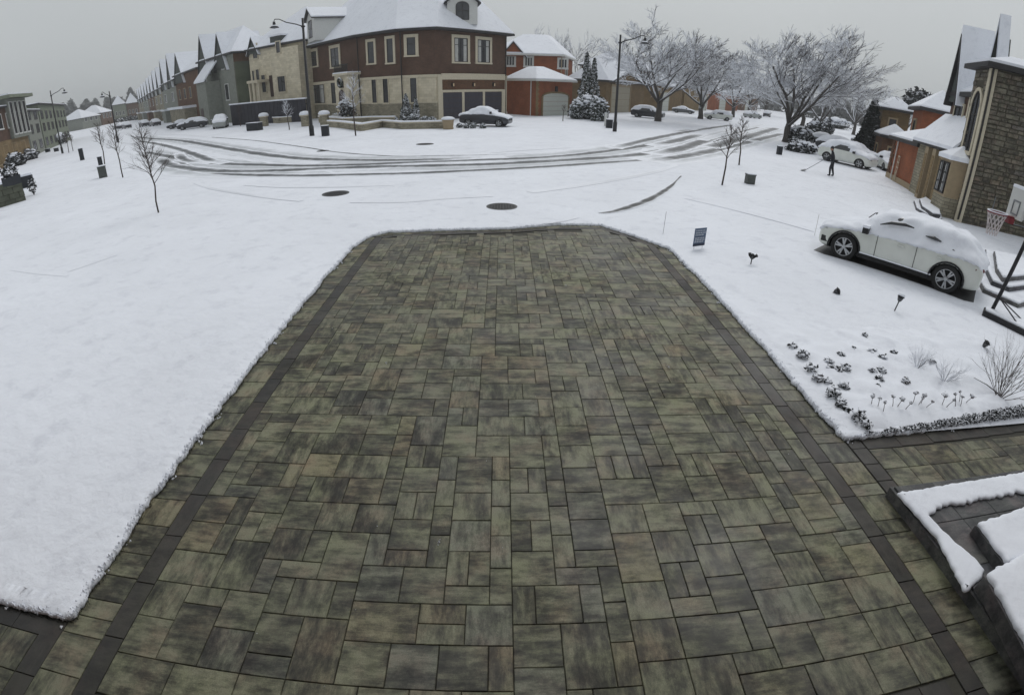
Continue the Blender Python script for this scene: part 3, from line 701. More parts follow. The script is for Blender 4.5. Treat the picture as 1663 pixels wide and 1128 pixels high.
for s in (2.3, 5.6, 9.0):
    mb = MB(); mb.box(s - .12, s + .12, .16, .4, 3.75, 4.2, T=WBA); lp = hp('wall_lamp', mb, 'black_metal', H1); mb = MB(); mb.box(s - .09, s + .09, .4, .44, 3.8, 4.12, T=WBA); hp('lamp_glass', mb, 'lamp_glow', lp)
for s, z in ((.9, 6.2),): pass
for W_, s in ((WCB, .12), (WDC, .2), (WBA, 11.2)):
    mb = MB(); mb.tube([W_((s, .22, 10)), W_((s, .22, .2))], .07, 5); hp('downpipe', mb, 'dark_trim', H1)
# entrance porch with balcony
W_ = Wall(WED((13.2, 1.6, 0))[:2], WED((16.9, 1.6, 0))[:2]); pp = rect(W_.A, W_.u, W_.L, 1.8)
mb = MB(); mb.prism([tuple(p) for p in pp], -.1, 5.6); ph = hp('porch', mb, 'stone_pale', H1)
mb = MB(); mb.prism(offset(pp, .2), 5.6, 5.85); hp('porch_cornice', mb, 'cream_stone', ph); mb = MB(); mb.prism(offset(pp, .15), 5.852, 6.0); hp('snow_layer', mb, 'roof_snow', ph)
mb = MB(); mb.box(0, 3.7, -.05, .03, 6.85, 6.95, T=W_); mb.box(0, 3.7, -.03, .02, 6.05, 6.12, T=W_)
for k in range(22): mb.box(.05 + k * .17, .09 + k * .17, -.02, .02, 6.12, 6.85, T=W_)
hp('balcony_railing', mb, 'black_metal', H1)
mb = MB(); plate(mb, W_, archpts(1.0, 2.5, .9, 3.9, .7), 0, .06); d = hp('front_door', mb, 'door_brown', H1)
window(H1, W_, 1.2, 2.4, 4.1, 4.9, 2, 1)
mb = MB()
for k in range(24):
    t = 2 * math.pi * k / 24
    mb.lathe([(0, -.14), (.15, -.05), (.15, .05), (0, .14)], 5, (0, 0, 0), T=lambda p, t=t: (Vector(W_((1.8 + .5 * math.cos(t), .22, 4.75 + .5 * math.sin(t)))) + Vector(p)))
solo('wreath', mb, 'leaf', 'round evergreen wreath hung above the front door of the corner house', 'wreath')
mb = MB()
for k in range(5): mb.box(.2 - k * .12, 3.5 + k * .12, .0, 1.9 - k * .33, .0 + k * .17 if k == 0 else k * .17 + .002, (k + 1) * .17, T=W_)
st = hp('front_steps', mb, 'stone_rough', H1)
mb = MB()
for k in range(5): mb.box(.25 - k * .12, 3.45 + k * .12, 1.9 - k * .33 - .32, 1.88 - k * .33, (k + 1) * .17 + .003, (k + 1) * .17 + .06, T=W_)
hp('snow_layer', mb, 'roof_snow', st)
# dormers
def dormer(root, W, s0, s1, z0, z1, zp, depth, arch=True, mirror=False):
    mb = MB(); mb.box(s0, s1, -depth, 0, z0, z1, T=W); d = hp('dormer', mb, 'trim_white', root)
    c = (s0 + s1) / 2; mb = MB(); rf = MB(); sn = MB()
    mb.quad([W((s0, .0, z1)), W((s1, .0, z1)), W((c, .0, zp))]); hp('dormer_gable', mb, 'trim_white', d)
    for a in (s0 - .35, s1 + .35):
        q = [W((a, .4, z1 - .2)), W((c, .4, zp + .08)), W((c, -depth, zp + .08)), W((a, -depth, z1 - .2))]; up = Vector((0, 0, .16)); u2 = Vector((0, 0, .32))
        for m_, lo, hi in ((rf, Vector((0, 0, 0)), up), (sn, up, u2)):
            b_ = [Vector(p) + lo for p in q]; t_ = [Vector(p) + hi for p in q]; m_.quad(b_[::-1]); m_.quad(t_)
            for i in range(4): j = (i + 1) % 4; m_.quad([b_[i], b_[j], t_[j], t_[i]])
    hp('dormer_roof', rf, 'fascia', d); hp('snow_layer', sn, 'roof_snow', d)
    w = (s1 - s0); window(d, W, s0 + w * .28, s1 - w * .28, z0 + .5, z1 + (.1 if arch else -.2), 2, 2, None, .5 if arch else 0); return d
Wx = Wall(AT(725, 35, 64.6)[0], AT(777, 35, 65)[0]); zz = AT(750, 40, 65)[1]
dormer(H1, Wx, .1, Wx.L - .1, zz, zz + 2.5, zz + 4.0, 5)
Wx = Wall(AT(499, 60, 80)[0], AT(512, 62, 75)[0]); zz = AT(512, 66, 76)[1]
dormer(H1, Wx, .1, Wx.L - .3, zz, zz + 3.0, zz + 4.2, 5.5, False)
for px_, py_ in ((720, 33), (727, 35)):
    p, z = AT(px_, py_, 66.8); mb = MB(); mb.lathe([(.16, -.6), (.16, .1), (.2, .1), (.2, .2)], 8, (p.x, p.y, z)); hp('vent_pipe', mb, 'black_metal', H1)
# ---- row of houses up the left street: front runs A (far left) -> B (near right)
def row_house(label, pa, pb, h, ridge, wallm, sidem, depth=13, group='row houses along the street on the left'):
    a, b = AT(*pa)[0], AT(*pb)[0]; W = Wall(a, b); P = rect(a, W.u, W.L, depth)
    root = thing('house', label, 'house', (a.x, a.y, 0), 0, group)
    mb = MB(); mb.prism([tuple(p) for p in P], -.1, h, skip=(1,)); hp('wall', mb, wallm, root)
    mb = MB(); q1, q2 = P[1], P[2]; mb.quad([(q1.x, q1.y, -.1), (q2.x, q2.y, -.1), (q2.x, q2.y, h), (q1.x, q1.y, h)], [(0, 0), (depth, 0), (depth, h), (0, h)]); hp('side_wall', mb, sidem, root)
    roof(root, [tuple(p) for p in P], h, hip_tops(P, ridge), .5); return root, W, P
r, W, P = row_house('pale limestone house with curved balcony and two small dormers, behind the dark fence', (403, 82, 91), (492, 66, 80), 10.9, 16.8, 'stone_pale', 'stone_pale', group=None)
mb = MB(); mb.prism([tuple(p) for p in offset(rect(W((W.L - 7, 0, 0))[:2], W.u, 6.6, 2), .0)], -.1, 0)  # footing
Wb = Wall(W((W.L - 6.5, 1.0, 0))[:2], W((W.L, 1.0, 0))[:2]); mb = MB(); mb.prism([tuple(p) for p in rect(Wb.A, Wb.u, Wb.L, 1.2)], -.1, 10.4); hp('bay', mb, 'stone_pale', r)
for W_, q in ((W, (411, 72, 418, 95)), (W, (411, 115, 414, 139)), (W, (417, 113, 422, 139)), (W, (426, 122, 432, 150)), (Wb, (452, 124, 464, 149)), (Wb, (449, 68, 455, 86))):
    s0, s1, z0, z1 = W_.px(*q); window(r, W_, s0, s1, z0, z1, 2 if s1 - s0 > 1.5 else 1, 2, 'cream_stone', sw=.15)
s0, s1, z0, z1 = W.px(439, 122, 451, 157); mb = MB(); mb.box(s0, s1, 0, .1, z0, z1, T=W); hp('front_door', mb, 'door_brown', r)
mb = MB(); s = W.px(436, 110, 437, 112)[0]; mb.box(W.px(418, 110, 419, 112)[0], s, 0, 2.2, 5.9, 6.3, T=W)
sa = W.px(418, 110, 419, 112)[0]
for k in (0, .5, 1):
    mb.box(sa + .1 + (s - sa - .5) * k, sa + .4 + (s - sa - .5) * k, 1.7, 2.0, 0, 5.9, T=W)
hp('portico', mb, 'cream_stone', r)
s0 = W.px(404, 66, 416, 80)[0]; gable(r, W, s0, s0 + 2.6, 10.4, 12.6, 4, 'shingle', .2)
s0 = W.px(440, 60, 455, 66)[0]; mb = MB(); mb.box(s0, s0 + 2.6, -3, .2, 10.9, 12.3, T=W); dd = hp('dormer', mb, 'shingle', r); mb = MB(); mb.box(s0 - .2, s0 + 2.8, -3, .4, 12.3, 12.55, T=W); hp('snow_layer', mb, 'roof_snow', dd)
r, W, P = row_house('grey stucco house with two tall spiked gables and ivy on its brown side wall', (322, 95, 108), (378, 88, 92), 10.9, 15.5, 'stucco_grey', 'brick_brown', 7.5, group=None)
Ws = Wall(P[1], P[2]); mb = MB(); mb.box(.05, 3.2, .0, .2, -.1, 9.6, T=Ws); hp('ivy', mb, 'ivy_wall', r)
for a, b, zt in ((326, 336, 62), (353, 366, 58)):
    s0, s1 = W.px(a - 3, 90, b + 3, 100)[:2]; s1 = min(s1, W.L - .2); zt_ = AT((a + b) / 2 - 8, zt, (W.A + W.u * (s0 + s1) / 2).length)[1]; gable(r, W, s0, s1, 9.0, zt_, 7, 'shingle')
for q in ((331, 128, 337, 150), (348, 140, 352, 165), (367, 137, 372, 162), (360, 98, 364, 112)): window(r, W, *W.px(*q), 2, 2, 'trim_white', sw=.12)
s0, s1, z0, z1 = W.px(343, 132, 359, 160); mb = MB(); mb.box(s0, s1, 0, 2.6, -.1, z1, T=W); po = hp('porch', mb, 'stucco_grey', r)
mb = MB(); q = [W((s0 - .3, 2.9, z1)), W((s1 + .3, 2.9, z1)), W((s1 + .3, 0, z1 + 3.4)), W((s0 - .3, 0, z1 + 3.4))]; mb.quad([Vector(p) + Vector((0, 0, .3)) for p in q]); mb.quad([q[0], q[1], Vector(q[1]) + Vector((0, 0, .3)), Vector(q[0]) + Vector((0, 0, .3))]); mb.quad([q[1], q[2], Vector(q[2]) + Vector((0, 0, .3)), Vector(q[1]) + Vector((0, 0, .3))]); hp('snow_layer', mb, 'roof_snow', po)
mb = MB(); mb.box(s0 + .8, s0 + 2.2, 2.6, 2.66, .3, 2.9, T=W); hp('front_door', mb, 'door_brown', po)
r, W, P = row_house('dark brown brick house with a snow covered porch roof and one spiked gable', (285, 138, 134), (320, 106, 111), 10.2, 15.5, 'brick_brown', 'brick_brown', 12, group=None)
for a, b, zt in ((287, 298, 88),):
    s0, s1 = W.px(a - 2, 120, b + 2, 130)[:2]; zt_ = AT(288, zt, (W.A + W.u * (s0 + s1) / 2).length)[1]; gable(r, W, max(.2, s0), s1, 8.6, zt_, 7, 'shingle')
s0, s1, z0, z1 = W.px(292, 160, 318, 178); mb = MB(); mb.box(s0, min(s1, W.L), 0, 2.4, -.1, 3.2, T=W); po = hp('porch', mb, 'stone_rough', r)
mb = MB(); mb.box(s0 - .4, min(s1, W.L) + .3, 0, 2.8, 3.2, 3.7, T=W); hp('snow_layer', mb, 'roof_snow', po)
for k in range(3): window(r, W, 3 + k * 5.5, 4.8 + k * 5.5, 5.2, 7.2, 2, 2, 'trim_tan', sw=.15)
far_rows = [((262, 142, 168), (284, 128, 138), 'house of grey stone with paired dark spikes, third from the corner up the left street', 'stucco_grey'),
            ((249, 148, 198), (262, 140, 171), 'narrow gabled grey house in the middle of the receding left row', 'stone_rough'),
            ((239, 152, 228), (249, 148, 201), 'small distant brown house with spiked gable towards the end of the left row', 'brick_brown'),
            ((230, 155, 258), (239, 152, 231), 'very distant grey gabled house next to the last of the left row', 'stucco_grey'),
            ((223, 158, 286), (230, 155, 261), 'farthest gabled house at the end of the left row', 'stone_rough')]
for k, (pa, pb, lb, wm) in enumerate(far_rows):
    h = [9.8, 9.4, 9.4, 9.2, 9.0][k]
    r, W, P = row_house(lb, pa, pb, h, h + 4, wm, 'brick_brown', 12, group=None)
    for s in (.12, .62):
        s0 = W.L * s; wd = W.L * .26; gable(r, W, s0, s0 + wd, h - 1.2, h + 6.2 - k * .4, 6, 'shingle', .2)
        window(r, W, s0 + wd * .3, s0 + wd * .7, 5.2, 7.2, 1, 2, 'trim_white', sw=.15); window(r, W, s0 + wd * .2, s0 + wd * .8, 1.2, 3.4, 2, 1, 'trim_white', sw=.15)
    mb = MB(); mb.box(W.L * .38, W.L * .62, 0, 2, -.1, 3, T=W); po = hp('porch', mb, wm, r); mb = MB(); mb.box(W.L * .36, W.L * .64, 0, 2.3, 3, 3.4, T=W); hp('snow_layer', mb, 'roof_snow', po)
# ---- low houses closing the far end of the left street
for pa, pb, h, rd, lb, wm in (((132, 190, 290), (160, 175, 300), 5, 9.5, 'distant low grey house at the far left with a broad white roof', 'stucco_grey'), ((163, 180, 310), (182, 178, 320), 6, 10.5, 'distant house behind the far left street lamp', 'brick_brown'),
                                 ((184, 180, 330), (205, 178, 330), 9, 14, 'distant pale roofed house at the end of the left street', 'stucco_green'), ((206, 178, 350), (226, 178, 350), 9, 15, 'distant dark walled house just beyond the gabled row', 'brick_brown')):
    a, b = AT(*pa)[0], AT(*pb)[0]; W = Wall(a, b); P = rect(a, W.u, W.L, 14); r = house(lb, [tuple(p) for p in P], h, wm, rd)
    for k in range(3): window(r, W, W.L * (.15 + .28 * k), W.L * (.27 + .28 * k), 3.5, 5.5, 1, 1, 'trim_white', sw=.15)
# ---- modern townhouse block at far left
a, b, c = AT(-28, 262, 80)[0], AT(48, 240, 92)[0], AT(66, 238, 100)[0]
W = Wall(a, b); P = rect(a, W.u, W.L, 14)
r = thing('townhouse', 'three storey townhouse, dark brick over tan stone with raised flat roof, at the left edge', 'townhouse', (a.x, a.y, 0))
mb = MB(); mb.prism([tuple(p) for p in P], 3.4, 7.6); hp('wall', mb, 'brick_red', r); mb = MB(); mb.prism(offset(P, .1), -.1, 3.4); hp('wall', mb, 'brick_tan', r)
roof(r, [tuple(p) for p in P], 7.6, hip_tops(P, 8.3), .4)
Wt = W; s0, s1 = W.px(14, 200, 44, 210)[:2]
mb = MB(); mb.prism([tuple(p) for p in rect(W((s0, .5, 0))[:2], W.u, s1 - s0, 6)], 3.4, 8.7); tw = hp('tower', mb, 'stucco_grey', r)
mb = MB(); mb.prism(offset(rect(W((s0, .5, 0))[:2], W.u, s1 - s0, 6), .9), 8.7, 9.15); hp('tower_roof', mb, 'stucco_green', tw); mb = MB(); mb.prism(offset(rect(W((s0, .5, 0))[:2], W.u, s1 - s0, 6), .8), 9.152, 9.35); hp('snow_layer', mb, 'roof_snow', tw)
Wq = Wall(W((s0, .5, 0))[:2], W((s1, .5, 0))[:2])
for k in range(4): window(r, Wq, Wq.L * (.06 + .24 * k), Wq.L * (.20 + .24 * k), 4.0, 8.2, 1, 3, 'trim_white', sw=.1)
for k in range(4): window(r, W, W.L * (.03 + .2 * k), W.L * (.12 + .2 * k), 5.0, 6.8, 2, 1, 'trim_white', sw=.12)
for k in range(5): window(r, W, W.L * (.05 + .19 * k), W.L * (.15 + .19 * k), .6, 2.8, 2, 1, 'trim_tan', sw=.12)
for pa, pb, h, wm, lb in (((50, 230, 100), (70, 225, 112), 7.0, 'stucco_grey', 'pale grey flat roofed townhouse beside the dark brick one at far left'), ((72, 225, 114), (112, 212, 150), 8.2, 'stucco_green', 'grey green three storey apartment block with many windows behind the left street lamp')):
    a, b = AT(*pa)[0], AT(*pb)[0]; W = Wall(a, b); P = rect(a, W.u, W.L, 12); r = house(lb, [tuple(p) for p in P], h, wm, h + .6, 'building', 'building')
    n = max(2, int(W.L / 5))
    for k in range(n):
        for z in (.8, 3.4, 5.6): window(r, W, W.L * (k + .25) / n, W.L * (k + .7) / n, z, z + 1.5, 2, 1, None)
# ---- brick house right of the corner house
r = thing('house', 'orange brown brick house with an arched white garage door, right of the corner house', 'house', (4.2, 69.5, 0))
K = Vector((4.2, 69.5)); Lf = Vector((0.6, 74.0)); Rt = Vector((9.4, 74.3)); Bk = Lf + (Rt - K)
gp = [tuple(K), tuple(Rt), tuple(Bk), tuple(Lf)]
mb = MB(); mb.prism(gp, -.1, 4.5); hp('garage_wall', mb, 'brick_orange', r); roof(r, gp, 4.5, [(4.4, 73.4, 6.3), (5.4, 74.2, 6.3), (4.6, 75.5, 6.3), (3.4, 75.2, 6.3)], .5, 'trim_white', name='garage_roof')
W = Wall(K, Rt); s0, s1, z0, z1 = W.px(881, 151, 922, 187); gdoor(r, W, s0, s1, 3.0, 'door_white', .45, 4, 'brick_tan')
mb = MB(); zq = 0
for k in range(15): mb.box(-.04, .5 if k % 2 else .35, -.01, .07, k * .3, k * .3 + .28, T=W)
hp('quoins', mb, 'brick_tan', r)
mb = MB(); mb.box((s0 + s1) / 2 - .2, (s0 + s1) / 2 + .2, 0, .18, 3.2, 3.9, T=W); hp('wall_lamp', mb, 'black_metal', r)
W2 = Wall(Lf, K); mb = MB(); mb.tube([W2((W2.L - .9, .1, 4.5)), W2((W2.L - .9, .1, 0))], .07, 5); hp('downpipe', mb, 'trim_white', r)
mp = [(-1.5, 80), (8.3, 80), (11.5, 92), (1.2, 94)]
mb = MB(); mb.prism(mp, -.1, 8.2); hp('wall', mb, 'brick_orange', r); roof(r, mp, 8.2, [(3.0, 86, 11.6), (6.5, 86, 11.6), (7.5, 88, 11.6), (3.8, 88.5, 11.6)], .6, 'trim_white')
W = Wall(mp[0], mp[1])
for q in ((822, 91, 836, 107), (852, 93, 865, 108), (907, 96, 921, 111)): window(r, W, *W.px(*q), 3, 1, 'trim_white', sw=.18, frame='trim_white', bar=.1)
gable(r, W, *W.px(815, 80, 852, 84)[:2], 8.1, AT(836, 70, 80)[1], 5, 'brick_orange')
W = Wall(mp[1], mp[2]); window(r, W, 4.5, 6.5, 5.5, 7.6, 2, 1, 'trim_white', frame='trim_white')
mb = MB(); mb.tube([W((-.05, .12, 8.2)), W((-.05, .12, 3))], .07, 5); hp('downpipe', mb, 'trim_tan', r)
def street_house(label, pl, pm, pr_, h, ridge, wm, doorq=None, doorm='door_beige', winq=(), gab=None, group=None):
    """two visible walls: pl -> pm (left) and pm -> pr_ (front)"""
    a, b, c = AT(*pl)[0], AT(*pm)[0], AT(*pr_)[0]; d = a + (c - b); P = [tuple(a), tuple(b), tuple(c), tuple(d)]
    r = house(label, P, h, wm, ridge); W1, W2 = Wall(a, b), Wall(b, c)
    if doorq: s0, s1, z0, z1 = W2.px(*doorq); gdoor(r, W2, s0, s1, z1, doorm, 0, 4, 'trim_tan')
    for q in winq: window(r, W2, *W2.px(*q), 2, 1, 'trim_white', sw=.12)
    if gab: s0, s1 = W2.px(gab[0], 130, gab[1], 135)[:2]; gable(r, W2, max(.1, s0), min(W2.L - .1, s1), h, AT(gab[2], gab[3], (W2.A + W2.u * (s0 + s1) / 2).length)[1], 5, wm)
    return r
street_house('low brown brick garage house with a tall beige double door, behind the lamp post', (926, 150, 84), (984, 150, 86), (1046, 150, 102), 4.9, 8.2, 'brick_olive', (992, 141, 1022, 180), 'door_beige', (), (990, 1042, 1012, 118))
street_house('tan brick two storey house with dark windows behind the tallest tree', (945, 100, 112), (1000, 100, 112), (1075, 110, 135), 8.2, 11.2, 'brick_brown', None, winq=((1015, 118, 1030, 128), (1042, 120, 1055, 130)))
street_house('olive brick bungalow garage seen between the first two street trees', (1044, 150, 108), (1068, 150, 110), (1108, 150, 128), 5.0, 8.5, 'brick_olive', (1072, 150, 1086, 172), 'door_white')
street_house('olive garage with snowy gable roof behind the second street tree', (1098, 150, 132), (1112, 150, 130), (1150, 150, 152), 5.4, 9.0, 'brick_tan', (1135, 155, 1147, 174), 'door_white')
street_house('small red brown brick house farther up the right street', (1150, 155, 165), (1164, 155, 160), (1200, 155, 190), 5.2, 9.0, 'brick_orange', (1168, 160, 1178, 174), 'door_white')
street_house('last brown brick house visible at the end of the right street', (1195, 158, 215), (1205, 158, 205), (1232, 158, 250), 6.0, 10.0, 'brick_brown', (1210, 163, 1218, 174), 'door_white')
# ================================================================== NEIGHBOUR'S STONE HOUSE AT RIGHT
random.seed(21)
PS = [(0.042, 0.037, 0.028), (0.078, 0.070, 0.052), (0.120, 0.108, 0.080), (0.19, 0.172, 0.130)]
M['stone'] = paver_mat('wall_stone', PS, 'object'); M['stone_i'] = paver_mat('wall_stone_far', PS, 'island')
M['mortar'] = plain('grey_mortar', '#4c483d', 0.95, scale=20)
Q = Vector((21.04, 19.52)); uf = Vector((-.42, -.907)).normalized(); Fl = Q - uf * 8.6
WF = Wall(Fl, Q); L = WF.L; inn = -WF.n
H2 = thing('house', 'tall stone house with pointed gables and an arched tower window, at the right edge', 'house', (Q.x, Q.y, 0))
TW = 2.0
side = rect(WF((L - TW, 0, 0))[:2], WF.u, TW, 12); WS = Wall(side[1], side[2])
mb = MB(); mb.prism([tuple(p) for p in side], -.1, 7.1); hp('tower_wall', mb, 'mortar', H2)
roof(H2, [tuple(p) for p in side], 7.1, [tuple(((side[0] + side[1]) / 2 + inn * 1.2)) + (7.75,), tuple(((side[0] + side[1]) / 2 + inn * 1.2)) + (7.75,), tuple(((side[2] + side[3]) / 2 - inn * 1)) + (7.75,), tuple(((side[2] + side[3]) / 2 - inn * 1)) + (7.75,)], .45, name='tower_roof')
def stone_courses(W, s0, s1, z0, z1, limit, mbfar, holes=(), root=H2, hmin=.15, hmax=.26, lmin=.28, lmax=.7, nmax=300, cnt=[0]):
    z = z0
    while z < z1 - .05:
        h = min(random.uniform(hmin, hmax), z1 - z); s = s0
        while s < s1 - .05:
            l = min(random.uniform(lmin, lmax), s1 - s)
            if not any(a < s + l / 2 < b and c < z + h / 2 < d for a, b, c, d in holes):
                own = s < limit and cnt[0] < nmax; m = MB() if own else mbfar
                o = random.uniform(.02, .055); g = .012; i = len(m.v)
                x0, x1, y0, y1 = s + g, s + l - g, z + g, z + h - g; j = lambda: random.uniform(-.012, .012); c_ = .02
                bk = [(x0, y0), (x1, y0), (x1, y1), (x0, y1)]; fr = [(x0 + c_ + j(), y0 + c_ + j()), (x1 - c_ + j(), y0 + c_ + j()), (x1 - c_ + j(), y1 - c_ + j()), (x0 + c_ + j(), y1 - c_ + j())]
                m.v += [W((p[0], -.01, p[1])) for p in bk] + [W((p[0], o + random.uniform(-.008, .008), p[1])) for p in fr]
                for f in ((4, 5, 6, 7), (0, 1, 5, 4), (1, 2, 6, 5), (2, 3, 7, 6), (3, 0, 4, 7)): m.f.append(tuple(i + t for t in f)); m.uv.append([(0, 0)] * 4); m.m.append(0)
                if own: hp('stone', m, 'stone', root); cnt[0] += 1
            s += l
        z += h
far = MB(); stone_courses(WS, 0.22, 11.9, 0, 7.08, 4.4, far, nmax=285)
WT = Wall(side[0], side[1]); stone_courses(WT, .05, TW - .2, 0, 7.08, 0, far, holes=((.45, 1.55, 3.3, 6.5),)); o = hp('stones', far, 'stone_i', H2); o['kind'] = 'stuff'
mb = MB(); mb.box(-.02, .2, .0, .09, -.05, 7.08, T=WS); mb.box(TW - .2, TW + .09, -.02, .09, -.05, 7.085, T=WT); hp('corner_stone', mb, 'cream_stone', H2)
window(H2, WT, .5, 1.5, 3.3, 6.1, 2, 2, 'cream_stone', .75, sw=.16, transom=1.1)
mb = MB(); mb.tube([WS((-.02, .14, 7.1)), WS((-.02, .14, .2))], .05, 6); hp('downpipe', mb, 'dark_trim', H2)
mb = MB(); mb.tube([WS((1.5, .1, 1.6)), WS((1.5, .1, .75)), WS((1.65, .1, .6)), WS((3.6, .1, .55))], .025, 5); hp('wall_pipe', mb, 'grey_metal', H2)
# main block behind, brick upper storey with spiked gables
mp = rect(WF((.4, -1.3, 0))[:2], WF.u, L - TW - .4, 10); mb = MB(); mb.prism([tuple(p) for p in mp], 3.0, 6.0); hp('brick_wall', mb, 'brick_red', H2)
roof(H2, [tuple(p) for p in mp], 6.0, hip_tops(mp, 8.2), .35)
WM = Wall(mp[0], mp[1]); gable(H2, WM, .25, 1.75, 5.7, 8.9, 1.4, 'shingle', .06); gable(H2, WM, 2.6, 3.1, 8.0, 9.4, .8, 'shingle', .05, proud=-1.6)
mb = MB(); mb.box(2.9, 3.3, 0, .12, 3, 6, T=WM); hp('stone_strip', mb, 'cream_stone', H2)
window(H2, WM, .9, 2.2, 4.4, 5.5, 2, 1, 'cream_stone', sw=.12); window(H2, WM, 4.0, 5.0, 4.2, 5.4, 1, 2, None)
gp = rect(WF((0, 0, 0))[:2], WF.u, L - TW, 3); mb = MB(); mb.prism([tuple(p) for p in gp], -.1, 3.0); hp('porch_wall', mb, 'stone_rough', H2)
mb = MB(); q = [WF((-.3, .35, 3.0)), WF((L - TW, .35, 3.0)), WF((L - TW, -1.3, 4.7)), WF((-.3, -1.3, 4.7))]
for dz0, dz1, nm, mt in ((0, .12, 'porch_roof', 'fascia'), (.125, .3, 'snow_layer', 'roof_snow')):
    m = MB(); a_ = [Vector(p) + Vector((0, 0, dz0)) for p in q]; b_ = [Vector(p) + Vector((0, 0, dz1)) for p in q]; m.quad(b_); m.quad(a_[::-1])
    for i in range(4): j = (i + 1) % 4; m.quad([a_[i], a_[j], b_[j], b_[i]])
    hp(nm, m, mt, H2)
s0, s1, z0, z1 = WF.px(1499, 262, 1517, 318); mb = MB(); mb.box(max(.2, s0), max(1.4, s1), .0, .05, .3, 2.5, T=WF); hp('front_door', mb, 'door_brown', H2)
for s in (2.3, 3.6, 4.9):
    mb = MB(); mb.box(s, s + .55, .0, .3, 0, 2.95, T=WF); c_ = hp('pilaster', mb, 'trim_tan', H2); mb = MB(); mb.box(s + .1, s + .45, .3, .33, .3, 2.6, T=WF); hp('pilaster_panel', mb, 'brick_tan', c_)
# bay window with a snow capped roof
b0, b1 = L - TW - .35, L - .45; pb = [WF((b0, 0, 0))[:2], WF((b0 + .25, .75, 0))[:2], WF((b1 - .1, .75, 0))[:2], WF((b1, 0, 0))[:2]]
mb = MB(); mb.prism(pb, -.1, 1.0); hp('bay_base', mb, 'stone_rough', H2); mb = MB(); mb.prism(pb, 1.0, 2.75); hp('bay_window', mb, 'trim_tan', H2)
WB = Wall(pb[1], pb[2])
for k in range(2): window(H2, WB, .12 + k * (WB.L - .1) / 2, WB.L / 2 - .1 + k * (WB.L - .1) / 2, 1.12, 2.6, 1, 3, None, glass='pane', frame='dark_trim', curtain=True)
W3 = Wall(pb[0], pb[1]); window(H2, W3, .12, W3.L - .12, 1.12, 2.6, 1, 3, None)
ov = offset(pb, .15); tp = WF(((b0 + b1) / 2, .0, 3.5)); mb = MB()
for k in range(4): a_, b_ = ov[k], ov[(k + 1) % 4]; mb.quad([(a_.x, a_.y, 2.75), (b_.x, b_.y, 2.75), (b_.x, b_.y, 2.95), (a_.x, a_.y, 2.95)]); mb.quad([(a_.x, a_.y, 2.95), (b_.x, b_.y, 2.95), tp])
mb.quad([(p.x, p.y, 2.75) for p in reversed(ov)]); hp('bay_roof_snow', mb, 'roof_snow', H2)
# low front steps of the stone house (two sets)
def tiers(label, polys, name='front_steps'):
    r = thing(name, label, 'steps', (polys[0][0][0], polys[0][0][1], 0))
    for k, p in enumerate(polys):
        ar = sum(a[0] * b[1] - b[0] * a[1] for a, b in zip(p, list(p[1:]) + [p[0]])); p = list(p)[::-1] if ar < 0 else p
        mb = MB(); mb.prism(p, -.05, .16 + .17 * k); s = hp('step', mb, 'slate', r); sn = snow_slab([tuple(q) for q in offset(p, -.04)], .162 + .17 * k, .06, s, step=.06)
    return r
def gz(z, *p): return [tuple(G(a, b, z)) for a, b in p]
tiers('dark edged stone steps covered in snow, behind the basketball pole', [gz(.16, (1592, 405), (1588, 452), (1597, 470), (1655, 495), (1715, 480), (1680, 430), (1625, 410)), gz(.33, (1600, 405), (1601, 436), (1611, 457), (1640, 468), (1700, 460), (1665, 425)), gz(.5, (1614, 408), (1618, 436), (1629, 452), (1690, 446), (1660, 418))])
tiers('small curved front steps with snow below the porch pilasters of the stone house', [gz(.16, (1484, 326), (1488, 338), (1512, 352), (1530, 356), (1528, 338), (1500, 322)), gz(.33, (1493, 324), (1497, 335), (1515, 347), (1528, 349), (1526, 335), (1503, 321))])
mb = MB(); p = Vector((19.0, 12.6)); pq = rect(tuple(p), (.907, -.42), .7, .7); mb.prism([tuple(q) for q in pq], -.1, 3.4); pr2 = thing('pillar', 'stone porch pillar at the right edge behind the basketball backboard', 'pillar', (p.x, p.y, 0)); hp('shaft', mb, 'stone_rough', pr2); mb = MB(); mb.prism(offset(pq, .08), 3.4, 3.6); hp('cap', mb, 'cream_stone', pr2)
# orange brick garage beyond
ga, gb_ = Vector((27.4, 33.0)), Vector((24.9, 27.4)); W = Wall(ga, gb_); P = rect(ga, W.u, W.L, 7)
r = house('single storey orange brick garage with snowy roof and trellis, next to the stone house', [tuple(p) for p in P], 2.75, 'brick_orange', 4.4, 'garage', 'garage', over=.35)
mb = MB()
for k in range(9): mb.box(.0, .75 if k % 2 else .5, .0, .06, k * .3, k * .3 + .27, T=W)
hp('quoins', mb, 'brick_brown', r)
mb = MB(); mb.tube([W((1.5, .1, 2.75)), W((1.5, .1, 0))], .05, 5); hp('downpipe', mb, 'trim_white', r)
mb = MB(); mb.box(0, W.L, .0, .08, -.1, .42, T=W); hp('plinth', mb, 'trim_tan', r)
tr = thing('trellis', 'tan wooden garden trellis leaning on the orange brick wall', 'trellis', W((2.5, .15, 0)))
mb = MB()
for x in (2.3, 2.62): mb.tube([W((x, .15, 0)), W((x + .05, .12, 1.0)), W((x + .02, .1, 1.75))], .022, 4)
mb.tube([W((2.3, .14, .2)), W((2.66, .12, .9))], .015, 4); mb.tube([W((2.62, .14, .2)), W((2.32, .12, .9))], .015, 4)
for z in (1.0, 1.35, 1.75): mb.box(2.25, 2.7, .08, .12, z, z + .06, T=W)
hp('lattice', mb, 'cream_stone', tr)
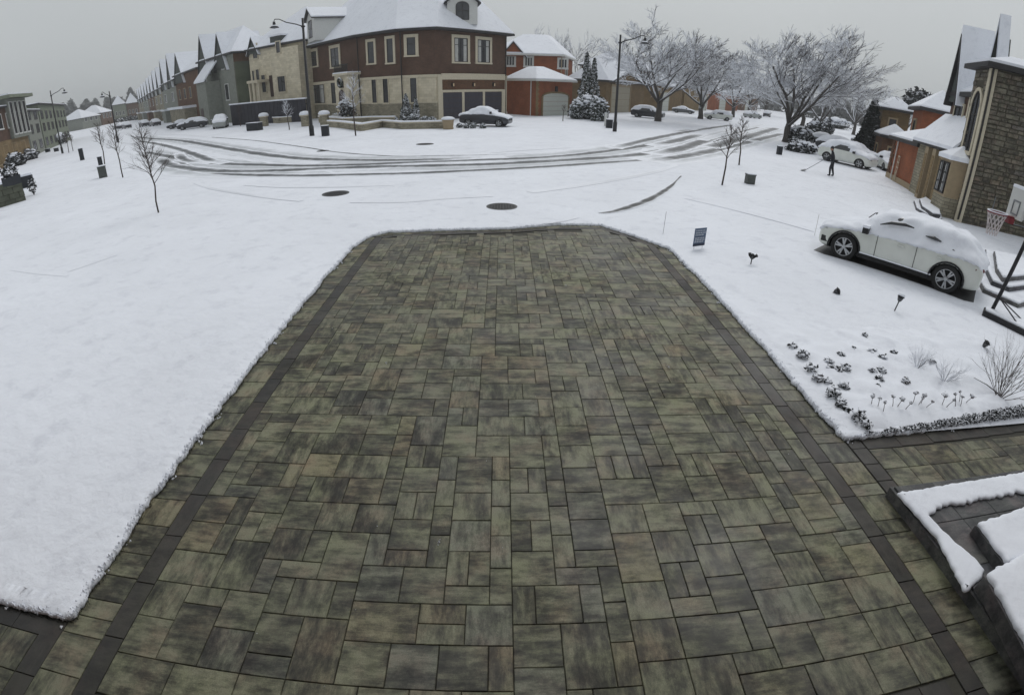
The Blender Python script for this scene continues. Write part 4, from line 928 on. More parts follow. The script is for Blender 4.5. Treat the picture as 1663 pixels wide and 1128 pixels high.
def back_house(label, pl, pm, pr_, h, ridge, wm, over=.5, winq=()):
    a, b, c = AT(*pl)[0], AT(*pm)[0], AT(*pr_)[0]; d = a + (c - b); P = [tuple(a), tuple(b), tuple(c), tuple(d)]
    r = house(label, P, h, wm, ridge, over=over); W1, W2 = Wall(a, b), Wall(b, c)
    for Wk in (W1, W2): window(r, Wk, Wk.L * .3, Wk.L * .55, h - 2.2, h - .8, 2, 1, 'trim_tan', sw=.15)
    return r
back_house('red brown brick house with a broad white hip roof behind the orange garage', (1480, 200, 52), (1496, 200, 47), (1562, 205, 50), 5.2, 7.0, 'brick_orange')
back_house('low olive brown house with flat snowy roof right of the dark spruce', (1418, 190, 70), (1432, 190, 62), (1478, 190, 62), 5.0, 6.4, 'brick_olive')
back_house('brown garage with wide snow roof below the olive house, between cars and trees', (1424, 215, 60), (1436, 215, 56), (1482, 215, 54), 2.4, 3.6, 'brick_brown', .35)
# ================================================================== TREES
RMIN = 0.0
def grow(mb, p, d, Ln, r, lvl, mx, kids_, ang, tb, up=.12, decay=.66, mb2=None, lim=2, zig=.16):
    r = max(r, RMIN)
    n = 4 if lvl < 2 else (3 if lvl < mx else 2); path = [p.copy()]; dd = d.copy(); q = p.copy(); rr = [r]
    for k in range(n):
        dd = (dd + Vector((random.gauss(0, zig), random.gauss(0, zig), random.gauss(0, zig * .7) + up * (1 - dd.z)))).normalized(); q = q + dd * (Ln / n); path.append(q.copy()); rr.append(max(RMIN * .8, r * (1 - (1 - tb) * (k + 1) / n)))
    (mb2 if (mb2 is not None and lvl < lim) else mb).tube(path, rr, 6 if lvl < 1 else (5 if lvl < 2 else 3), cap=lvl < 2)
    if lvl >= mx: return
    nk = kids_[min(lvl, len(kids_) - 1)]
    for k in range(nk):
        t = .28 + .72 * (k + random.random() * .8) / nk; t = min(t, .999); i = int(t * n); f = t * n - i; base = path[i].lerp(path[i + 1], f)
        loc = (path[i + 1] - path[i]).normalized(); ax = loc.orthogonal().normalized(); ax.rotate(Matrix.Rotation(random.uniform(0, 6.283), 3, loc)); a = R(random.uniform(*ang)) * (1.0 if k < nk - 1 else .35)
        nd = loc.copy(); nd.rotate(Matrix.Rotation(a, 3, ax))
        grow(mb, base, nd, Ln * decay * random.uniform(.75, 1.15) * (1.12 - .35 * t), r * (1 - (1 - tb) * t) * .68, lvl + 1, mx, kids_, ang, tb, up, decay, mb2, lim, zig)
def big_tree(label, x, y, H, spread, seed, limbs=6, trunk=.16, mx=5, kids_=(5, 6, 6, 5, 5), thick=.30, lean=(0, 0), group='snow dusted street trees'):
    global RMIN; RMIN = math.hypot(x, y) * .00042
    random.seed(seed); t = thing('tree', label, 'tree', (x, y, 0), 0, group)
    tr, cr = MB(), MB(); th = H * trunk
    tr.tube([(x, y, -.1), (x + .05, y, th * .3), (x + random.uniform(-.2, .2), y, th * .75), (x + random.uniform(-.3, .3), y + .1, th * 1.1)], [thick * 1.25, thick, thick * .88, thick * .85], 9)
    for k in range(limbs):
        az = 2 * math.pi * (k + random.uniform(-.25, .25)) / limbs; el = R(random.uniform(34, 58)) if k % 3 else R(random.uniform(66, 82))
        d = Vector((math.cos(az) * math.cos(el), math.sin(az) * math.cos(el), math.sin(el)))
        Ln = (H - th) * .56 * math.sin(el) + spread / 2 * .56 * math.cos(el)
        grow(cr, Vector((x, y, th * random.uniform(.8, 1.05))), d, Ln, thick * .5, 1, mx, kids_, (22, 52), .42, .05, .62, tr, 2, .13)
    # lift / fit to the wanted height
    zs = [v[2] for v in cr.v]; top = max(zs); f = (H - th) / (top - th)
    xs = [math.hypot(v[0] - x, v[1] - y) for v in cr.v]; w = sorted(xs)[int(len(xs) * .985)]; g = (spread / 2) / w
    def fit(v):
        k = max(0, min(1, (v[2] - th * .8) / (th * 2.2))); gg = 1 + (g - 1) * k; kl = max(0, (v[2] - th) / (top - th)) ** .8; return (x + (v[0] - x) * gg + lean[0] * kl, y + (v[1] - y) * gg + lean[1] * kl, v[2] if v[2] < th else th + (v[2] - th) * f)
    cr.v = [fit(v) for v in cr.v]; tr.v = [fit(v) for v in tr.v]
    hp('trunk', tr, 'bark', t, True); hp('crown', cr, 'twig', t); RMIN = 0.0; return t
def tpos(bx, by): return tuple(G(bx, by))
x, y = tpos(1068, 198); big_tree('tallest snow dusted tree with spreading crown just right of the street lamp', x, y, 15.2, 21, 5, 6, .17, 5, thick=.42)
x, y = tpos(1137, 194); big_tree('second snow dusted tree, right of the tallest one, white van behind', x, y, 13.6, 18.5, 8, 6, .17, 5, thick=.42)
x, y = tpos(1275, 232); big_tree('broad low forked snow dusted tree beside the hedge, nearest on the right', x, y, 13.2, 20, 12, 7, .16, 5, (5, 6, 6, 5, 5), .36, lean=(3.0, -1.7))
p, _ = AT(1300, 215, 84); big_tree('dark stemmed tree standing close behind the broad right hand tree', p.x, p.y, 12.5, 13, 15, 5, .25, 4, (5, 5, 5, 4), .34)
p, _ = AT(1190, 186, 120); big_tree('smaller street tree between the second and third large trees', p.x, p.y, 12.5, 15, 17, 5, .2, 4, (5, 5, 5, 5), .4)
p, _ = AT(1216, 184, 150); big_tree('far thin street tree deep along the right street', p.x, p.y, 14, 17, 18, 5, .2, 4, (5, 5, 5, 5), .45)
p, _ = AT(1243, 182, 180); big_tree('most distant street tree at the vanishing end of the right street', p.x, p.y, 15, 20, 19, 5, .2, 4, (5, 5, 5, 5), .5)
p, _ = AT(1330, 212, 95); big_tree('dark twiggy tree above the parked cars at right', p.x, p.y, 11.5, 14, 25, 5, .2, 4, (5, 5, 5, 4), .34)
p, _ = AT(1388, 205, 120); big_tree('pale far tree behind the parked cars, left of the spruce', p.x, p.y, 12, 15, 26, 5, .2, 4, (5, 5, 4, 4), .35)
for px_, d, H_, sd, lb in ((872, 120, 17.5, 31, 'bare tree top rising over the ridge of the brick house, left one'), (905, 124, 17.5, 32, 'bare tree top over the middle of the brick house roof'), (938, 126, 17.0, 33, 'bare tree top over the right end of the brick house roof'),
                           (1465, 90, 9.2, 34, 'bare treetop above the olive house at right'), (1492, 92, 9.4, 35, 'bare treetop above the hip roof, farthest right')):
    p, _ = AT(px_, 100, d); big_tree(lb, p.x, p.y, H_, 9 if px_ < 1000 else 7, sd, 5, .35, 4, (4, 4, 4, 3), .22, group='bare trees behind the houses')
def sapling(label, x, y, H, seed, crown0=.32, spread=.33, n=13, r=.03, snowy_=False, group='young street saplings'):
    random.seed(seed); t = thing('sapling', label, 'sapling', (x, y, 0), 0, group); tr, cr = MB(), MB()
    path = [Vector((x, y, -.05))]; q = path[0]
    for k in range(6): q = q + Vector((random.gauss(0, .012) * H, random.gauss(0, .012) * H, H / 6)); path.append(q)
    tr.tube(path, [r * 1.1, r, r * .9, r * .75, r * .55, r * .4, r * .2], 7)
    for k in range(n):
        f = crown0 + (0.93 - crown0) * k / n; i = int(f * 6); b = path[i].lerp(path[i + 1], f * 6 - i); az = k * 2.4 + random.uniform(-.4, .4); el = R(random.uniform(38, 60))
        d = Vector((math.cos(az) * math.cos(el), math.sin(az) * math.cos(el), math.sin(el)))
        grow(cr, b, d, H * spread * (1.25 - f), r * .42, 1, 3, (0, 6, 5), (20, 48), .4, .10, .55, None, 0, .12)
    hp('trunk', tr, 'twig_bare', t, True); hp('crown', cr, 'twig' if snowy_ else 'twig_bare', t); return t
def sap(label, bx, by, tx, ty, seed, **k): p = G(bx, by); return sapling(label, p.x, p.y, HT(bx, by, tx, ty), seed, **k)
sap('nearest bare sapling on the left lawn, full twiggy crown', 258, 348, 222, 205, 41, crown0=.36, n=24, r=.032, spread=.36)
sap('slim bare sapling standing between the nearest one and the grey utility box', 200, 290, 180, 195, 42, crown0=.4, r=.04)
sap('bare sapling directly behind the grey utility box on the left lawn', 170, 268, 152, 198, 43, crown0=.4, r=.05)
sap('small distant sapling beside the black post on the left, right of the near lamp', 119, 246, 112, 218, 44, crown0=.5, r=.05)
sap('thin distant sapling immediately right of the left street lamp', 112, 249, 105, 216, 45, crown0=.5, r=.05)
sap('thin sapling in front of the dark fence with a snowy crown', 470, 212, 456, 163, 46, crown0=.45, r=.055, snowy_=True)
sap('tiny sapling in front of the left end of the dark fence', 391, 206, 385, 170, 47, crown0=.55, n=8, r=.05)
sap('sapling with many snowy twigs in front of the corner house door', 578, 222, 560, 120, 48, crown0=.45, r=.06, n=16, snowy_=True)
sap('bare sapling on the right lawn nearest to the driveway', 1172, 303, 1186, 200, 49, crown0=.45, r=.04)
sap('bare sapling behind and right of the nearest right hand sapling', 1200, 270, 1224, 190, 50, crown0=.45, r=.045)
sap('short thin sapling in front of the white arched garage door', 914, 198, 915, 168, 51, crown0=.5, n=6, r=.05)
M['spruce'] = snowy('spruce_needles', (0.016, 0.02, 0.017, 1), .75, 1.15, scale=5, amt=.6)
# ---- evergreens, hedges and bushes
def leaves(mb, n, fn, size, flat=.0):
    for _ in range(n):
        p, s = fn(); s *= size * random.uniform(.6, 1.4); a = Vector((random.gauss(0, 1), random.gauss(0, 1), random.gauss(0, .55))).normalized(); b = a.orthogonal().normalized(); b.rotate(Matrix.Rotation(random.uniform(0, 6.28), 3, a)); c = a.cross(b)
        if c.length < .1: continue
        p = Vector(p); mb.quad([p - a * s, p + b * s * .55, p + a * s, p - b * s * .55])
def ell(c, rx, ry, rz, lump=.25, seed=0):
    def f():
        while True:
            v = Vector((random.gauss(0, 1), random.gauss(0, 1), random.gauss(0, 1))).normalized()
            k = 1 + lump * noise.noise(v * 2.3 + Vector((seed, 0, 0))) * 1.6; rr = random.uniform(.55, 1.0) ** .5 * k
            if v.z * rr * rz + c[2] > 0: return (c[0] + v.x * rx * rr, c[1] + v.y * ry * rr, c[2] + v.z * rz * rr), 1.0
    return f
def cone(c, r, h, p=1.0, seed=0):
    def f():
        t = random.random() ** 1.15; a = random.uniform(0, 6.28); k = 1 + .28 * noise.noise((math.cos(a) * 1.5 + seed, math.sin(a) * 1.5, t * 6)) * 1.5
        rr = r * (1 - t) ** p * k * random.uniform(.6, 1.05) ** .5; return (c[0] + rr * math.cos(a), c[1] + rr * math.sin(a), c[2] + h * t), 1.0
    return f
def core(mb, c, rx, ry, rz, seg=8):
    mb.lathe([(rx * .35, -rz * .8), (rx * .72, -rz * .35), (rx * .78, 0), (rx * .6, rz * .45), (rx * .25, rz * .78)], seg, c)
def bush(label, c, rx, ry, rz, n=900, size=.09, m='leaf', cat='shrub', name='shrub', group=None, seed=0, cap=True):
    random.seed(seed + 100); t = thing(name, label, cat, (c[0], c[1], 0), 0, group)
    mb = MB(); core(mb, (c[0], c[1], c[2]), rx, ry, rz); hp('branches', mb, 'leaf_dark', t, True)
    mb = MB(); leaves(mb, n, ell(c, rx, ry, rz, .3, seed), size); hp('foliage', mb, m, t)
    if cap:
        mb = MB(); K = 26
        for k in range(K):
            a = random.uniform(0, 6.28); q = random.uniform(0, .85) ** .5; x_, y_ = c[0] + rx * q * math.cos(a), c[1] + ry * q * math.sin(a); z_ = c[2] + rz * math.sqrt(max(0, 1 - q * q)) * .96
            s = rx * random.uniform(.13, .26); mb.lathe([(s * .6, -s * .25), (s, 0), (s * .8, s * .3), (s * .3, s * .45)], 7, (x_, y_, z_))
        hp('snow_clumps', mb, 'snow_small', t, True)
    return t
def conifer(label, x, y, r, h, n=2500, size=.16, z0=.2, tops=1, m='leaf', seed=0, group=None):
    random.seed(seed + 300); t = thing('evergreen_tree', label, 'evergreen tree', (x, y, 0), 0, group)
    mb = MB(); mb.tube([(x, y, -.1), (x, y, h * .9)], [r * .12, .02], 6); hp('trunk', mb, 'bark', t); mb = MB()
    for k in range(tops):
        ox = (k - (tops - 1) / 2) * r * .75; leaves(mb, n // tops, cone((x + ox, y, z0), r * (1 if tops == 1 else .8), h * (1 - .09 * k) - z0, .75, seed + k), size)
    hp('foliage', mb, m, t); return t
def pxbush(label, bx, by, wpx, hpx, **k):
    g = G(bx, by); d = g.length; s = d / 836 * 1.0; rx = wpx * s / 2; h = hpx * s
    return bush(label, (g.x, g.y + rx * .5, h * .42), rx, rx * .9, h * .58, **k)
g = G(962, 192); conifer('tall pointed double topped cedar laden with snow in front of the brick house', *AT(957, 150, 71.5)[0], 1.35, 8.4, 5200, .18, .3, 2, seed=1)
def dbush(label, px_, d, w, h, **k): p = AT(px_, 185, d)[0]; return bush(label, (p.x, p.y, h * .42), w / 2, w * .45, h * .58, **k)
dbush('wide snow laden shrub at the foot of the double topped cedar', 955, 68, 4.3, 2.9, n=2600, size=.15, seed=2)
dbush('rounded snowy shrub left of the wide one, by the white garage door', 936, 66.5, 1.9, 2.3, n=1200, size=.14, seed=3)
dbush('cone shaped snowy shrub in front of the wide shrub', 973, 64.5, 2.1, 2.8, n=1600, size=.15, seed=4)
conifer('dark spruce behind the parked cars at right', *AT(1412, 215, 62)[0], 1.35, 5.9, 3500, .24, .4, 1, 'spruce', 5)
g = AT(1488, 180, 80)[0]; bush('round dark evergreen crown above the houses at right', (g.x, g.y, 7.2), 1.9, 1.9, 1.4, 900, .28, 'leaf_dark', 'tree', 'evergreen_tree', seed=6, cap=False)
g = G(650, 200); conifer('dark cedar at the corner of the corner house, larger of the pair', -10.6, 59.3, .75, 3.1, 1500, .12, .1, 1, 'leaf', 7, 'cedars against the corner house'); conifer('narrow dark cedar right beside the larger one at the corner house', -9.5, 59.2, .5, 2.7, 900, .12, .1, 1, 'leaf', 8, 'cedars against the corner house')
for k, (bx, by, w, h, lb) in enumerate(((640, 202, 12, 12, 'small snowy shrub under the stone wall left of the cedars'), (672, 202, 16, 16, 'loose snowy shrub just right of the cedars'), (690, 200, 14, 10, 'low snow covered shrub right of the loose one'), (702, 203, 12, 12, 'round snow capped shrub near the garage end of the bed'), (563, 198, 30, 34, 'bare pinkish snowy shrub beside the front steps of the corner house'),
                                            (527, 190, 16, 26, 'pale snow laden shrub in front of the wide window of the corner house'), (548, 195, 11, 11, 'small dark planter shrub left of the front steps'), (480, 185, 15, 20, 'round topped snowy shrub against the dark fence'))):
    pxbush(lb, bx, by, w, h, n=700, size=.12, seed=10 + k, m='leaf_brown' if k in (4,) else 'leaf')
for k, (bx, by, w, h, lb) in enumerate(((746, 209, 8, 8, 'first snow ball shrub from the left in front of the dark sedan'), (757, 210, 9, 9, 'second snow ball shrub in front of the dark sedan'), (768, 210, 9, 10, 'third snow ball shrub in front of the dark sedan'), (784, 210, 10, 8, 'fourth snow ball shrub, by the rear wheel of the dark sedan'))):
    pxbush(lb, bx, by, w, h, n=350, size=.10, seed=30 + k, group='row of little shrubs in front of the sedan')
# hedges near the white van
for k, (bx, by, w, h, lb) in enumerate(((1302, 236, 42, 26, 'bushy dark hedge with snow at the foot of the broad tree, rear one'), (1307, 250, 44, 17, 'low clipped hedge with a flat snow cap in front of the white van'), (1325, 225, 26, 26, 'pyramid shaped dark bush behind the hedge'), (1345, 220, 18, 22, 'second pyramid bush between hedge and dark car'), (1425, 240, 40, 30, 'spreading snowy bush below the spruce'), (1362, 210, 50, 14, 'long low hedge behind the dark snowy car'))):
    pxbush(lb, bx, by, w, h, n=1500, size=.15, seed=40 + k, m='leaf_dark')
for k, (bx, by, w, h, lb) in enumerate(((42, 262, 26, 14, 'dark hedge with snow by the far left townhouse'), (75, 240, 46, 16, 'dark shrubs behind the left street lamp'), (60, 245, 26, 12, 'dark shrub mass left of the left street lamp'), (22, 272, 26, 18, 'snowy brown hedge near the left edge'), (87, 205, 30, 14, 'brown shrub below the grey green block'))):
    pxbush(lb, bx, by, w, h, n=1100, size=.22, seed=60 + k, m='leaf_dark')
for k in range(16):
    px_ = 128 + k * 6.4; pxbush('small dark shrub in the distant line along the left street', px_, 207 - k * .8, random.uniform(7, 14), random.uniform(4, 8), n=160, size=.5, seed=80 + k, m='leaf_dark', group='distant shrubs lining the left street', cap=False)
mb = MB(); random.seed(5)
def woods(x0, x1, d, z0, z1, n, s, yb=190):
    for _ in range(n):
        px_ = random.uniform(x0, x1); p, _z = AT(px_, yb, d * random.uniform(.96, 1.08)); h = z0 + (z1 - z0) * (.65 + .5 * noise.noise((px_ * .08, 1, d))) * random.random() ** .5
        leaves(mb, 1, lambda: ((p.x, p.y, h), 1.0), s)
woods(-30, 60, 330, 0, 12, 2500, 2.2); woods(60, 240, 400, 0, 22, 15000, 1.2); woods(1195, 1300, 330, 0, 17, 5000, 1.4); woods(1290, 1440, 260, 0, 13, 6000, 1.2); woods(940, 1110, 200, 0, 12, 5000, 1.1)
M['far_wood'] = plain('distant_frosted_wood', (0.17, 0.175, 0.175, 1), .9, var=.5, scale=.3)
tag(part('distant_trees', mb, 'far_wood', None, kind='stuff'), 'grey snowy belt of distant trees along the horizon', 'trees')
HAZE = 0.0008
# ================================================================== VEHICLES
def paint(name, c, rough=.3):
    m, n, l, b = mat(name, rough, 0, .5); t = tex_noise(n, l, 2, 4); r = rampn(n, l, t.outputs['Fac'], [(.3, vary(lin(c), .93)), (.7, vary(lin(c), 1.05))]); l.new(r.outputs[0], b.inputs['Base Color']); b.inputs['Coat Weight'].default_value = .4; return m
M['paint_white'] = paint('white_car_paint', '#d2d5ce'); M['paint_dark'] = paint('dark_car_paint', '#1c1e26'); M['paint_grey'] = paint('grey_car_paint', '#55585a'); M['paint_red'] = paint('maroon_car_paint', '#4a2226'); M['paint_silver'] = paint('silver_car_paint', '#8e9290')
M['car_glass'] = plain('car_glass', (.015, .017, .02, 1), .1, spec=.8); M['tail'] = plain('tail_lamp', '#5a1512', .3); M['head'] = plain('head_lamp', '#a9adab', .2, .2)
# station: x fraction from the nose, low z, belt z, top z, half width factor, top half-width factor
SUVP = [(0, .42, .60, .66, .74, .70), (.012, .30, .74, .84, .86, .80), (.04, .26, .84, .95, .93, .86), (.12, .25, .93, 1.03, .98, .86), (.235, .25, .98, 1.10, 1.0, .86), (.275, .25, 1.0, 1.16, 1.0, .82), (.335, .25, 1.01, 1.42, 1.0, .72), (.395, .25, 1.02, 1.58, 1.0, .69), (.50, .25, 1.03, 1.65, 1.0, .69), (.65, .25, 1.04, 1.64, 1.0, .68), (.80, .25, 1.06, 1.58, 1.0, .66), (.87, .27, 1.06, 1.48, .99, .64), (.925, .28, 1.06, 1.27, .98, .64), (.97, .30, 1.0, 1.08, .95, .74), (.993, .34, .88, .94, .90, .80), (1, .44, .76, .80, .82, .74)]
SEDP = [(0, .38, .52, .58, .74, .70), (.012, .28, .62, .70, .86, .80), (.05, .24, .72, .80, .93, .86), (.14, .22, .80, .90, .98, .86), (.27, .22, .86, .98, 1.0, .84), (.31, .22, .88, 1.02, 1.0, .8), (.37, .22, .90, 1.22, 1.0, .70), (.44, .22, .91, 1.40, 1.0, .66), (.56, .22, .92, 1.44, 1.0, .66), (.68, .22, .93, 1.38, 1.0, .64), (.77, .22, .94, 1.20, 1.0, .64), (.83, .24, .94, 1.04, .99, .7), (.95, .26, .90, .98, .96, .8), (.99, .32, .78, .86, .9, .8), (1, .4, .66, .72, .82, .74)]
def car_meshes(prof, L, Wd, paintm, wr, ax, full_snow, sub=2, seed=0, hs_=1.0):
    hw = Wd / 2; bm = bmesh.new(); rings = []
    for f, zl, zb, zt, wf, tf in prof:
        x = L / 2 - f * L; w = hw * wf; t = hw * tf if zt - zb > .14 else hw * wf * .9; zl, zb, zt = zl * hs_, zb * hs_, zt * hs_
        half = [(0, zl), (w * .8, zl), (w * .965, zl + .07), (w, zl + (zb - zl) * .45), (w * .985, zb - .03), (w * .95, zb + .02), (t, zt - .07), (t * .8, zt - .01), (0, zt + .01)]
        ring = [bm.verts.new((x, y, z)) for y, z in half] + [bm.verts.new((x, -y, z)) for y, z in reversed(half[1:-1])]; rings.append(ring)
    n = len(rings[0])
    for a, b in zip(rings, rings[1:]):
        for k in range(n): bm.faces.new((a[k], b[k], b[(k + 1) % n], a[(k + 1) % n]))
    bm.faces.new(rings[0][::-1]) ; bm.faces.new(rings[-1]); bmesh.ops.recalc_face_normals(bm, faces=bm.faces)
    me = bpy.data.meshes.new('tmp'); bm.to_mesh(me); bm.free(); o = bpy.data.objects.new('tmp', me); COL.objects.link(o)
    md = o.modifiers.new('s', 'SUBSURF'); md.levels = md.render_levels = sub
    dg = bpy.context.evaluated_depsgraph_get(); shell = bpy.data.meshes.new_from_object(o.evaluated_get(dg))
    cb = MB()
    for sx in ax:
        for sy in (-1, 1):
            base = len(cb.v); sg = 20; y0, y1 = sy * (hw - .36), sy * (hw + .2); r = wr + .075
            for y in (y0, y1):
                for k in range(sg): a = 2 * math.pi * k / sg; cb.v.append((sx + r * math.cos(a), y, wr + r * math.sin(a)))
            for k in range(sg): k2 = (k + 1) % sg; cb.f.append((base + k, base + k2, base + sg + k2, base + sg + k)); cb.uv.append([(0, 0)] * 4); cb.m.append(0)
            cb.f.append(tuple(base + k for k in range(sg))); cb.f.append(tuple(base + sg + k for k in reversed(range(sg)))); cb.uv += [[(0, 0)] * sg] * 2; cb.m += [0, 0]
    cm = cb.mesh('cut', 'rubber'); b2 = bmesh.new(); b2.from_mesh(cm); bmesh.ops.recalc_face_normals(b2, faces=b2.faces); b2.to_mesh(cm); b2.free(); co = bpy.data.objects.new('cut', cm); COL.objects.link(co)
    mb_ = o.modifiers.new('b', 'BOOLEAN'); mb_.object = co; mb_.operation = 'DIFFERENCE'; mb_.solver = 'EXACT'
    dg = bpy.context.evaluated_depsgraph_get(); body = bpy.data.meshes.new_from_object(o.evaluated_get(dg)); body.name = 'body'
    bpy.data.objects.remove(o); bpy.data.objects.remove(co)
    body.materials.clear(); body.materials.append(M[paintm]); body.materials.append(M['rubber'])
    for p in body.polygons:
        c, nn = p.center, p.normal
        inw = any(math.hypot(c.x - sx, c.z - wr) < wr + .085 and abs(c.y) < hw * .995 and abs(nn.y) < .9 or (math.hypot(c.x - sx, c.z - wr) < wr + .07 and abs(c.y) < hw - .3) for sx in ax)
        p.material_index = 1 if (inw or c.z < .31) else 0; p.use_smooth = not inw
    prs = {k: np.interp for k in ()}
    fx = [L / 2 - q[0] * L for q in prof][::-1]; zbs = [q[2] * hs_ for q in prof][::-1]; zts = [q[3] * hs_ for q in prof][::-1]
    def zb_at(x): return float(np.interp(x, fx, zbs))
    def zt_at(x): return float(np.interp(x, fx, zts))
    xa = L / 2 - (.27 if prof is SUVP else .30) * L; xb = L / 2 - (.94 if prof is SUVP else .83) * L
    def iswin(c, nn): return xb < c.x < xa and zb_at(c.x) + .05 < c.z < zt_at(c.x) - .05 and nn.z < .93 and zt_at(c.x) - zb_at(c.x) > .16
    def sub_mesh(name, test, off, matn, rag=0.0, edge=.004):
        bm = bmesh.new(); bm.from_mesh(shell); kill = [f for f in bm.faces if not test(f.calc_center_median(), f.normal)]; bmesh.ops.delete(bm, geom=kill, context='FACES')
        bm.normal_update(); bnd = {v for e in bm.edges if e.is_boundary for v in e.verts}; N = {v: v.normal.copy() for v in bm.verts}
        for v in bm.verts:
            k = edge if v in bnd else off + noise.noise(v.co * 3.1 + Vector((seed, 0, 0))) * rag; q = v.co.copy()
            v.co = v.co + N[v] * k
            if v in bnd and rag: v.co += Vector((noise.noise(q * 9), 0, noise.noise(q * 11 + Vector((3, 3, 3))))) * .035
        m = bpy.data.meshes.new(name); bm.to_mesh(m); bm.free(); m.materials.clear(); m.materials.append(M[matn]); m.polygons.foreach_set('use_smooth', [True] * len(m.polygons)); return m
    parts = {'body': body}
    parts['window'] = sub_mesh('window', iswin, .006, 'car_glass')
    if full_snow: st = lambda c, nn: (c.z > zb_at(c.x) - .06 + noise.noise(Vector((c.x * 2.2, c.y, seed))) * .10 and (nn.z > .3 or iswin(c, nn) or c.z > zb_at(c.x) + .04))
    else: st = lambda c, nn: nn.z > .45 and c.z > .5
    parts['snow_layer'] = sub_mesh('snow_layer', st, .055 if full_snow else .11, 'snow_small', .08)
    return parts
def wheel_meshes(r, w, spokes=5):
    mb = MB(); T = lambda p: (p[0], p[2], p[1]) ; T2 = lambda p: (p[0], -p[2], p[1])
    pf = [(r * .68, -w / 2), (r * .93, -w / 2), (r, -w / 2 + .03), (r, w / 2 - .03), (r * .93, w / 2), (r * .68, w / 2)]; mb.lathe(pf, 28, T=T2, cap=False); ty = mb.mesh('tyre', 'rubber', True)
    mb = MB(); mb.lathe([(r * .70, -w * .3), (r * .70, w * .45), (r * .645, w * .45), (r * .61, w * .1), (0.02, w * .1)], 28, T=T2, cap=False); rm = mb.mesh('rim', 'black_metal', True)
    mb = MB()
    for k in range(spokes):
        a = 2 * math.pi * k / spokes
        for s in (-.11, .11):
            c, sn = math.cos(a), math.sin(a); c2, s2 = math.cos(a + s * 1.6), math.sin(a + s * 1.6); p0 = (r * .1 * c, r * .1 * sn); p1 = (r * .66 * c2, r * .66 * s2); d = Vector((p1[0] - p0[0], p1[1] - p0[1])).normalized(); nn = Vector((-d.y, d.x)) * r * .055
            y = -w * .40; q = [(p0[0] - nn.x, y, p0[1] - nn.y), (p1[0] - nn.x, y, p1[1] - nn.y), (p1[0] + nn.x, y, p1[1] + nn.y), (p0[0] + nn.x, y, p0[1] + nn.y)]; q2 = [(a_[0], y + .05, a_[2]) for a_ in q]
            mb.quad(q)
            for i in range(4): j = (i + 1) % 4; mb.quad([q[i], q2[i], q2[j], q[j]])
    mb.lathe([(r * .14, -w * .1), (r * .14, w * .43), (.01, w * .45)], 12, T=T2)
    mb.lathe([(r * .70, w * .40), (r * .70, w * .47), (r * .64, w * .47), (r * .64, w * .40)], 28, T=T2, cap=False)
    sp = mb.mesh('spokes', 'silver'); return ty, rm, sp
_w = {}
def make_car(name, label, cat, x, y, head, prof, L, Wd, paintm, wr=.36, snowfull=False, seed=0, sub=2, hs_=1.0, group=None, wb=None):
    """head: direction the nose points (unit vector)"""
    wb = wb or L * .615; ax = (L / 2 - L * .185, L / 2 - L * .185 - wb); P = car_meshes(prof, L, Wd, paintm, wr, ax, snowfull, sub, seed, hs_)
    t = thing(name, label, cat, (x, y, .0), math.atan2(head[1], head[0]), group)
    link('body', P['body'], t); link('window', P['window'], t); link('snow_layer', P['snow_layer'], t)
    if wr not in _w: _w[wr] = wheel_meshes(wr, .24)
    ty, rm, sp = _w[wr]
    for sx in ax:
        for sy in (1, -1):
            wh = link('wheel', None, t, (sx, sy * (Wd / 2 - .135), wr + .05)); wh.rotation_euler = (0, random.uniform(0, 1), 0)
            if sy > 0: wh.rotation_euler = (0, wh.rotation_euler[1], math.pi)
            link('tyre', ty, wh); link('rim', rm, wh); link('spokes', sp, wh)
    h = Wd / 2; T = None
    for sy in (1, -1):
        mb = MB(); zb = .66 * hs_ * (1.12 if prof is SUVP else 1)
        mb.tube([(L / 2 - .06, sy * h * .52, zb), (L / 2 - .10, sy * h * .76, zb + .03), (L / 2 - .26, sy * h * .90, zb + .09)], [.05, .075, .04], 8); link('headlight', mb.mesh('headlight', 'head', True), t)
        mb = MB(); mb.tube([(-L / 2 + .03, sy * h * .55, zb + .12), (-L / 2 + .06, sy * h * .78, zb + .15), (-L / 2 + .24, sy * h * .935, zb + .16)], [.05, .06, .03], 8); link('tail_light', mb.mesh('tail_light', 'tail', True), t)
        mb = MB(); mx_ = L / 2 - (.30 if prof is SUVP else .34) * L; mb.box(mx_ - .08, mx_ + .08, sy * (h * .96) if sy > 0 else -h - .20, sy * (h + .20) if sy > 0 else -h * .96, 1.0 * hs_, 1.16 * hs_); mr_ = link('mirror', mb.mesh('mirror', 'black_metal'), t)
        mb = MB(); mb.box(mx_ - .09, mx_ + .09, (h * 1.0) if sy > 0 else -h - .21, (h + .21) if sy > 0 else -h * 1.0, 1.162 * hs_, 1.23 * hs_); link('snow_cap', mb.mesh('snow_cap', 'snow_small'), mr_)
    return t, ax
def dirpx(a, b): d = G(*b) - G(*a); return d.normalized()
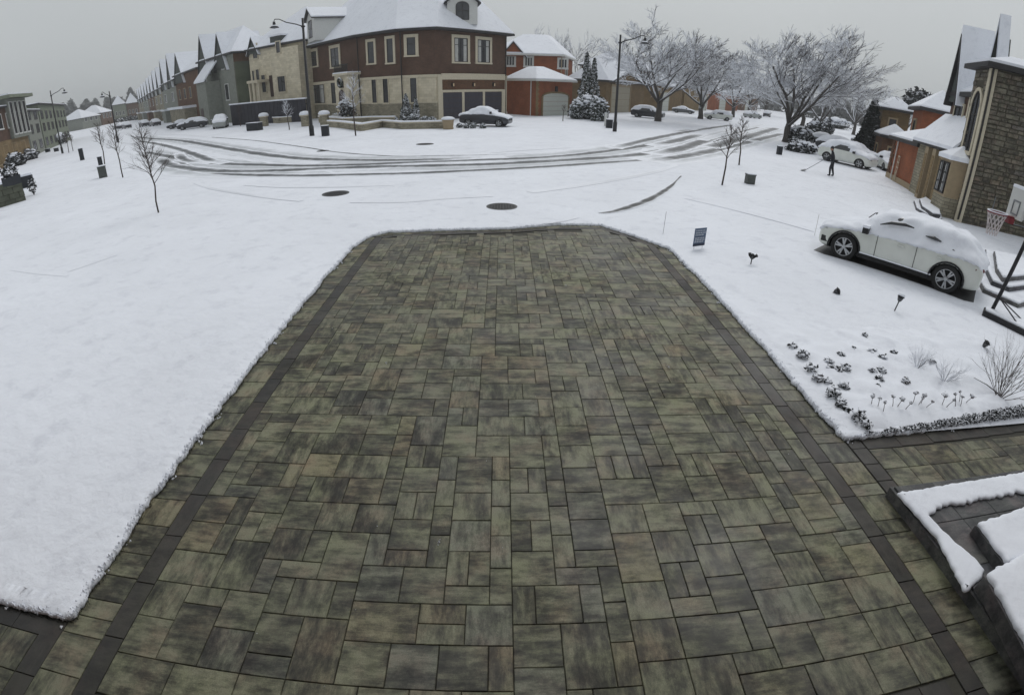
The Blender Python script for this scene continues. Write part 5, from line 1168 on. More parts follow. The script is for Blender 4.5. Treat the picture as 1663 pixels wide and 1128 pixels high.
# the white SUV on the neighbour's driveway
random.seed(77)
fw, rw = G(1364, 424), G(1527, 478); hd = (fw - rw).normalized(); wb = (fw - rw).length; nn = Vector((hd.y, -hd.x))   # right side of the car
Lc = 4.52; cen = (fw + rw) / 2 + nn * (.96 - .03) + hd * (.5 - .185 - wb / Lc / 2) * -Lc * -1 * 0
axf = Lc / 2 - Lc * .185; cen = fw - hd * axf + nn * .93
suv, ax = make_car('suv', 'white SUV blanketed in snow, parked on the snowy drive of the stone house at right', 'car', cen.x, cen.y, hd, SUVP, Lc, 1.93, 'paint_white', .375, True, 3, 3, .975, None, wb)
h = 1.93 / 2
def local(name, mb, m, smooth=False): return link(name, mb.mesh(name, m, smooth), suv)
for pts in (((.60, .965, 1.29), (.33, .90, 1.395), (.0, .865, 1.44), (-.26, .86, 1.425)), ((-.60, .885, 1.315), (-.82, .875, 1.325), (-1.02, .88, 1.29)), ((-1.34, .90, 1.19), (-1.56, .895, 1.12))):
    mb = MB(); mb.tube([Vector(p) + Vector((0, -.0, 0)) for p in pts], [.012] + [.045] * (len(pts) - 2) + [.014], 8); local('exposed_glass', mb, 'car_glass', True)
def sidey(z): return h * (.99 if .5 < z < .95 else .97)
for xs in ((.58, -.02, .0), (-.48, -.04, .0)):
    mb = MB(); mb.tube([(xs[0], h * .985, 1.0), (xs[0] - .01, h + .004, .75), (xs[0] - .02, h * .99, .42)], .007, 4); local('door_seam', mb, 'rubber')
for x_ in (.02, -1.02):
    mb = MB(); mb.tube([(x_, h + .012, .90), (x_ - .1, h + .03, .905), (x_ - .2, h + .012, .90)], .016, 6); local('door_handle', mb, 'paint_white', True)
mb = MB(); mb.box(-1.05, 1.02, h * .93, h * .985, .27, .40); mb.box(-1.05, 1.02, -h * .985, -h * .93, .27, .40); local('sill', mb, 'rubber')
mb = MB(); mb.box(-1.0, .98, h * .94, h * 1.02, .401, .43); local('sill_snow', mb, 'snow_small')
for x_ in ax:
    for sy in (1, -1):
        mb = MB(); q = []
        for k in range(15):
            a = math.pi * k / 14 * 1.12 - .18; q.append((x_ + .455 * math.cos(a), sy * (h + .003), .405 + .455 * math.sin(a)))
        mb.tube(q, .026, 5); local('wheel_arch', mb, 'black_metal', True)
mb = MB(); mb.box(Lc / 2 - .09, Lc / 2 + .01, -.45, .45, .55, .78)
for k in range(5): mb.box(Lc / 2 + .005, Lc / 2 + .03, -.45, .45, .57 + k * .045, .585 + k * .045)
local('grille', mb, 'black_metal')
mb = MB(); mb.box(Lc / 2 - .34, Lc / 2 - .14, h * .80, h * .93, .42, .58); local('air_intake', mb, 'black_metal'); mb = MB(); mb.box(Lc / 2 - .34, Lc / 2 - .14, -h * .93, -h * .80, .42, .58); local('air_intake', mb, 'black_metal')
mb = MB(); mb.tube([(1.2, -.3, 1.17), (1.05, -.35, 1.34), (.98, -.30, 1.37), (1.0, -.24, 1.33)], .014, 5); local('wiper', mb, 'black_metal')
# snow-free ground under the car, its dark colour standing in for the contact shadow
mb = MB(); q = [cen + hd * a + nn * b for a, b in ((2.25, .8), (-2.2, .8), (-2.25, -.86), (-2.0, -1.0), (-1.0, -.88), (0, -.86), (1.0, -.88), (1.9, -1.0), (2.25, -.9))]; mb.quad([(p.x, p.y, .076) for p in q]); part('car_shadow_ground', mb, 'asphalt', None, kind='structure')
def pc(name, label, fa, ra, prof, L, W_, pm, cat='car', side=1, wr=.34, hs_=1.0, seed=0, sub=2, group=None, snow=False):
    """place a car from the photo position of its near front and near rear wheels"""
    a, b = G(*fa), G(*ra); hd = (a - b).normalized(); nn = Vector((hd.y, -hd.x)) * side; c = (a + b) / 2 + nn * (W_ / 2); k = (a - b).length / (L * .615)
    t, _ = make_car(name, label, cat, c.x, c.y, hd, prof, L, W_, pm, wr, snow, seed, sub, hs_, group); return t
pc('suv', 'white SUV with snowy roof parked beyond the person shovelling', (1394, 275), (1338, 262), SUVP, 4.6, 1.9, 'paint_white', 'car', -1, .37, 1.08, 5)
pc('parked_car', 'white hatchback with snow on the hood, squeezed right of the white SUV', (1438, 281), (1412, 268), SEDP, 4.3, 1.75, 'paint_white', 'car', -1, .32, 1.0, 6)
pc('parked_car', 'dark blue car with a thick snow cap parked behind the white SUV', (1412, 246), (1368, 232), SEDP, 4.6, 1.8, 'paint_dark', 'car', -1, .33, 1.0, 7)
pc('parked_car', 'maroon car mostly hidden by snow at the corner of the orange garage', (1452, 272), (1430, 262), SEDP, 4.4, 1.75, 'paint_red', 'car', -1, .32, .95, 8)
a = AT(787, 209, 49.5)[0]; make_car('sedan', 'dark sedan with domed snow cover in front of the three dark garage doors', 'car', -1.6, 51.5, (.96, -.28), SEDP, 4.9, 1.95, 'paint_dark', .36, False, 9, 3, 1.28)
def pd(name, label, px_, d, head, prof, L, W_, pm, seed, hs_=1.0, wr=.34, group=None): p = AT(px_, 190, d)[0]; return make_car(name, label, 'car', p.x, p.y, Vector(head).normalized(), prof, L, W_, pm, wr, False, seed, 1, hs_, group)
for px_, d_, hd_, pf_, pm_, lb_ in ((1372, 57, (.75, -.6), SUVP, 'paint_dark', 'dark snow capped car behind the hedge, farther back than the dark blue car'), (1345, 66, (.8, -.5), SEDP, 'paint_grey', 'grey snow covered car farthest back in the group of parked cars at right'), (1398, 51, (.7, -.7), SUVP, 'paint_silver', 'silver snow covered car in the middle of the group parked at right')): pd('parked_car', lb_, px_, d_, hd_, pf_, 4.6, 1.85, pm_, int(px_))
pd('suv', 'dark SUV under snow parked on the drive behind the tallest tree', 1052, 80, (.85, -.5), SUVP, 4.8, 1.95, 'paint_dark', 11, 1.1)
pd('minivan', 'white van parked on the right street behind the second tree', 1166, 96, (-.9, .2), SUVP, 4.8, 1.9, 'paint_white', 12, 1.05)
pd('parked_car', 'snow covered car seen between the second and third trees', 1222, 130, (.9, .3), SUVP, 4.6, 1.9, 'paint_silver', 13)
pd('parked_car', 'small dark car far up the right street beside the garages', 1109, 112, (.8, -.4), SEDP, 4.5, 1.8, 'paint_grey', 14)
pd('parked_car', 'distant car with dark windows at the far end of the right street', 1245, 160, (.5, .8), SUVP, 4.6, 1.9, 'paint_dark', 15, 1.1)
pd('pickup_truck', 'snow covered SUV parked facing the street left of the dark fence', 357, 83, (.40, -.92), SUVP, 5.0, 2.0, 'paint_silver', 16, 1.15)[0]['label'] = 'snow blanketed silver SUV facing the street, left of the dark fence'
pd('parked_car', 'dark snow topped car first to the left of the snow blanketed SUV', 311, 93, (-.9, -.35), SUVP, 4.9, 1.95, 'paint_dark', 17, 1.05)
pd('parked_car', 'dark low car with snowy hood left of the other dark car, left street', 290, 104, (-.9, -.3), SEDP, 4.6, 1.8, 'paint_dark', 18)
for k, (px_, d, lb) in enumerate(((232, 150, 'distant parked car right of the forked sapling on the left street'), (203, 160, 'distant dark parked car behind the second lamp post on the left street'), (188, 168, 'distant dark parked car left of the second lamp post'), (250, 140, 'distant snow topped parked car nearest the dark cars'))): pd('parked_car', lb, px_, d, (-.7, .6), SUVP, 4.6, 1.9, 'paint_dark', 20 + k)
pc('parked_car', 'snow covered car cut off by the left edge of the picture', (20, 292), (-28, 300), SEDP, 4.6, 1.8, 'paint_grey', 'car', 1, .33, 1.0, 24)
# ================================================================== ROAD, KERBS, TYRE TRACKS, MANHOLES
def slush(name, dark, amt):
    m, n, l, b = mat(name, .55, 0, .4); at = n.new('ShaderNodeAttribute'); at.attribute_name = 'edge'
    t = tex_noise(n, l, 2.2, 6, 'Position', .7); t2 = tex_noise(n, l, .5, 3, 'Position')
    a = n.new('ShaderNodeMath'); a.operation = 'MULTIPLY_ADD'; l.new(t.outputs['Fac'], a.inputs[0]); a.inputs[1].default_value = .9; l.new(at.outputs['Fac'], a.inputs[2])
    a2 = n.new('ShaderNodeMath'); a2.operation = 'MULTIPLY_ADD'; l.new(t2.outputs['Fac'], a2.inputs[0]); a2.inputs[1].default_value = .8; l.new(a.outputs[0], a2.inputs[2])
    r = n.new('ShaderNodeMapRange'); l.new(a2.outputs[0], r.inputs['Value']); r.inputs['From Min'].default_value = 1.05; r.inputs['From Max'].default_value = 1.75; r.inputs['To Max'].default_value = amt
    mi = n.new('ShaderNodeMix'); mi.data_type = 'RGBA'; l.new(r.outputs[0], mi.inputs['Factor']); mi.inputs['A'].default_value = SNOW_C; mi.inputs['B'].default_value = lin(dark); l.new(mi.outputs['Result'], b.inputs['Base Color']); return m
M['track'] = slush('slushy_tyre_track', '#363b3d', .95); M['slush_band'] = slush('thin_grey_slush', '#6d7475', .5); M['track_faint'] = slush('faint_tyre_track', '#8c9298', .26); M['wet'] = slush('wet_gutter', '#25282a', 1.0)
road = link('road', None, None, (0, 0, 0)); road['kind'] = 'structure'
def ribbon(name, pts, w, matn, parent=road, z=.078, taper=True, seed=0):
    P = [G(a, b, .075) for a, b in pts]; out = []
    n = len(P)
    for k in range(n - 1):
        p0, p1, p2, p3 = P[max(k - 1, 0)], P[k], P[k + 1], P[min(k + 2, n - 1)]; m = max(3, int((p2 - p1).length / .7))
        for i in range(m):
            t = i / m; out.append(.5 * ((2 * p1) + (p2 - p0) * t + (2 * p0 - 5 * p1 + 4 * p2 - p3) * t * t + (3 * p1 - p0 - 3 * p2 + p3) * t ** 3))
    out.append(P[-1]); n = len(out); mb = MB(); prof = ((-1, 0), (-.55, .75), (0, 1), (.55, .75), (1, 0)); ed = []
    for k, p in enumerate(out):
        d = (out[min(k + 1, n - 1)] - out[max(k - 1, 0)]).normalized(); nn = Vector((-d.y, d.x)); ww = (w if not callable(w) else w(k / (n - 1))) * (1 + .25 * noise.noise((p.x * .8, p.y * .8, seed)))
        fade = min(1, k / 6, (n - 1 - k) / 6) if taper else 1
        for s, e in prof: q = p + nn * s * ww; mb.v.append((q.x, q.y, z)); ed.append(e * fade)
    for k in range(n - 1):
        for j in range(4): i = k * 5 + j; mb.f.append((i, i + 5, i + 6, i + 1)); mb.uv.append([(0, 0)] * 4); mb.m.append(0)
    me = mb.mesh(name, matn); at = me.attributes.new('edge', 'FLOAT', 'POINT'); at.data.foreach_set('value', ed); return link(name, me, parent)
TR = [([(281, 260), (320, 276), (380, 283), (486, 285), (591, 283), (700, 280), (845, 273), (953, 266), (1061, 258), (1133, 248), (1187, 236), (1223, 230), (1268, 218)], .20, 'track'),
      ([(257, 255), (272, 266), (299, 272), (344, 277), (392, 278), (470, 276), (531, 273), (700, 269), (808, 266), (916, 260), (1007, 254), (1061, 247), (1133, 234), (1205, 222)], .30, 'track'),
      ([(230, 246), (275, 254), (302, 259), (320, 262), (368, 266), (434, 268), (500, 269), (591, 267), (700, 262), (826, 258), (916, 253), (989, 245), (1043, 237), (1115, 224)], .26, 'track'),
      ([(220, 222), (245, 225), (290, 228), (335, 235), (380, 243), (440, 252), (500, 258), (591, 260), (700, 259), (820, 254)], .30, 'track'),
      ([(225, 229), (257, 234), (290, 242), (320, 252), (341, 260), (368, 265)], .25, 'track'), ([(290, 248), (293, 254), (302, 260), (320, 263), (344, 265)], .22, 'track'),
      ([(160, 232), (185, 240), (210, 250), (232, 262), (260, 272)], .28, 'track_faint'), ([(1060, 237), (1100, 228), (1139, 218)], .35, 'track'), ([(1060, 251), (1110, 240), (1168, 221), (1230, 206)], .4, 'track'), ([(1050, 262), (1131, 250), (1213, 231), (1272, 217)], .35, 'track'),
      ([(996, 241), (1061, 225), (1129, 212), (1190, 203)], .3, 'track'), ([(1088, 214), (1110, 212), (1131, 210)], .4, 'wet'), ([(1150, 240), (1200, 226), (1262, 208)], .45, 'track'), ([(1140, 228), (1190, 214), (1240, 202)], .5, 'track_faint'),
      ([(300, 236), (360, 246), (430, 258), (520, 265)], .4, 'track_faint'), ([(400, 300), (470, 304), (560, 303), (640, 300)], .16, 'track_faint'), ([(318, 297), (345, 306), (390, 314), (440, 321), (490, 326)], .13, 'track_faint'),
      ([(570, 328), (650, 328), (730, 322), (800, 318)], .13, 'track_faint'), ([(860, 312), (930, 303), (1010, 290), (1060, 280), (1100, 268)], .2, 'track_faint'), ([(20, 438), (60, 444), (110, 448)], .05, 'track_faint'), ([(110, 441), (150, 428), (188, 414)], .05, 'track_faint'),
      ([(800, 248), (870, 243), (924, 240)], .12, 'track_faint'), ([(180, 214), (230, 218), (290, 219), (344, 223)], .3, 'track_faint'), ([(150, 224), (200, 232), (260, 242)], .4, 'track_faint')]
TR = [(TR[i][0], 1.9, 'slush_band') for i in (1, 2, 3)] + [(TR[i][0], 1.7, 'slush_band') for i in (8, 9, 12)] + TR
for k, (p, w, m_) in enumerate(TR): ribbon('tyre_track', p, w * (2.0 if m_ == 'track' else 1), m_, z=.073 + k * .0003, seed=k)
ribbon('kerb_gutter', [(275, 218), (344, 223), (410, 228), (450, 233), (500, 240), (546, 247), (606, 252), (651, 254), (700, 253), (772, 252), (855, 249)], .13, 'wet', z=.0805)
ribbon('kerb_gutter', [(972, 346), (999, 343), (1043, 329), (1071, 315), (1090, 302), (1099, 293), (1106, 286)], lambda t: .03 + .17 * math.sin(min(1, t * 1.3) * math.pi) ** .7 if t < .77 else .06, 'wet', z=.081, taper=False)
ribbon('kerb_gutter', [(880, 362), (905, 361), (940, 353)], .05, 'wet', z=.0815)
ribbon('sidewalk_edge', [(1112, 322), (1180, 338), (1250, 356), (1322, 376)], .035, 'track_faint', z=.082); ribbon('sidewalk_edge', [(1378, 289), (1440, 303), (1500, 322)], .05, 'track', z=.0825)
ribbon('melt_patch', [(1213, 229), (1225, 229), (1238, 230)], .9, 'wet', z=.083)
for bx, by, r_, lb in ((545, 314, .48, 'round dark iron manhole cover in the road, left of the driveway end'), (815, 335, .46, 'round dark iron manhole cover straight in front of the driveway end'), (690, 234, .55, 'far small manhole cover in the snow beyond the road'), (524, 245, .35, 'small dark drain cover on the far kerb')):
    p = G(bx, by, .08); t = thing('manhole_cover', lb, 'manhole cover', (p.x, p.y, .07)); mb = MB(); mb.lathe([(r_ + .05, 0), (r_ + .05, .012), (r_ - .01, .013), (r_ - .01, .004), (.01, .004)], 28); link('ring', mb.mesh('ring', 'asphalt'), t)
    mb = MB(); mb.lathe([(r_ - .03, .003), (r_ - .03, .011), (.01, .011)], 28)
    for i in range(-4, 5):
        for j in range(-4, 5):
            if i * i + j * j < 17: s = r_ * .07; mb.box(i * r_ * .2 - s, i * r_ * .2 + s, j * r_ * .2 - s, j * r_ * .2 + s, .0111, .019)
    link('lid', mb.mesh('lid', 'black_metal'), t)
# ================================================================== STREET FURNITURE
def lamp(label, bx, by, tx, ty, ex, ey, r=.11, group='street lamps'):
    p = G(bx, by); d = p.length; Ht = AT(tx, ty, d)[1]; t = thing('street_lamp', label, 'street lamp', (p.x, p.y, 0), 0, group)
    e, ez = AT(ex, ey, d); v = e - p; sc = min(1.0, 2.6 / v.length); v = v * sc; ez = Ht - .55 if sc < .99 else ez
    mb = MB(); mb.tube([(0, 0, -.1), (0, 0, .9), (0, 0, 1.0), (0, 0, Ht)], [r * 1.5, r * 1.45, r, r * .65], 10); link('pole', mb.mesh('pole', 'black_metal', True), t)
    mb = MB(); z0 = Ht - .7; q = [(0, 0, z0), (v.x * .25, v.y * .25, z0 + .22), (v.x * .6, v.y * .6, z0 + .42), (v.x * .85, v.y * .85, z0 + .72), (v.x, v.y, z0 + .74), (v.x * 1.04, v.y * 1.04, z0 + .6)]; mb.tube(q, [.05, .05, .045, .04, .04, .04], 6)
    mb.lathe([(r * 1.3, -.06), (r * 1.3, .06)], 8, (0, 0, z0)); link('arm', mb.mesh('arm', 'black_metal', True), t)
    c = (v.x * 1.04, v.y * 1.04, z0 + .05); mb = MB(); mb.lathe([(.10, .50), (.12, .36), (.14, .3), (.10, .2)][::-1], 12, c); mb.lathe([(.40, -.02), (.38, .03), (.2, .14), (.08, .2)], 16, c); l_ = link('lamp_shade', mb.mesh('lamp_shade', 'black_metal', True), t)
    mb = MB(); mb.lathe([(.05, -.10), (.2, -.06), (.26, -.02)], 12, c); link('lens', mb.mesh('lens', 'grey_metal', True), l_)
    mb = MB(); mb.lathe([(.30, .10), (.24, .16), (.1, .22)], 12, c); link('snow_cap', mb.mesh('snow_cap', 'snow_small', True), l_); return t
lamp('black street lamp at far left with its arm reaching right', 102, 250, 78, 148, 104, 150)
lamp('distant street lamp on the left street with a cross arm, arm pointing left', 192, 232, 180, 148, 166, 153, .12)
lamp('black street lamp in front of the corner house, arm reaching left', 507, 222, 486, 30, 447, 40, .15)
lamp('black street lamp with arm reaching right, left of the tallest snowy tree', 998, 215, 1014, 57, 1046, 64, .13)
def ubox(label, bx, by, w, d, h, m='grey_metal', rz=0, z=.07, name='utility_box', group='utility boxes on the lawns'):
    p = G(bx, by, .07); t = thing(name, label, 'utility box', (p.x, p.y, z), rz, group); mb = MB(); mb.box(-w / 2, w / 2, -d / 2, d / 2, -.1, h); link('cabinet', mb.mesh('cabinet', m), t)
    mb = MB(); mb.box(-w / 2 - .02, w / 2 + .02, -d / 2 - .02, d / 2 + .02, h + .001, h + .035); link('lid', mb.mesh('lid', m), t)
    mb = MB(); mb.box(-w * .35, w * .35, -d / 2 - .012, -d / 2 - .001, h * .12, h * .88); link('door', mb.mesh('door', m), t)
    mb = MB(); mb.box(-w / 2 - .01, w / 2 + .01, -d / 2 - .01, d / 2 + .01, h + .036, h + .08); link('snow_cap', mb.mesh('snow_cap', 'snow_small'), t); return t
M['green_box'] = plain('dull_green_box', '#4b4f4c', .6); M['dark_box'] = plain('dark_box', '#20242a', .6)
ubox('grey green utility box on the right lawn, right of the nearest sapling', 1217, 298, .40, .36, .42, 'green_box'); ubox('dark slim utility box below the broad tree on the right', 1265, 251, .35, .35, .62, 'dark_box')
ubox('grey utility box on the left lawn at the foot of the middle sapling', 168, 288, .55, .5, .72, 'green_box', R(40)); ubox('slim black utility post on the left lawn, farther than the grey box', 134, 260, .45, .4, 1.15, 'dark_box', R(40))
ubox('slim black utility post right behind the grey box on the left lawn', 165, 274, .35, .35, .9, 'dark_box', R(40)); ubox('wide dark utility cabinet lying low in front of the dark fence', 414, 212, 1.9, .8, .85, 'dark_box', R(-20)); ubox('black utility post beside the lamp in front of the corner house', 529, 221, .6, .4, .85, 'dark_box')
ubox('small dark utility box left of the right hand street lamp', 989, 208, .6, .5, .8, 'dark_box'); ubox('narrow pale post box left of the small dark utility box', 983, 205, .25, .2, 1.3, 'trim_white'); 
ubox('small dark meter box in front of the parked SUV on the left street', 333, 198, .6, .5, 1.2, 'dark_box'); ubox('tiny dark marker box below the left street lamp', 78, 247, .7, .5, .5, 'dark_box'); ubox('tiny dark marker box immediately left of the left street lamp', 92, 246, .6, .5, .5, 'dark_box')
# planter urn / bin by the sedan
p = G(728, 211); t = thing('planter', 'round pale stone planter with snow on top beside the dark sedan', 'planter', (p.x, p.y, .05)); mb = MB(); mb.lathe([(.45, 0), (.5, .1), (.45, .2), (.52, .75), (.6, .85), (.5, .88)], 16); link('pot', mb.mesh('pot', 'trim_tan', True), t); mb = MB(); mb.lathe([(.6, .88), (.62, .98), (.4, 1.1), (.1, 1.14)], 16); link('snow_cap', mb.mesh('snow_cap', 'snow_small', True), t)
# garden walls
def gwall(label, pts, h, th, m, name='garden_wall', cat='wall', snow=.1, cap=True, pil=()):
    P = [G(*p) for p in pts]; t = thing(name, label, cat, (P[0].x, P[0].y, 0)); mb, sn, cp = MB(), MB(), MB(); u = 0
    for k, (a, b) in enumerate(zip(P, P[1:])):
        d = (b - a).normalized(); nn = Vector((d.y, -d.x)); e = .0 if k == len(P) - 2 else th * .5; q = [a + nn * th / 2, b + d * e + nn * th / 2, b + d * e - nn * th / 2, a - nn * th / 2]; o = k * .004
        mb.prism([tuple(x) for x in q], -.1, h + o); c = [a + nn * (th / 2 + .05), b + d * e + nn * (th / 2 + .05), b + d * e - nn * (th / 2 + .05), a - nn * (th / 2 + .05)]
        if cap: cp.prism([tuple(x) for x in c], h + o + .001, h + o + .08, bottom=True)
        sn.prism([tuple(x) for x in c], h + o + (.081 if cap else .001), h + o + (.081 if cap else 0) + snow)
    hp('wall', mb, m, t)
    if cap: hp('coping', cp, 'cream_stone' if cap is True else cap, t)
    hp('snow_cap', sn, 'snow_small', t); return t
gwall('low stone retaining wall with a snow cap around the front garden of the corner house', [(535, 207), (556, 209), (588, 214), (622, 208), (655, 211), (722, 210)], .62, .4, 'stone_rough')
gwall('upper low garden wall under the corner house steps', [(520, 200), (545, 203), (560, 205), (600, 203), (640, 203)], .75, .35, 'stone_rough')
gwall('low grey garden wall with snow in front of the dark fence', [(425, 200), (455, 201), (478, 199), (500, 197)], .75, .35, 'stone_rough')
for bx, by, lb in ((430, 206, 'stone gate pillar with a thick snow cushion left of the street lamp'), (497, 206, 'stone gate pillar half hidden by the street lamp post'), (528, 206, 'stone gate pillar with snow at the left end of the corner retaining wall')):
    p = G(bx, by); t = thing('gate_pillar', lb, 'pillar', (p.x, p.y, 0)); mb = MB(); mb.box(-.4, .4, -.4, .4, -.1, 1.25); link('shaft', mb.mesh('shaft', 'stone_rough'), t); mb = MB(); mb.box(-.5, .5, -.5, .5, 1.251, 1.36); link('cap', mb.mesh('cap', 'cream_stone'), t); mb = MB(); mb.lathe([(.62, 1.361), (.68, 1.5), (.5, 1.72), (.15, 1.8)], 12); link('snow_cap', mb.mesh('snow_cap', 'snow_small', True), t)
# dark fence of boards
M['fence_board'] = plain('dark_fence_board', '#2c2b33', .7, var=.25, scale=2)
fa, fb = AT(376, 190, 85)[0], AT(499, 190, 74)[0]; FH = AT(437, 163, 79)[1] - .25; fb2 = fa + (fb - fa) * 1.0; W = Wall(fa, fb2); t = thing('fence', 'tall dark board fence topped with snow between the SUV and the corner house', 'fence', (fa.x, fa.y, 0)); n = 40
bme = {}
for k in range(n):
    mb = MB(); a = W.L * k / n; mb.box(a + .01, a + W.L / n - .01, 0, .04 + .02 * (k % 2), 0, FH, T=W); hp('board', mb, 'fence_board', t)
mb = MB(); mb.box(0, W.L, -.12, -.001, .3, .45, T=W); mb.box(0, W.L, -.12, -.001, 2.3, 2.45, T=W)
for k in range(9): mb.box(W.L * k / 8 - .07, W.L * k / 8 + .07, -.26, -.121, -.1, FH, T=W)
hp('rail', mb, 'fence_board', t); mb = MB(); mb.box(-.1, W.L + .1, -.2, .14, FH + .002, FH + .07, T=W); hp('top_board', mb, 'fence_board', t); mb = MB(); mb.box(-.1, W.L + .1, -.18, .12, FH + .071, FH + .25, T=W); hp('snow_cap', mb, 'snow_small', t)
# stone wall with planter at the left edge
p0, p1, p2 = G(-40, 352), G(42, 327), G(20, 300); t = thing('stone_wall', 'low dark stone block wall with snow on top at the left edge of the picture', 'wall', (p1.x, p1.y, 0)); W = Wall(p0, p1)
M['wall_block'] = plain('dark_wall_block', '#55584c', .9, var=.25, scale=3, bmp=.4)
P = rect(p0, W.u, W.L, 5.5); mb = MB(); mb.prism([tuple(x) for x in P], -.1, 1.32); hp('core', mb, 'mortar', t)
for Wk in (W, Wall(P[1], P[2])):
    for row in range(4):
        s = -.3 * (row % 2)
        while s < Wk.L - .02:
            a, b = max(0, s) + .012, min(Wk.L, s + .62) - .012
            if b - a > .08: mb = MB(); mb.box(a, b, .001, .05 + random.uniform(-.012, .012), row * .33 + .012, row * .33 + .318, T=Wk); hp('block', mb, 'wall_block', t)
            s += .62
sl_ = snow_slab([tuple(x) for x in offset(P, .05)], 1.33, .16, t, step=.12); sl_.matrix_parent_inverse = Matrix.Translation(-t.location)
p = G(22, 306, 1.3); pt = thing('planter', 'dark planter box with frosted plant standing on the low stone wall at the left edge', 'planter', (p.x, p.y, 1.49)); mb = MB(); mb.box(-.4, .4, -.3, .3, 0, .45); link('box', mb.mesh('box', 'dark_box'), pt); mb = MB(); random.seed(3); leaves(mb, 260, ell((0, 0, .65), .45, .4, .4), .09); link('plant', mb.mesh('plant', 'leaf_dark'), pt)
p = G(20, 288, 1.0); tb = thing('bench', 'dark snow covered bench end behind the low wall at the left edge', 'bench', (p.x, p.y, 0), R(40)); mb = MB(); mb.box(-1.4, 1.4, -.35, .35, .0, .9); link('seat', mb.mesh('seat', 'dark_box'), tb); mb = MB(); mb.box(-1.45, 1.45, -.4, .4, .902, 1.05); link('snow_cap', mb.mesh('snow_cap', 'snow_small'), tb)
p = G(56, 318); t = thing('shrub', 'small leafy plant poking through the snow beside the low left wall', 'shrub', (p.x, p.y, 0)); random.seed(9); mb = MB()
for k in range(9): a = random.uniform(0, 6.28); mb.tube([(0, 0, 0), (math.cos(a) * .12, math.sin(a) * .12, .5), (math.cos(a) * .25, math.sin(a) * .25, .95 * random.uniform(.7, 1.2))], [.02, .015, .008], 4)
link('stems', mb.mesh('stems', 'twig_bare'), t); mb = MB(); leaves(mb, 170, ell((0, 0, .65), .28, .28, .5), .07); link('foliage', mb.mesh('foliage', 'leaf_dark'), t)
p = G(52, 252); t = thing('garden_bench', 'red brown snow topped bench in front of the far left townhouse', 'bench', (p.x, p.y, 0), R(35), None); mb = MB()
for z in (.45, .8): mb.box(-1.2, 1.2, -.25, .25 if z < .5 else -.2, z, z + .08)
for x_ in (-1.1, 1.1): mb.box(x_ - .05, x_ + .05, -.25, .25, 0, .8)
link('frame', mb.mesh('frame', 'brick_brown'), t); mb = MB(); mb.box(-1.2, 1.2, -.26, .2, .885, .98); link('snow_cap', mb.mesh('snow_cap', 'snow_small'), t)
# ---- lawn sign, stake, garden lights
def txt(s, size, x, z, parent, m, y=-.012, rot=(math.pi / 2, 0, 0), bold=.004):
    cu = bpy.data.curves.new('lettering', 'FONT'); cu.body = s; cu.size = size; cu.extrude = .002; cu.offset = bold; cu.align_x = 'CENTER'
    o = bpy.data.objects.new('tmp', cu); COL.objects.link(o); me = bpy.data.meshes.new_from_object(o.evaluated_get(bpy.context.evaluated_depsgraph_get())); bpy.data.objects.remove(o); me.materials.clear(); me.materials.append(M[m]); me.name = 'lettering'
    t = link('lettering', me, parent, (x, y, z)); t.rotation_euler = rot; return t
M['sign_blue'] = plain('slate_blue_sign', '#55657c', .5, var=.04); M['sign_navy'] = plain('navy_sign_strip', '#232c40', .5, var=.05); M['sign_white'] = plain('sign_white', '#c8cbd0', .5, var=.03)
p = G(1133, 408); t = thing('lawn_sign', 'small slate blue lawn sign with white lettering, stuck in the snow right of the driveway', 'sign', (p.x, p.y, .05), R(24))
mb = MB(); mb.box(-.21, .21, -.006, .006, .10, .58); link('board', mb.mesh('board', 'sign_blue'), t); mb = MB(); mb.box(-.21, .21, -.0085, -.0062, .10, .17); link('strip', mb.mesh('strip', 'sign_navy'), t)
mb = MB(); mb.box(-.20, .20, -.0085, -.0062, .345, .352); link('rule', mb.mesh('rule', 'sign_navy'), t)
for x_ in (-.15, .15): mb = MB(); mb.tube([(x_, .01, -.1), (x_, .01, .5)], .005, 5); link('stake', mb.mesh('stake', 'grey_metal'), t)
mb = MB(); random.seed(4)          # rows of small print, too small to read
for z in (.50, .44, .385, .30, .25, .20):
    x_ = -.17
    while x_ < .16:
        w = random.uniform(.03, .07); 
        if x_ + w > .185: break
        for i in range(3): mb.box(x_ + i * w / 3, x_ + i * w / 3 + w / 3 * .6, -.0088, -.0064, z, z + .032)
        x_ += w + .018
link('lettering', mb.mesh('lettering', 'sign_white'), t)['kind'] = 'stuff'
p = G(1076, 384); mb = MB(); mb.tube([(p.x, p.y, 0), (p.x + .01, p.y, .35), (p.x + .02, p.y, .72)], .006, 5); solo('marker_stake', mb, 'grey_metal', 'thin grey wire stake standing in the snow at the far right corner of the driveway', 'stake')
p = G(1322, 385); mb = MB(); mb.tube([(p.x, p.y, 0), (p.x, p.y, .75)], .008, 5); solo('marker_stake', mb, 'trim_white', 'thin pale stake in the snow just left of the white SUV nose', 'stake')
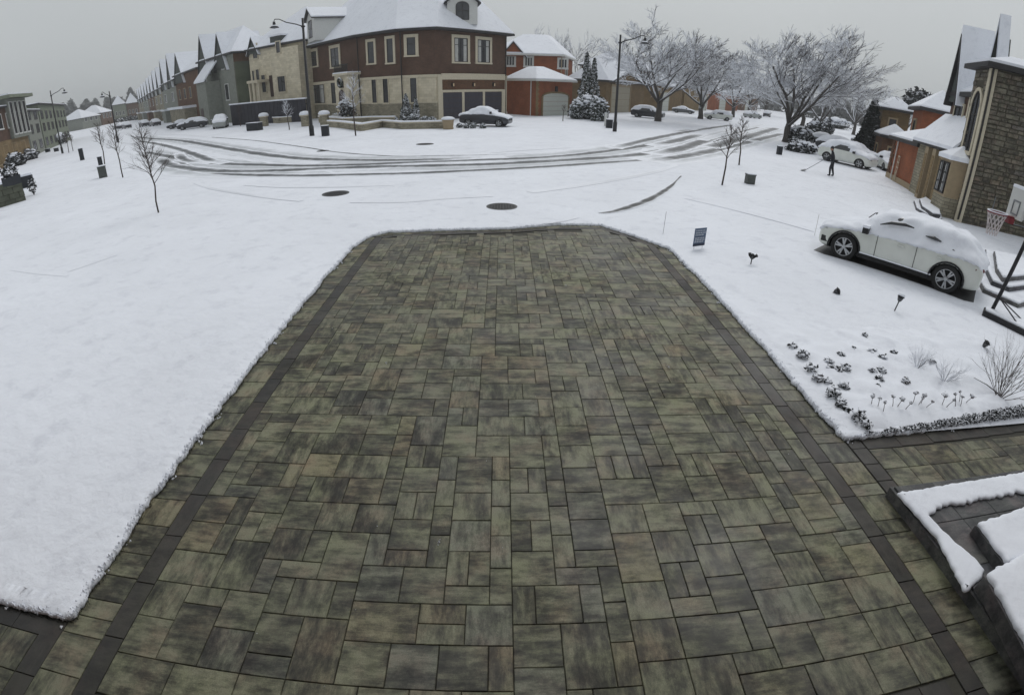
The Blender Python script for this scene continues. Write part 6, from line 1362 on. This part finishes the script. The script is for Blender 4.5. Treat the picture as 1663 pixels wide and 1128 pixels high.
def glight(label, bx, by, h, tilt=(0, 0), r=.09, down=False):
    p = G(bx, by, .05); t = thing('garden_light', label, 'garden light', (p.x, p.y, .05), 0, 'garden lights in the right lawn'); t.rotation_euler = (tilt[0], tilt[1], 0)
    mb = MB(); mb.tube([(0, 0, -.1), (0, 0, h)], .014, 6); link('stem', mb.mesh('stem', 'black_metal'), t)
    mb = MB(); mb.lathe([(.02, h - .02), (r * .55, h + .01), (r * .8, h + .07), (r * .75, h + .09)], 10); link('lamp', mb.mesh('lamp', 'glass', True), t)
    mb = MB(); mb.lathe([(r, h + .091), (r, h + .105), (r * .3, h + .135)], 12); hd_ = link('hood', mb.mesh('hood', 'black_metal', True), t)
    if not down: mb = MB(); mb.lathe([(r * .95, h + .12), (r * .9, h + .15), (r * .3, h + .18)], 10); link('snow_cap', mb.mesh('snow_cap', 'snow_small', True), hd_)
    return t
glight('dark two headed garden spotlight in the snow right of the lawn sign', 1219, 430, .16, (0, 0), .05, True)
o = bpy.data.objects['garden_light']; mb = MB(); mb.tube([(0, 0, .14), (.07, 0, .22), (.13, 0, .25)], [.012, .035, .045], 8); mb.tube([(0, 0, .14), (-.06, .02, .24), (-.07, .03, .30)], [.012, .035, .04], 8); link('spot_head', mb.mesh('spot_head', 'black_metal', True), o)
glight('dark garden light tipped over in the snow below the white SUV', 1351, 476, .06, (.4, .9), .09, True); glight('snow capped garden lantern on a stem nearest the rear wheel of the white SUV', 1452, 506, .26, (-.05, .22), .085)
t = glight('dark garden light with drooping head near the dried flower bed', 1590, 568, .12, (.2, .5), .08, True)
# ---- basketball hoop
p0 = G(1607, 510, .1); t = thing('basketball_hoop', 'portable basketball hoop with dark pole, red rim and white net, at the right edge', 'basketball hoop', (p0.x, p0.y, 0))
q0, q1 = G(1605, 512), G(1700, 556); ub = (q1 - q0).normalized(); vb = Vector((-ub.y, ub.x)); 
if vb.y < 0: vb = -vb
def bp(a, b, z): q = p0 + ub * a + vb * b; return (q.x, q.y, z)
mb = MB(); base_ = [bp(-.1, -.28, 0)[:2], bp(1.25, -.42, 0)[:2], bp(1.4, 0, 0)[:2], bp(1.25, .42, 0)[:2], bp(-.1, .28, 0)[:2], bp(-.18, 0, 0)[:2]]
ar = sum(a[0] * b[1] - b[0] * a[1] for a, b in zip(base_, base_[1:] + base_[:1])); base_ = base_[::-1] if ar < 0 else base_
mb.prism(base_, .0, .2); bb = hp('base', mb, 'black_metal', t); sb = snow_slab([tuple(x) for x in offset(base_, -.05)], .201, .06, bb, step=.05)
up_dir = Vector((G(1607, 510).x - 0, G(1607, 510).y - 0, 0)).normalized(); side_ = Vector((up_dir.y, -up_dir.x, 0))
foot = Vector(bp(.02, 0, .2)); top = Vector((foot.x, foot.y, 3.3)) + side_ * .34
mb = MB(); mb.tube([foot, top], .048, 10); hp('pole', mb, 'black_metal', t, True)
mb = MB(); mb.tube([foot.lerp(top, .12), bp(.8, .25, .2)], .016, 6); mb.tube([foot.lerp(top, .12), bp(.8, -.25, .2)], .016, 6); hp('brace', mb, 'black_metal', t)
rc_xy, rcz = AT(1620, 346, 12.6); rc = Vector((rc_xy.x, rc_xy.y, rcz)); bq_xy, bqz = AT(1646, 335, 12.75); bq = Vector((bq_xy.x, bq_xy.y, bqz)); ax_ = (bq - rc); ax_.z = 0; ax_.normalize(); sd = Vector((-ax_.y, ax_.x, 0)); zr = rcz
bc = rc + ax_ * .36
def T3(p): q = bc + ax_ * p[0] + sd * p[1]; return (q.x, q.y, p[2])
mb = MB(); mb.box(0, .04, -.32, .32, zr - .02, zr + .56, T=T3); bd = hp('backboard', mb, 'trim_white', t)
mb = MB()
for q in ((-.015, -.001, -.14, .14, zr + .04, zr + .07), (-.015, -.001, -.14, .14, zr + .30, zr + .33), (-.015, -.001, -.14, -.11, zr + .07, zr + .30), (-.015, -.001, .11, .14, zr + .07, zr + .30)): mb.box(*q, T=T3)
hp('board_lines', mb, 'grey_metal', bd)
mb = MB(); mb.box(-.01, .05, -.31, .31, zr + .561, zr + .62, T=T3); hp('snow_cap', mb, 'snow_small', bd)
M['rim_red'] = plain('red_rim', '#7c3036', .5); M['net'] = plain('white_net', '#c9c2c2', .8)
mb = MB(); ring = [rc + (ax_ * math.cos(2 * math.pi * k / 20) + sd * math.sin(2 * math.pi * k / 20)) * .205 for k in range(21)]; mb.tube(ring, .014, 6, cap=False); mb.box(-.16, .0, -.07, .07, zr - .03, zr + .0, T=T3); mb.box(-.12, .0, -.10, .10, zr - .14, zr - .031, T=T3); rm_ = hp('rim', mb, 'rim_red', t)
mb = MB(); mb.tube([q + Vector((0, 0, .022)) for q in ring], .013, 5, cap=False); hp('snow_layer', mb, 'snow_small', rm_)
mb = MB(); N_ = 12
for s in (1, -1):
    for k in range(N_):
        pts = []
        for j in range(6):
            a = 2 * math.pi * (k + s * j * .5) / N_; rr = .205 - .10 * (j / 5) ** .7; pts.append(rc + (ax_ * math.cos(a) + sd * math.sin(a)) * rr + Vector((0, 0, -.09 * j)))
        mb.tube(pts, .0075, 4, cap=False)
hp('net', mb, 'net', rm_)
mb = MB()
for y_ in (-.12, .12):
    mb.tube([T3((.04, y_, zr + .35)), tuple(top + Vector((0, 0, -.25)))], .018, 6); mb.tube([T3((.04, y_, zr - .02)), tuple(top + Vector((0, 0, -.75)))], .018, 6)
hp('board_arm', mb, 'grey_metal', t)
# ---- person clearing snow
M['coat'] = plain('dark_coat', '#23252b', .85, bmp=.3, scale=20); M['trousers'] = plain('dark_trousers', '#1b1c20', .85); M['skin'] = plain('skin', '#a07a66', .6, var=.05); M['cap_'] = plain('dark_knit_hat', '#26262a', .9)
pp_ = G(1348, 287); t = thing('person', 'person in dark clothes and hat pushing a snow shovel near the white SUV', 'person', (pp_.x, pp_.y, .05))
lv, _z = AT(1310, 276, pp_.length); fd = (lv - pp_).normalized(); fd = Vector((fd.x, fd.y, 0)); rt = Vector((fd.y, -fd.x, 0))
t.rotation_euler = (0, 0, math.atan2(fd.y, fd.x))
def skin(name, verts, edges, radii, m, parent, lvl=2, root=0):
    me = bpy.data.meshes.new(name); me.from_pydata(verts, edges, []); o = bpy.data.objects.new('tmp', me); COL.objects.link(o); md = o.modifiers.new('k', 'SKIN'); 
    for v, r_ in zip(me.skin_vertices[0].data, radii): v.radius = (r_, r_) if not isinstance(r_, tuple) else r_
    me.skin_vertices[0].data[root].use_root = True; md.use_smooth_shade = True; s = o.modifiers.new('s', 'SUBSURF'); s.levels = s.render_levels = lvl
    r = bpy.data.meshes.new_from_object(o.evaluated_get(bpy.context.evaluated_depsgraph_get())); bpy.data.objects.remove(o); r.materials.clear(); r.materials.append(M[m]); r.name = name; r.polygons.foreach_set('use_smooth', [True] * len(r.polygons)); return link(name, r, parent)
V = [(0, 0, .92), (.04, 0, 1.12), (.09, 0, 1.34), (.12, 0, 1.45), (.15, 0, 1.53), (.17, 0, 1.62), (.18, 0, 1.72),      # 0-6 trunk, neck, head
     (.10, .17, 1.40), (.20, .24, 1.16), (.42, .14, 1.04), (.50, .11, 1.02),                                           # left arm 7-10
     (.10, -.17, 1.40), (.14, -.27, 1.14), (.32, -.16, .95), (.40, -.10, .93),                                        # right arm 11-14
     (0, .10, .88), (.10, .12, .50), (.06, .12, .12), (.05, .12, .05), (.20, .13, .04),                                # left leg 15-19
     (0, -.10, .88), (-.04, -.12, .50), (-.16, -.12, .13), (-.17, -.12, .05), (-.02, -.13, .04)]
Ed = [(0, 1), (1, 2), (2, 3), (3, 4), (4, 5), (5, 6), (2, 7), (7, 8), (8, 9), (9, 10), (2, 11), (11, 12), (12, 13), (13, 14), (0, 15), (15, 16), (16, 17), (17, 18), (18, 19), (0, 20), (20, 21), (21, 22), (22, 23), (23, 24)]
Rr = [(.17, .14), (.16, .15), (.19, .15), .09, .06, .095, .085, .085, .068, .05, .036, .085, .068, .05, .036, .11, .082, .062, .06, .05, .11, .082, .062, .06, .05]
skin('body', V, Ed, Rr, 'coat', t)
mb = MB(); mb.lathe([(.075, -.09), (.098, -.02), (.098, .03), (.085, .06)], 14, (.187, 0, 1.645)); fc = link('face', mb.mesh('face', 'skin', True), t)
mb = MB(); mb.tube([(.28, 0, 1.655), (.305, 0, 1.63)], [.012, .017], 6)
for s in (-1, 1): mb.lathe([(.012, -.01), (.012, .01)], 6, (.275, s * .035, 1.675))
link('nose_and_eyes', mb.mesh('nose_and_eyes', 'skin', True), fc)
mb = MB(); mb.lathe([(.108, 0), (.112, .05), (.1, .10), (.06, .145), (.01, .155)], 14, (.18, 0, 1.675)); link('hat', mb.mesh('hat', 'cap_', True), t)
def glove(c, d, parent):
    mb = MB(); c = Vector(c); d = Vector(d).normalized(); s = d.cross(Vector((0, 0, 1))).normalized(); mb.tube([c - d * .03, c + d * .03, c + d * .06], [.036, .045, .036], 8)
    for k, l_ in enumerate((.07, .08, .075, .06)): b = c + d * .05 + s * (k - 1.5) * .022; mb.tube([b, b + d * l_ * .5 + Vector((0, 0, .012)), b + d * l_ * .7 + Vector((0, 0, -.03))], [.012, .011, .009], 6)
    mb.tube([c + s * .04, c + s * .06 + d * .03, c + s * .045 + d * .055 + Vector((0, 0, -.02))], [.014, .013, .010], 6); link('glove', mb.mesh('glove', 'cap_', True), parent)
glove((.50, .11, 1.02), (1, -.2, -.3), t); glove((.40, -.10, .93), (1, .2, -.3), t)
sh = thing('snow_shovel', 'long handled snow shovel held low in front of the person in dark clothes', 'shovel', (pp_.x, pp_.y, .05)); sh.rotation_euler = t.rotation_euler
mb = MB(); mb.tube([(.36, -.14, .98), (.56, .08, .94), (1.25, .05, .35), (1.62, .03, .06)], .018, 6); link('handle', mb.mesh('handle', 'grey_metal', True), sh); mb = MB()
for k in range(6):
    a0, a1 = -.3 + k * .1, -.2 + k * .1; f = lambda a: .05 * (a / .3) ** 2
    mb.quad([(1.55 + f(a0), a0, .12), (1.55 + f(a1), a1, .12), (1.85 + f(a1), a1, .0), (1.85 + f(a0), a0, .0)]); mb.quad([(1.55 + f(a0), a0, .13), (1.85 + f(a0), a0, .01), (1.85 + f(a1), a1, .01), (1.55 + f(a1), a1, .13)])
link('blade', mb.mesh('blade', 'grey_metal'), sh)
# ================================================================== PLANT BED RIGHT OF THE DRIVEWAY
random.seed(404)
mb = MB(); gx, gy = 70, 46; bx0, bx1, by0, by1 = 4.55, 11.2, 4.72, 8.2
for j in range(gy + 1):
    for i in range(gx + 1):
        x_ = bx0 + (bx1 - bx0) * i / gx; y_ = by0 + (by1 - by0) * j / gy; ed = min(1, (x_ - bx0) / .35, (bx1 - x_) / .8, (y_ - by0 - .02 * (x_ - 4.5)) / .25, (by1 - y_) / .9); ed = max(0, ed)
        z_ = .055 + ed * (.035 + .07 * max(0, noise.noise((x_ * 2.4, y_ * 2.4, 0)) + .25) + .05 * abs(noise.noise((x_ * 6, y_ * 6, 4)))); mb.v.append((x_, y_, z_ if ed > 0 else .03))
for j in range(gy):
    for i in range(gx): a = j * (gx + 1) + i; mb.f.append((a, a + 1, a + gx + 2, a + gx + 1)); mb.uv.append([(0, 0)] * 4); mb.m.append(0)
part('snow_mound', mb, 'snow_small', None, True, kind='structure')
def clump(label, bx, by, r, n=90, m='leaf_dark', size=.032, cat='plant', name='garden_plant', group='low garden plants in the snowy bed', h=None):
    p = G(bx, by, .1); t = thing(name, label, cat, (p.x, p.y, .08), 0, group); h = h or r * 1.0; mb = MB()
    leaves(mb, n, ell((0, 0, h * .55), r, r, h * .8, .35, bx * .1), size); link('foliage', mb.mesh('foliage', m), t); mb = MB()
    for k in range(7): a = random.uniform(0, 6.28); s = r * random.uniform(.25, .48); mb.lathe([(s * .6, -s * .2), (s, 0), (s * .75, s * .32), (s * .2, s * .45)], 7, (r * .55 * math.cos(a), r * .55 * math.sin(a), h * random.uniform(.85, 1.15)))
    link('snow_clumps', mb.mesh('snow_clumps', 'snow_small', True), t); return t
CL = [(1287, 565, .09, 'first dark plant tuft of the row along the driveway edge, farthest away'), (1303, 580, .12, 'second dark plant tuft of the row along the driveway'), (1316, 601, .11, 'third dark plant tuft of the row along the driveway'), (1328, 617, .10, 'brownish plant tuft fourth in the row along the driveway'), (1343, 622, .08, 'small dark tuft right of the fourth one in the row'),
      (1352, 641, .13, 'large dark plant tuft in the middle of the row along the driveway'), (1369, 629, .09, 'upright dark tuft just behind the large one'), (1364, 657, .09, 'faint snowy tuft below the large dark one'), (1373, 663, .06, 'tiny dark tuft beside the faint snowy one'), (1393, 680, .14, 'big dark round plant tuft nearest the corner of the bed'), (1406, 690, .09, 'snow covered tuft beside the big round one at the bed corner'),
      (1344, 590, .10, 'dark tuft in the second row of the bed, upper one'), (1346, 600, .08, 'dark tuft in the second row of the bed, lower one'), (1358, 603, .10, 'dark pair of leaves in the middle of the second row'), (1372, 600, .11, 'greenish tuft at the right of the second row'), (1366, 578, .08, 'small dark twig tuft above the second row'),
      (1416, 574, .10, 'dark tuft in the third group, top'), (1433, 584, .10, 'dark tuft right in the third group'), (1416, 604, .08, 'small tuft on the left of the third group'), (1430, 604, .09, 'dark tuft in the middle of the third group'), (1428, 617, .08, 'lower dark tuft of the third group'), (1425, 628, .05, 'tiny tuft at the bottom of the third group'), (1451, 573, .07, 'single dark round head in the snow at the back of the bed'), (1470, 620, .08, 'greyish tuft right of the third group'),
      (1404, 545, .06, 'tiny dark tuft at the very back of the bed'), (1512, 590, .08, 'dark low tuft right of the first bare shrub'), (1386, 566, .05, 'smallest tuft between second and third groups')]
for k, (bx, by, r_, lb) in enumerate(CL): clump(lb, bx, by, r_ * .85, int(800 * r_), 'leaf_brown' if 'brown' in lb or 'grey' in lb else 'leaf_dark', .03)
def dried(label, bx, by, tx, ty, r_=.035):
    p = G(bx, by, .1); h = max(.18, HT(bx, by, tx, ty)); h = min(h, .5); q, _ = AT(tx, ty, p.length); off = (q - p); off = off * min(1, .25 / max(.01, off.length)); t = thing('dried_flower', label, 'dried flower', (p.x, p.y, .08), 0, 'dried flower heads in the snowy bed'); mb = MB(); mb.tube([(0, 0, 0), (off.x * .4, off.y * .4, h * .5), (off.x, off.y, h)], [.006, .005, .004], 5); link('stem', mb.mesh('stem', 'twig_bare'), t)
    mb = MB(); leaves(mb, 40, ell((off.x, off.y, h + r_ * .3), r_, r_, r_ * .7), .014); mb.lathe([(r_ * .3, -r_ * .5), (r_ * .75, 0), (r_ * .6, r_ * .3)], 8, (off.x, off.y, h)); hd_ = link('seed_head', mb.mesh('seed_head', 'leaf_brown'), t)
    mb = MB(); s = r_ * .8; mb.lathe([(s * .8, s * .35), (s * .9, s * .6), (s * .3, s * .95)], 8, (off.x, off.y, h)); link('snow_cap', mb.mesh('snow_cap', 'snow_small', True), hd_); return t
DF = [(1414, 660, 1417, 645, .045), (1425, 663, 1427, 651, .03), (1434, 670, 1437, 654, .028), (1450, 661, 1448, 650, .028), (1456, 662, 1464, 652, .048), (1468, 667, 1477, 660, .024), (1483, 654, 1486, 641, .04), (1494, 658, 1502, 641, .042), (1501, 664, 1512, 659, .022), (1530, 657, 1535, 643, .055), (1536, 661, 1547, 655, .026), (1552, 660, 1552, 639, .026), (1560, 660, 1562, 646, .034), (1566, 656, 1580, 643, .045), (1490, 660, 1496, 652, .024), (1558, 655, 1560, 635, .02)]
ordw = 'first second third fourth fifth sixth seventh eighth ninth tenth eleventh twelfth thirteenth fourteenth fifteenth sixteenth'.split()
order = sorted(range(len(DF)), key=lambda i: DF[i][2])
for rank, i in enumerate(order): dried('%s dried seed head from the left in the front row of the snowy bed' % ordw[rank], *DF[i])
def bare(label, bx, by, H, spread, n, seed, m='twig'):
    random.seed(seed); p = G(bx, by, .08); t = thing('bare_shrub', label, 'shrub', (p.x, p.y, .05), 0); mb = MB()
    for k in range(n): a = random.uniform(0, 6.28); el = R(random.uniform(35, 80)); d = Vector((math.cos(a) * math.cos(el), math.sin(a) * math.cos(el), math.sin(el))); grow(mb, Vector((0, 0, 0)), d, H * random.uniform(.6, 1), .007, 2, 4, (0, 0, 4, 3), (18, 45), .4, .06, .6, None, 0, .1)
    link('branches', mb.mesh('branches', m), t); return t
bare('small bare twiggy shrub in the back of the bed, left one', 1489, 597, .42, .4, 14, 61); bare('pale bare twiggy shrub in the back of the bed, right one', 1534, 619, .45, .4, 14, 62); bare('large bare shrub with spreading twigs at the right edge of the bed', 1622, 648, .95, .8, 20, 63, 'twig_bare')
g0 = G(1575, 628, .1); g1 = G(1620, 640, .1); mb = MB(); mb.tube([(g1.x, g1.y, .12), (g0.x * .5 + g1.x * .5, g0.y * .5 + g1.y * .5, .22), (g0.x, g0.y, .28)], [.015, .011, .007], 5); solo('fallen_branch', mb, 'bark', 'broken branch lying on the snow left of the large bare shrub', 'branch')
# evergreen edging along the path
mb = MB(); e0, e1 = Vector((4.75, 4.70)), Vector((8.35, 4.86))
for k in range(9500):
    f = random.random() ** .8; q = e0.lerp(e1, f); hh = .06 + .12 * f + .05 * noise.noise((q.x * 5, 0, 0)); w = .04 + .13 * f
    leaves(mb, 1, lambda: ((q.x, q.y + random.uniform(-.25, 1) * w, random.uniform(0, hh)), 1.0), .017)
tag(part('ground_cover', mb, 'leaf_dark', None, kind='stuff'), 'dark evergreen edging with snow between the plant bed and the side path', 'plants')
# ---- our own garage front behind and above the camera: it takes sky light from the near paving
own = thing('house', 'brown brick garage front of the house that carries the camera, behind the viewpoint', 'house', (0, -.35, 0))
mb = MB(); mb.prism([(-9, -9), (9, -9), (9, -.35), (-9, -.35)], -.05, 5.6); hp('wall', mb, 'brick_brown', own)
mb = MB(); mb.box(-9.6, 9.6, -9.6, .25, 5.6, 5.85); hp('roof', mb, 'fascia', own); mb = MB(); mb.box(-9.55, 9.55, -9.55, .2, 5.852, 6.0); hp('snow_layer', mb, 'roof_snow', own)
hz, n_, l_, b_ = mat('haze_air')
n_.remove(b_); pv = n_.new('ShaderNodeVolumePrincipled'); pv.inputs['Density'].default_value = HAZE; pv.inputs['Color'].default_value = (.93, .95, .97, 1); pv.inputs['Anisotropy'].default_value = .2
l_.new(pv.outputs[0], n_['Material Output'].inputs['Volume'])
if HAZE > 0:
    mb = MB(); mb.box(-880, 880, -40, 900, -1.1, 45); o = part('haze', mb, hz, None, kind='stuff'); tag(o, 'thin pale winter haze hanging in the air over the whole street', 'haze')
print('TRIS', sum(len(o.data.polygons) for o in SC.objects if o.type == 'MESH'), 'OBJ', len(SC.objects))
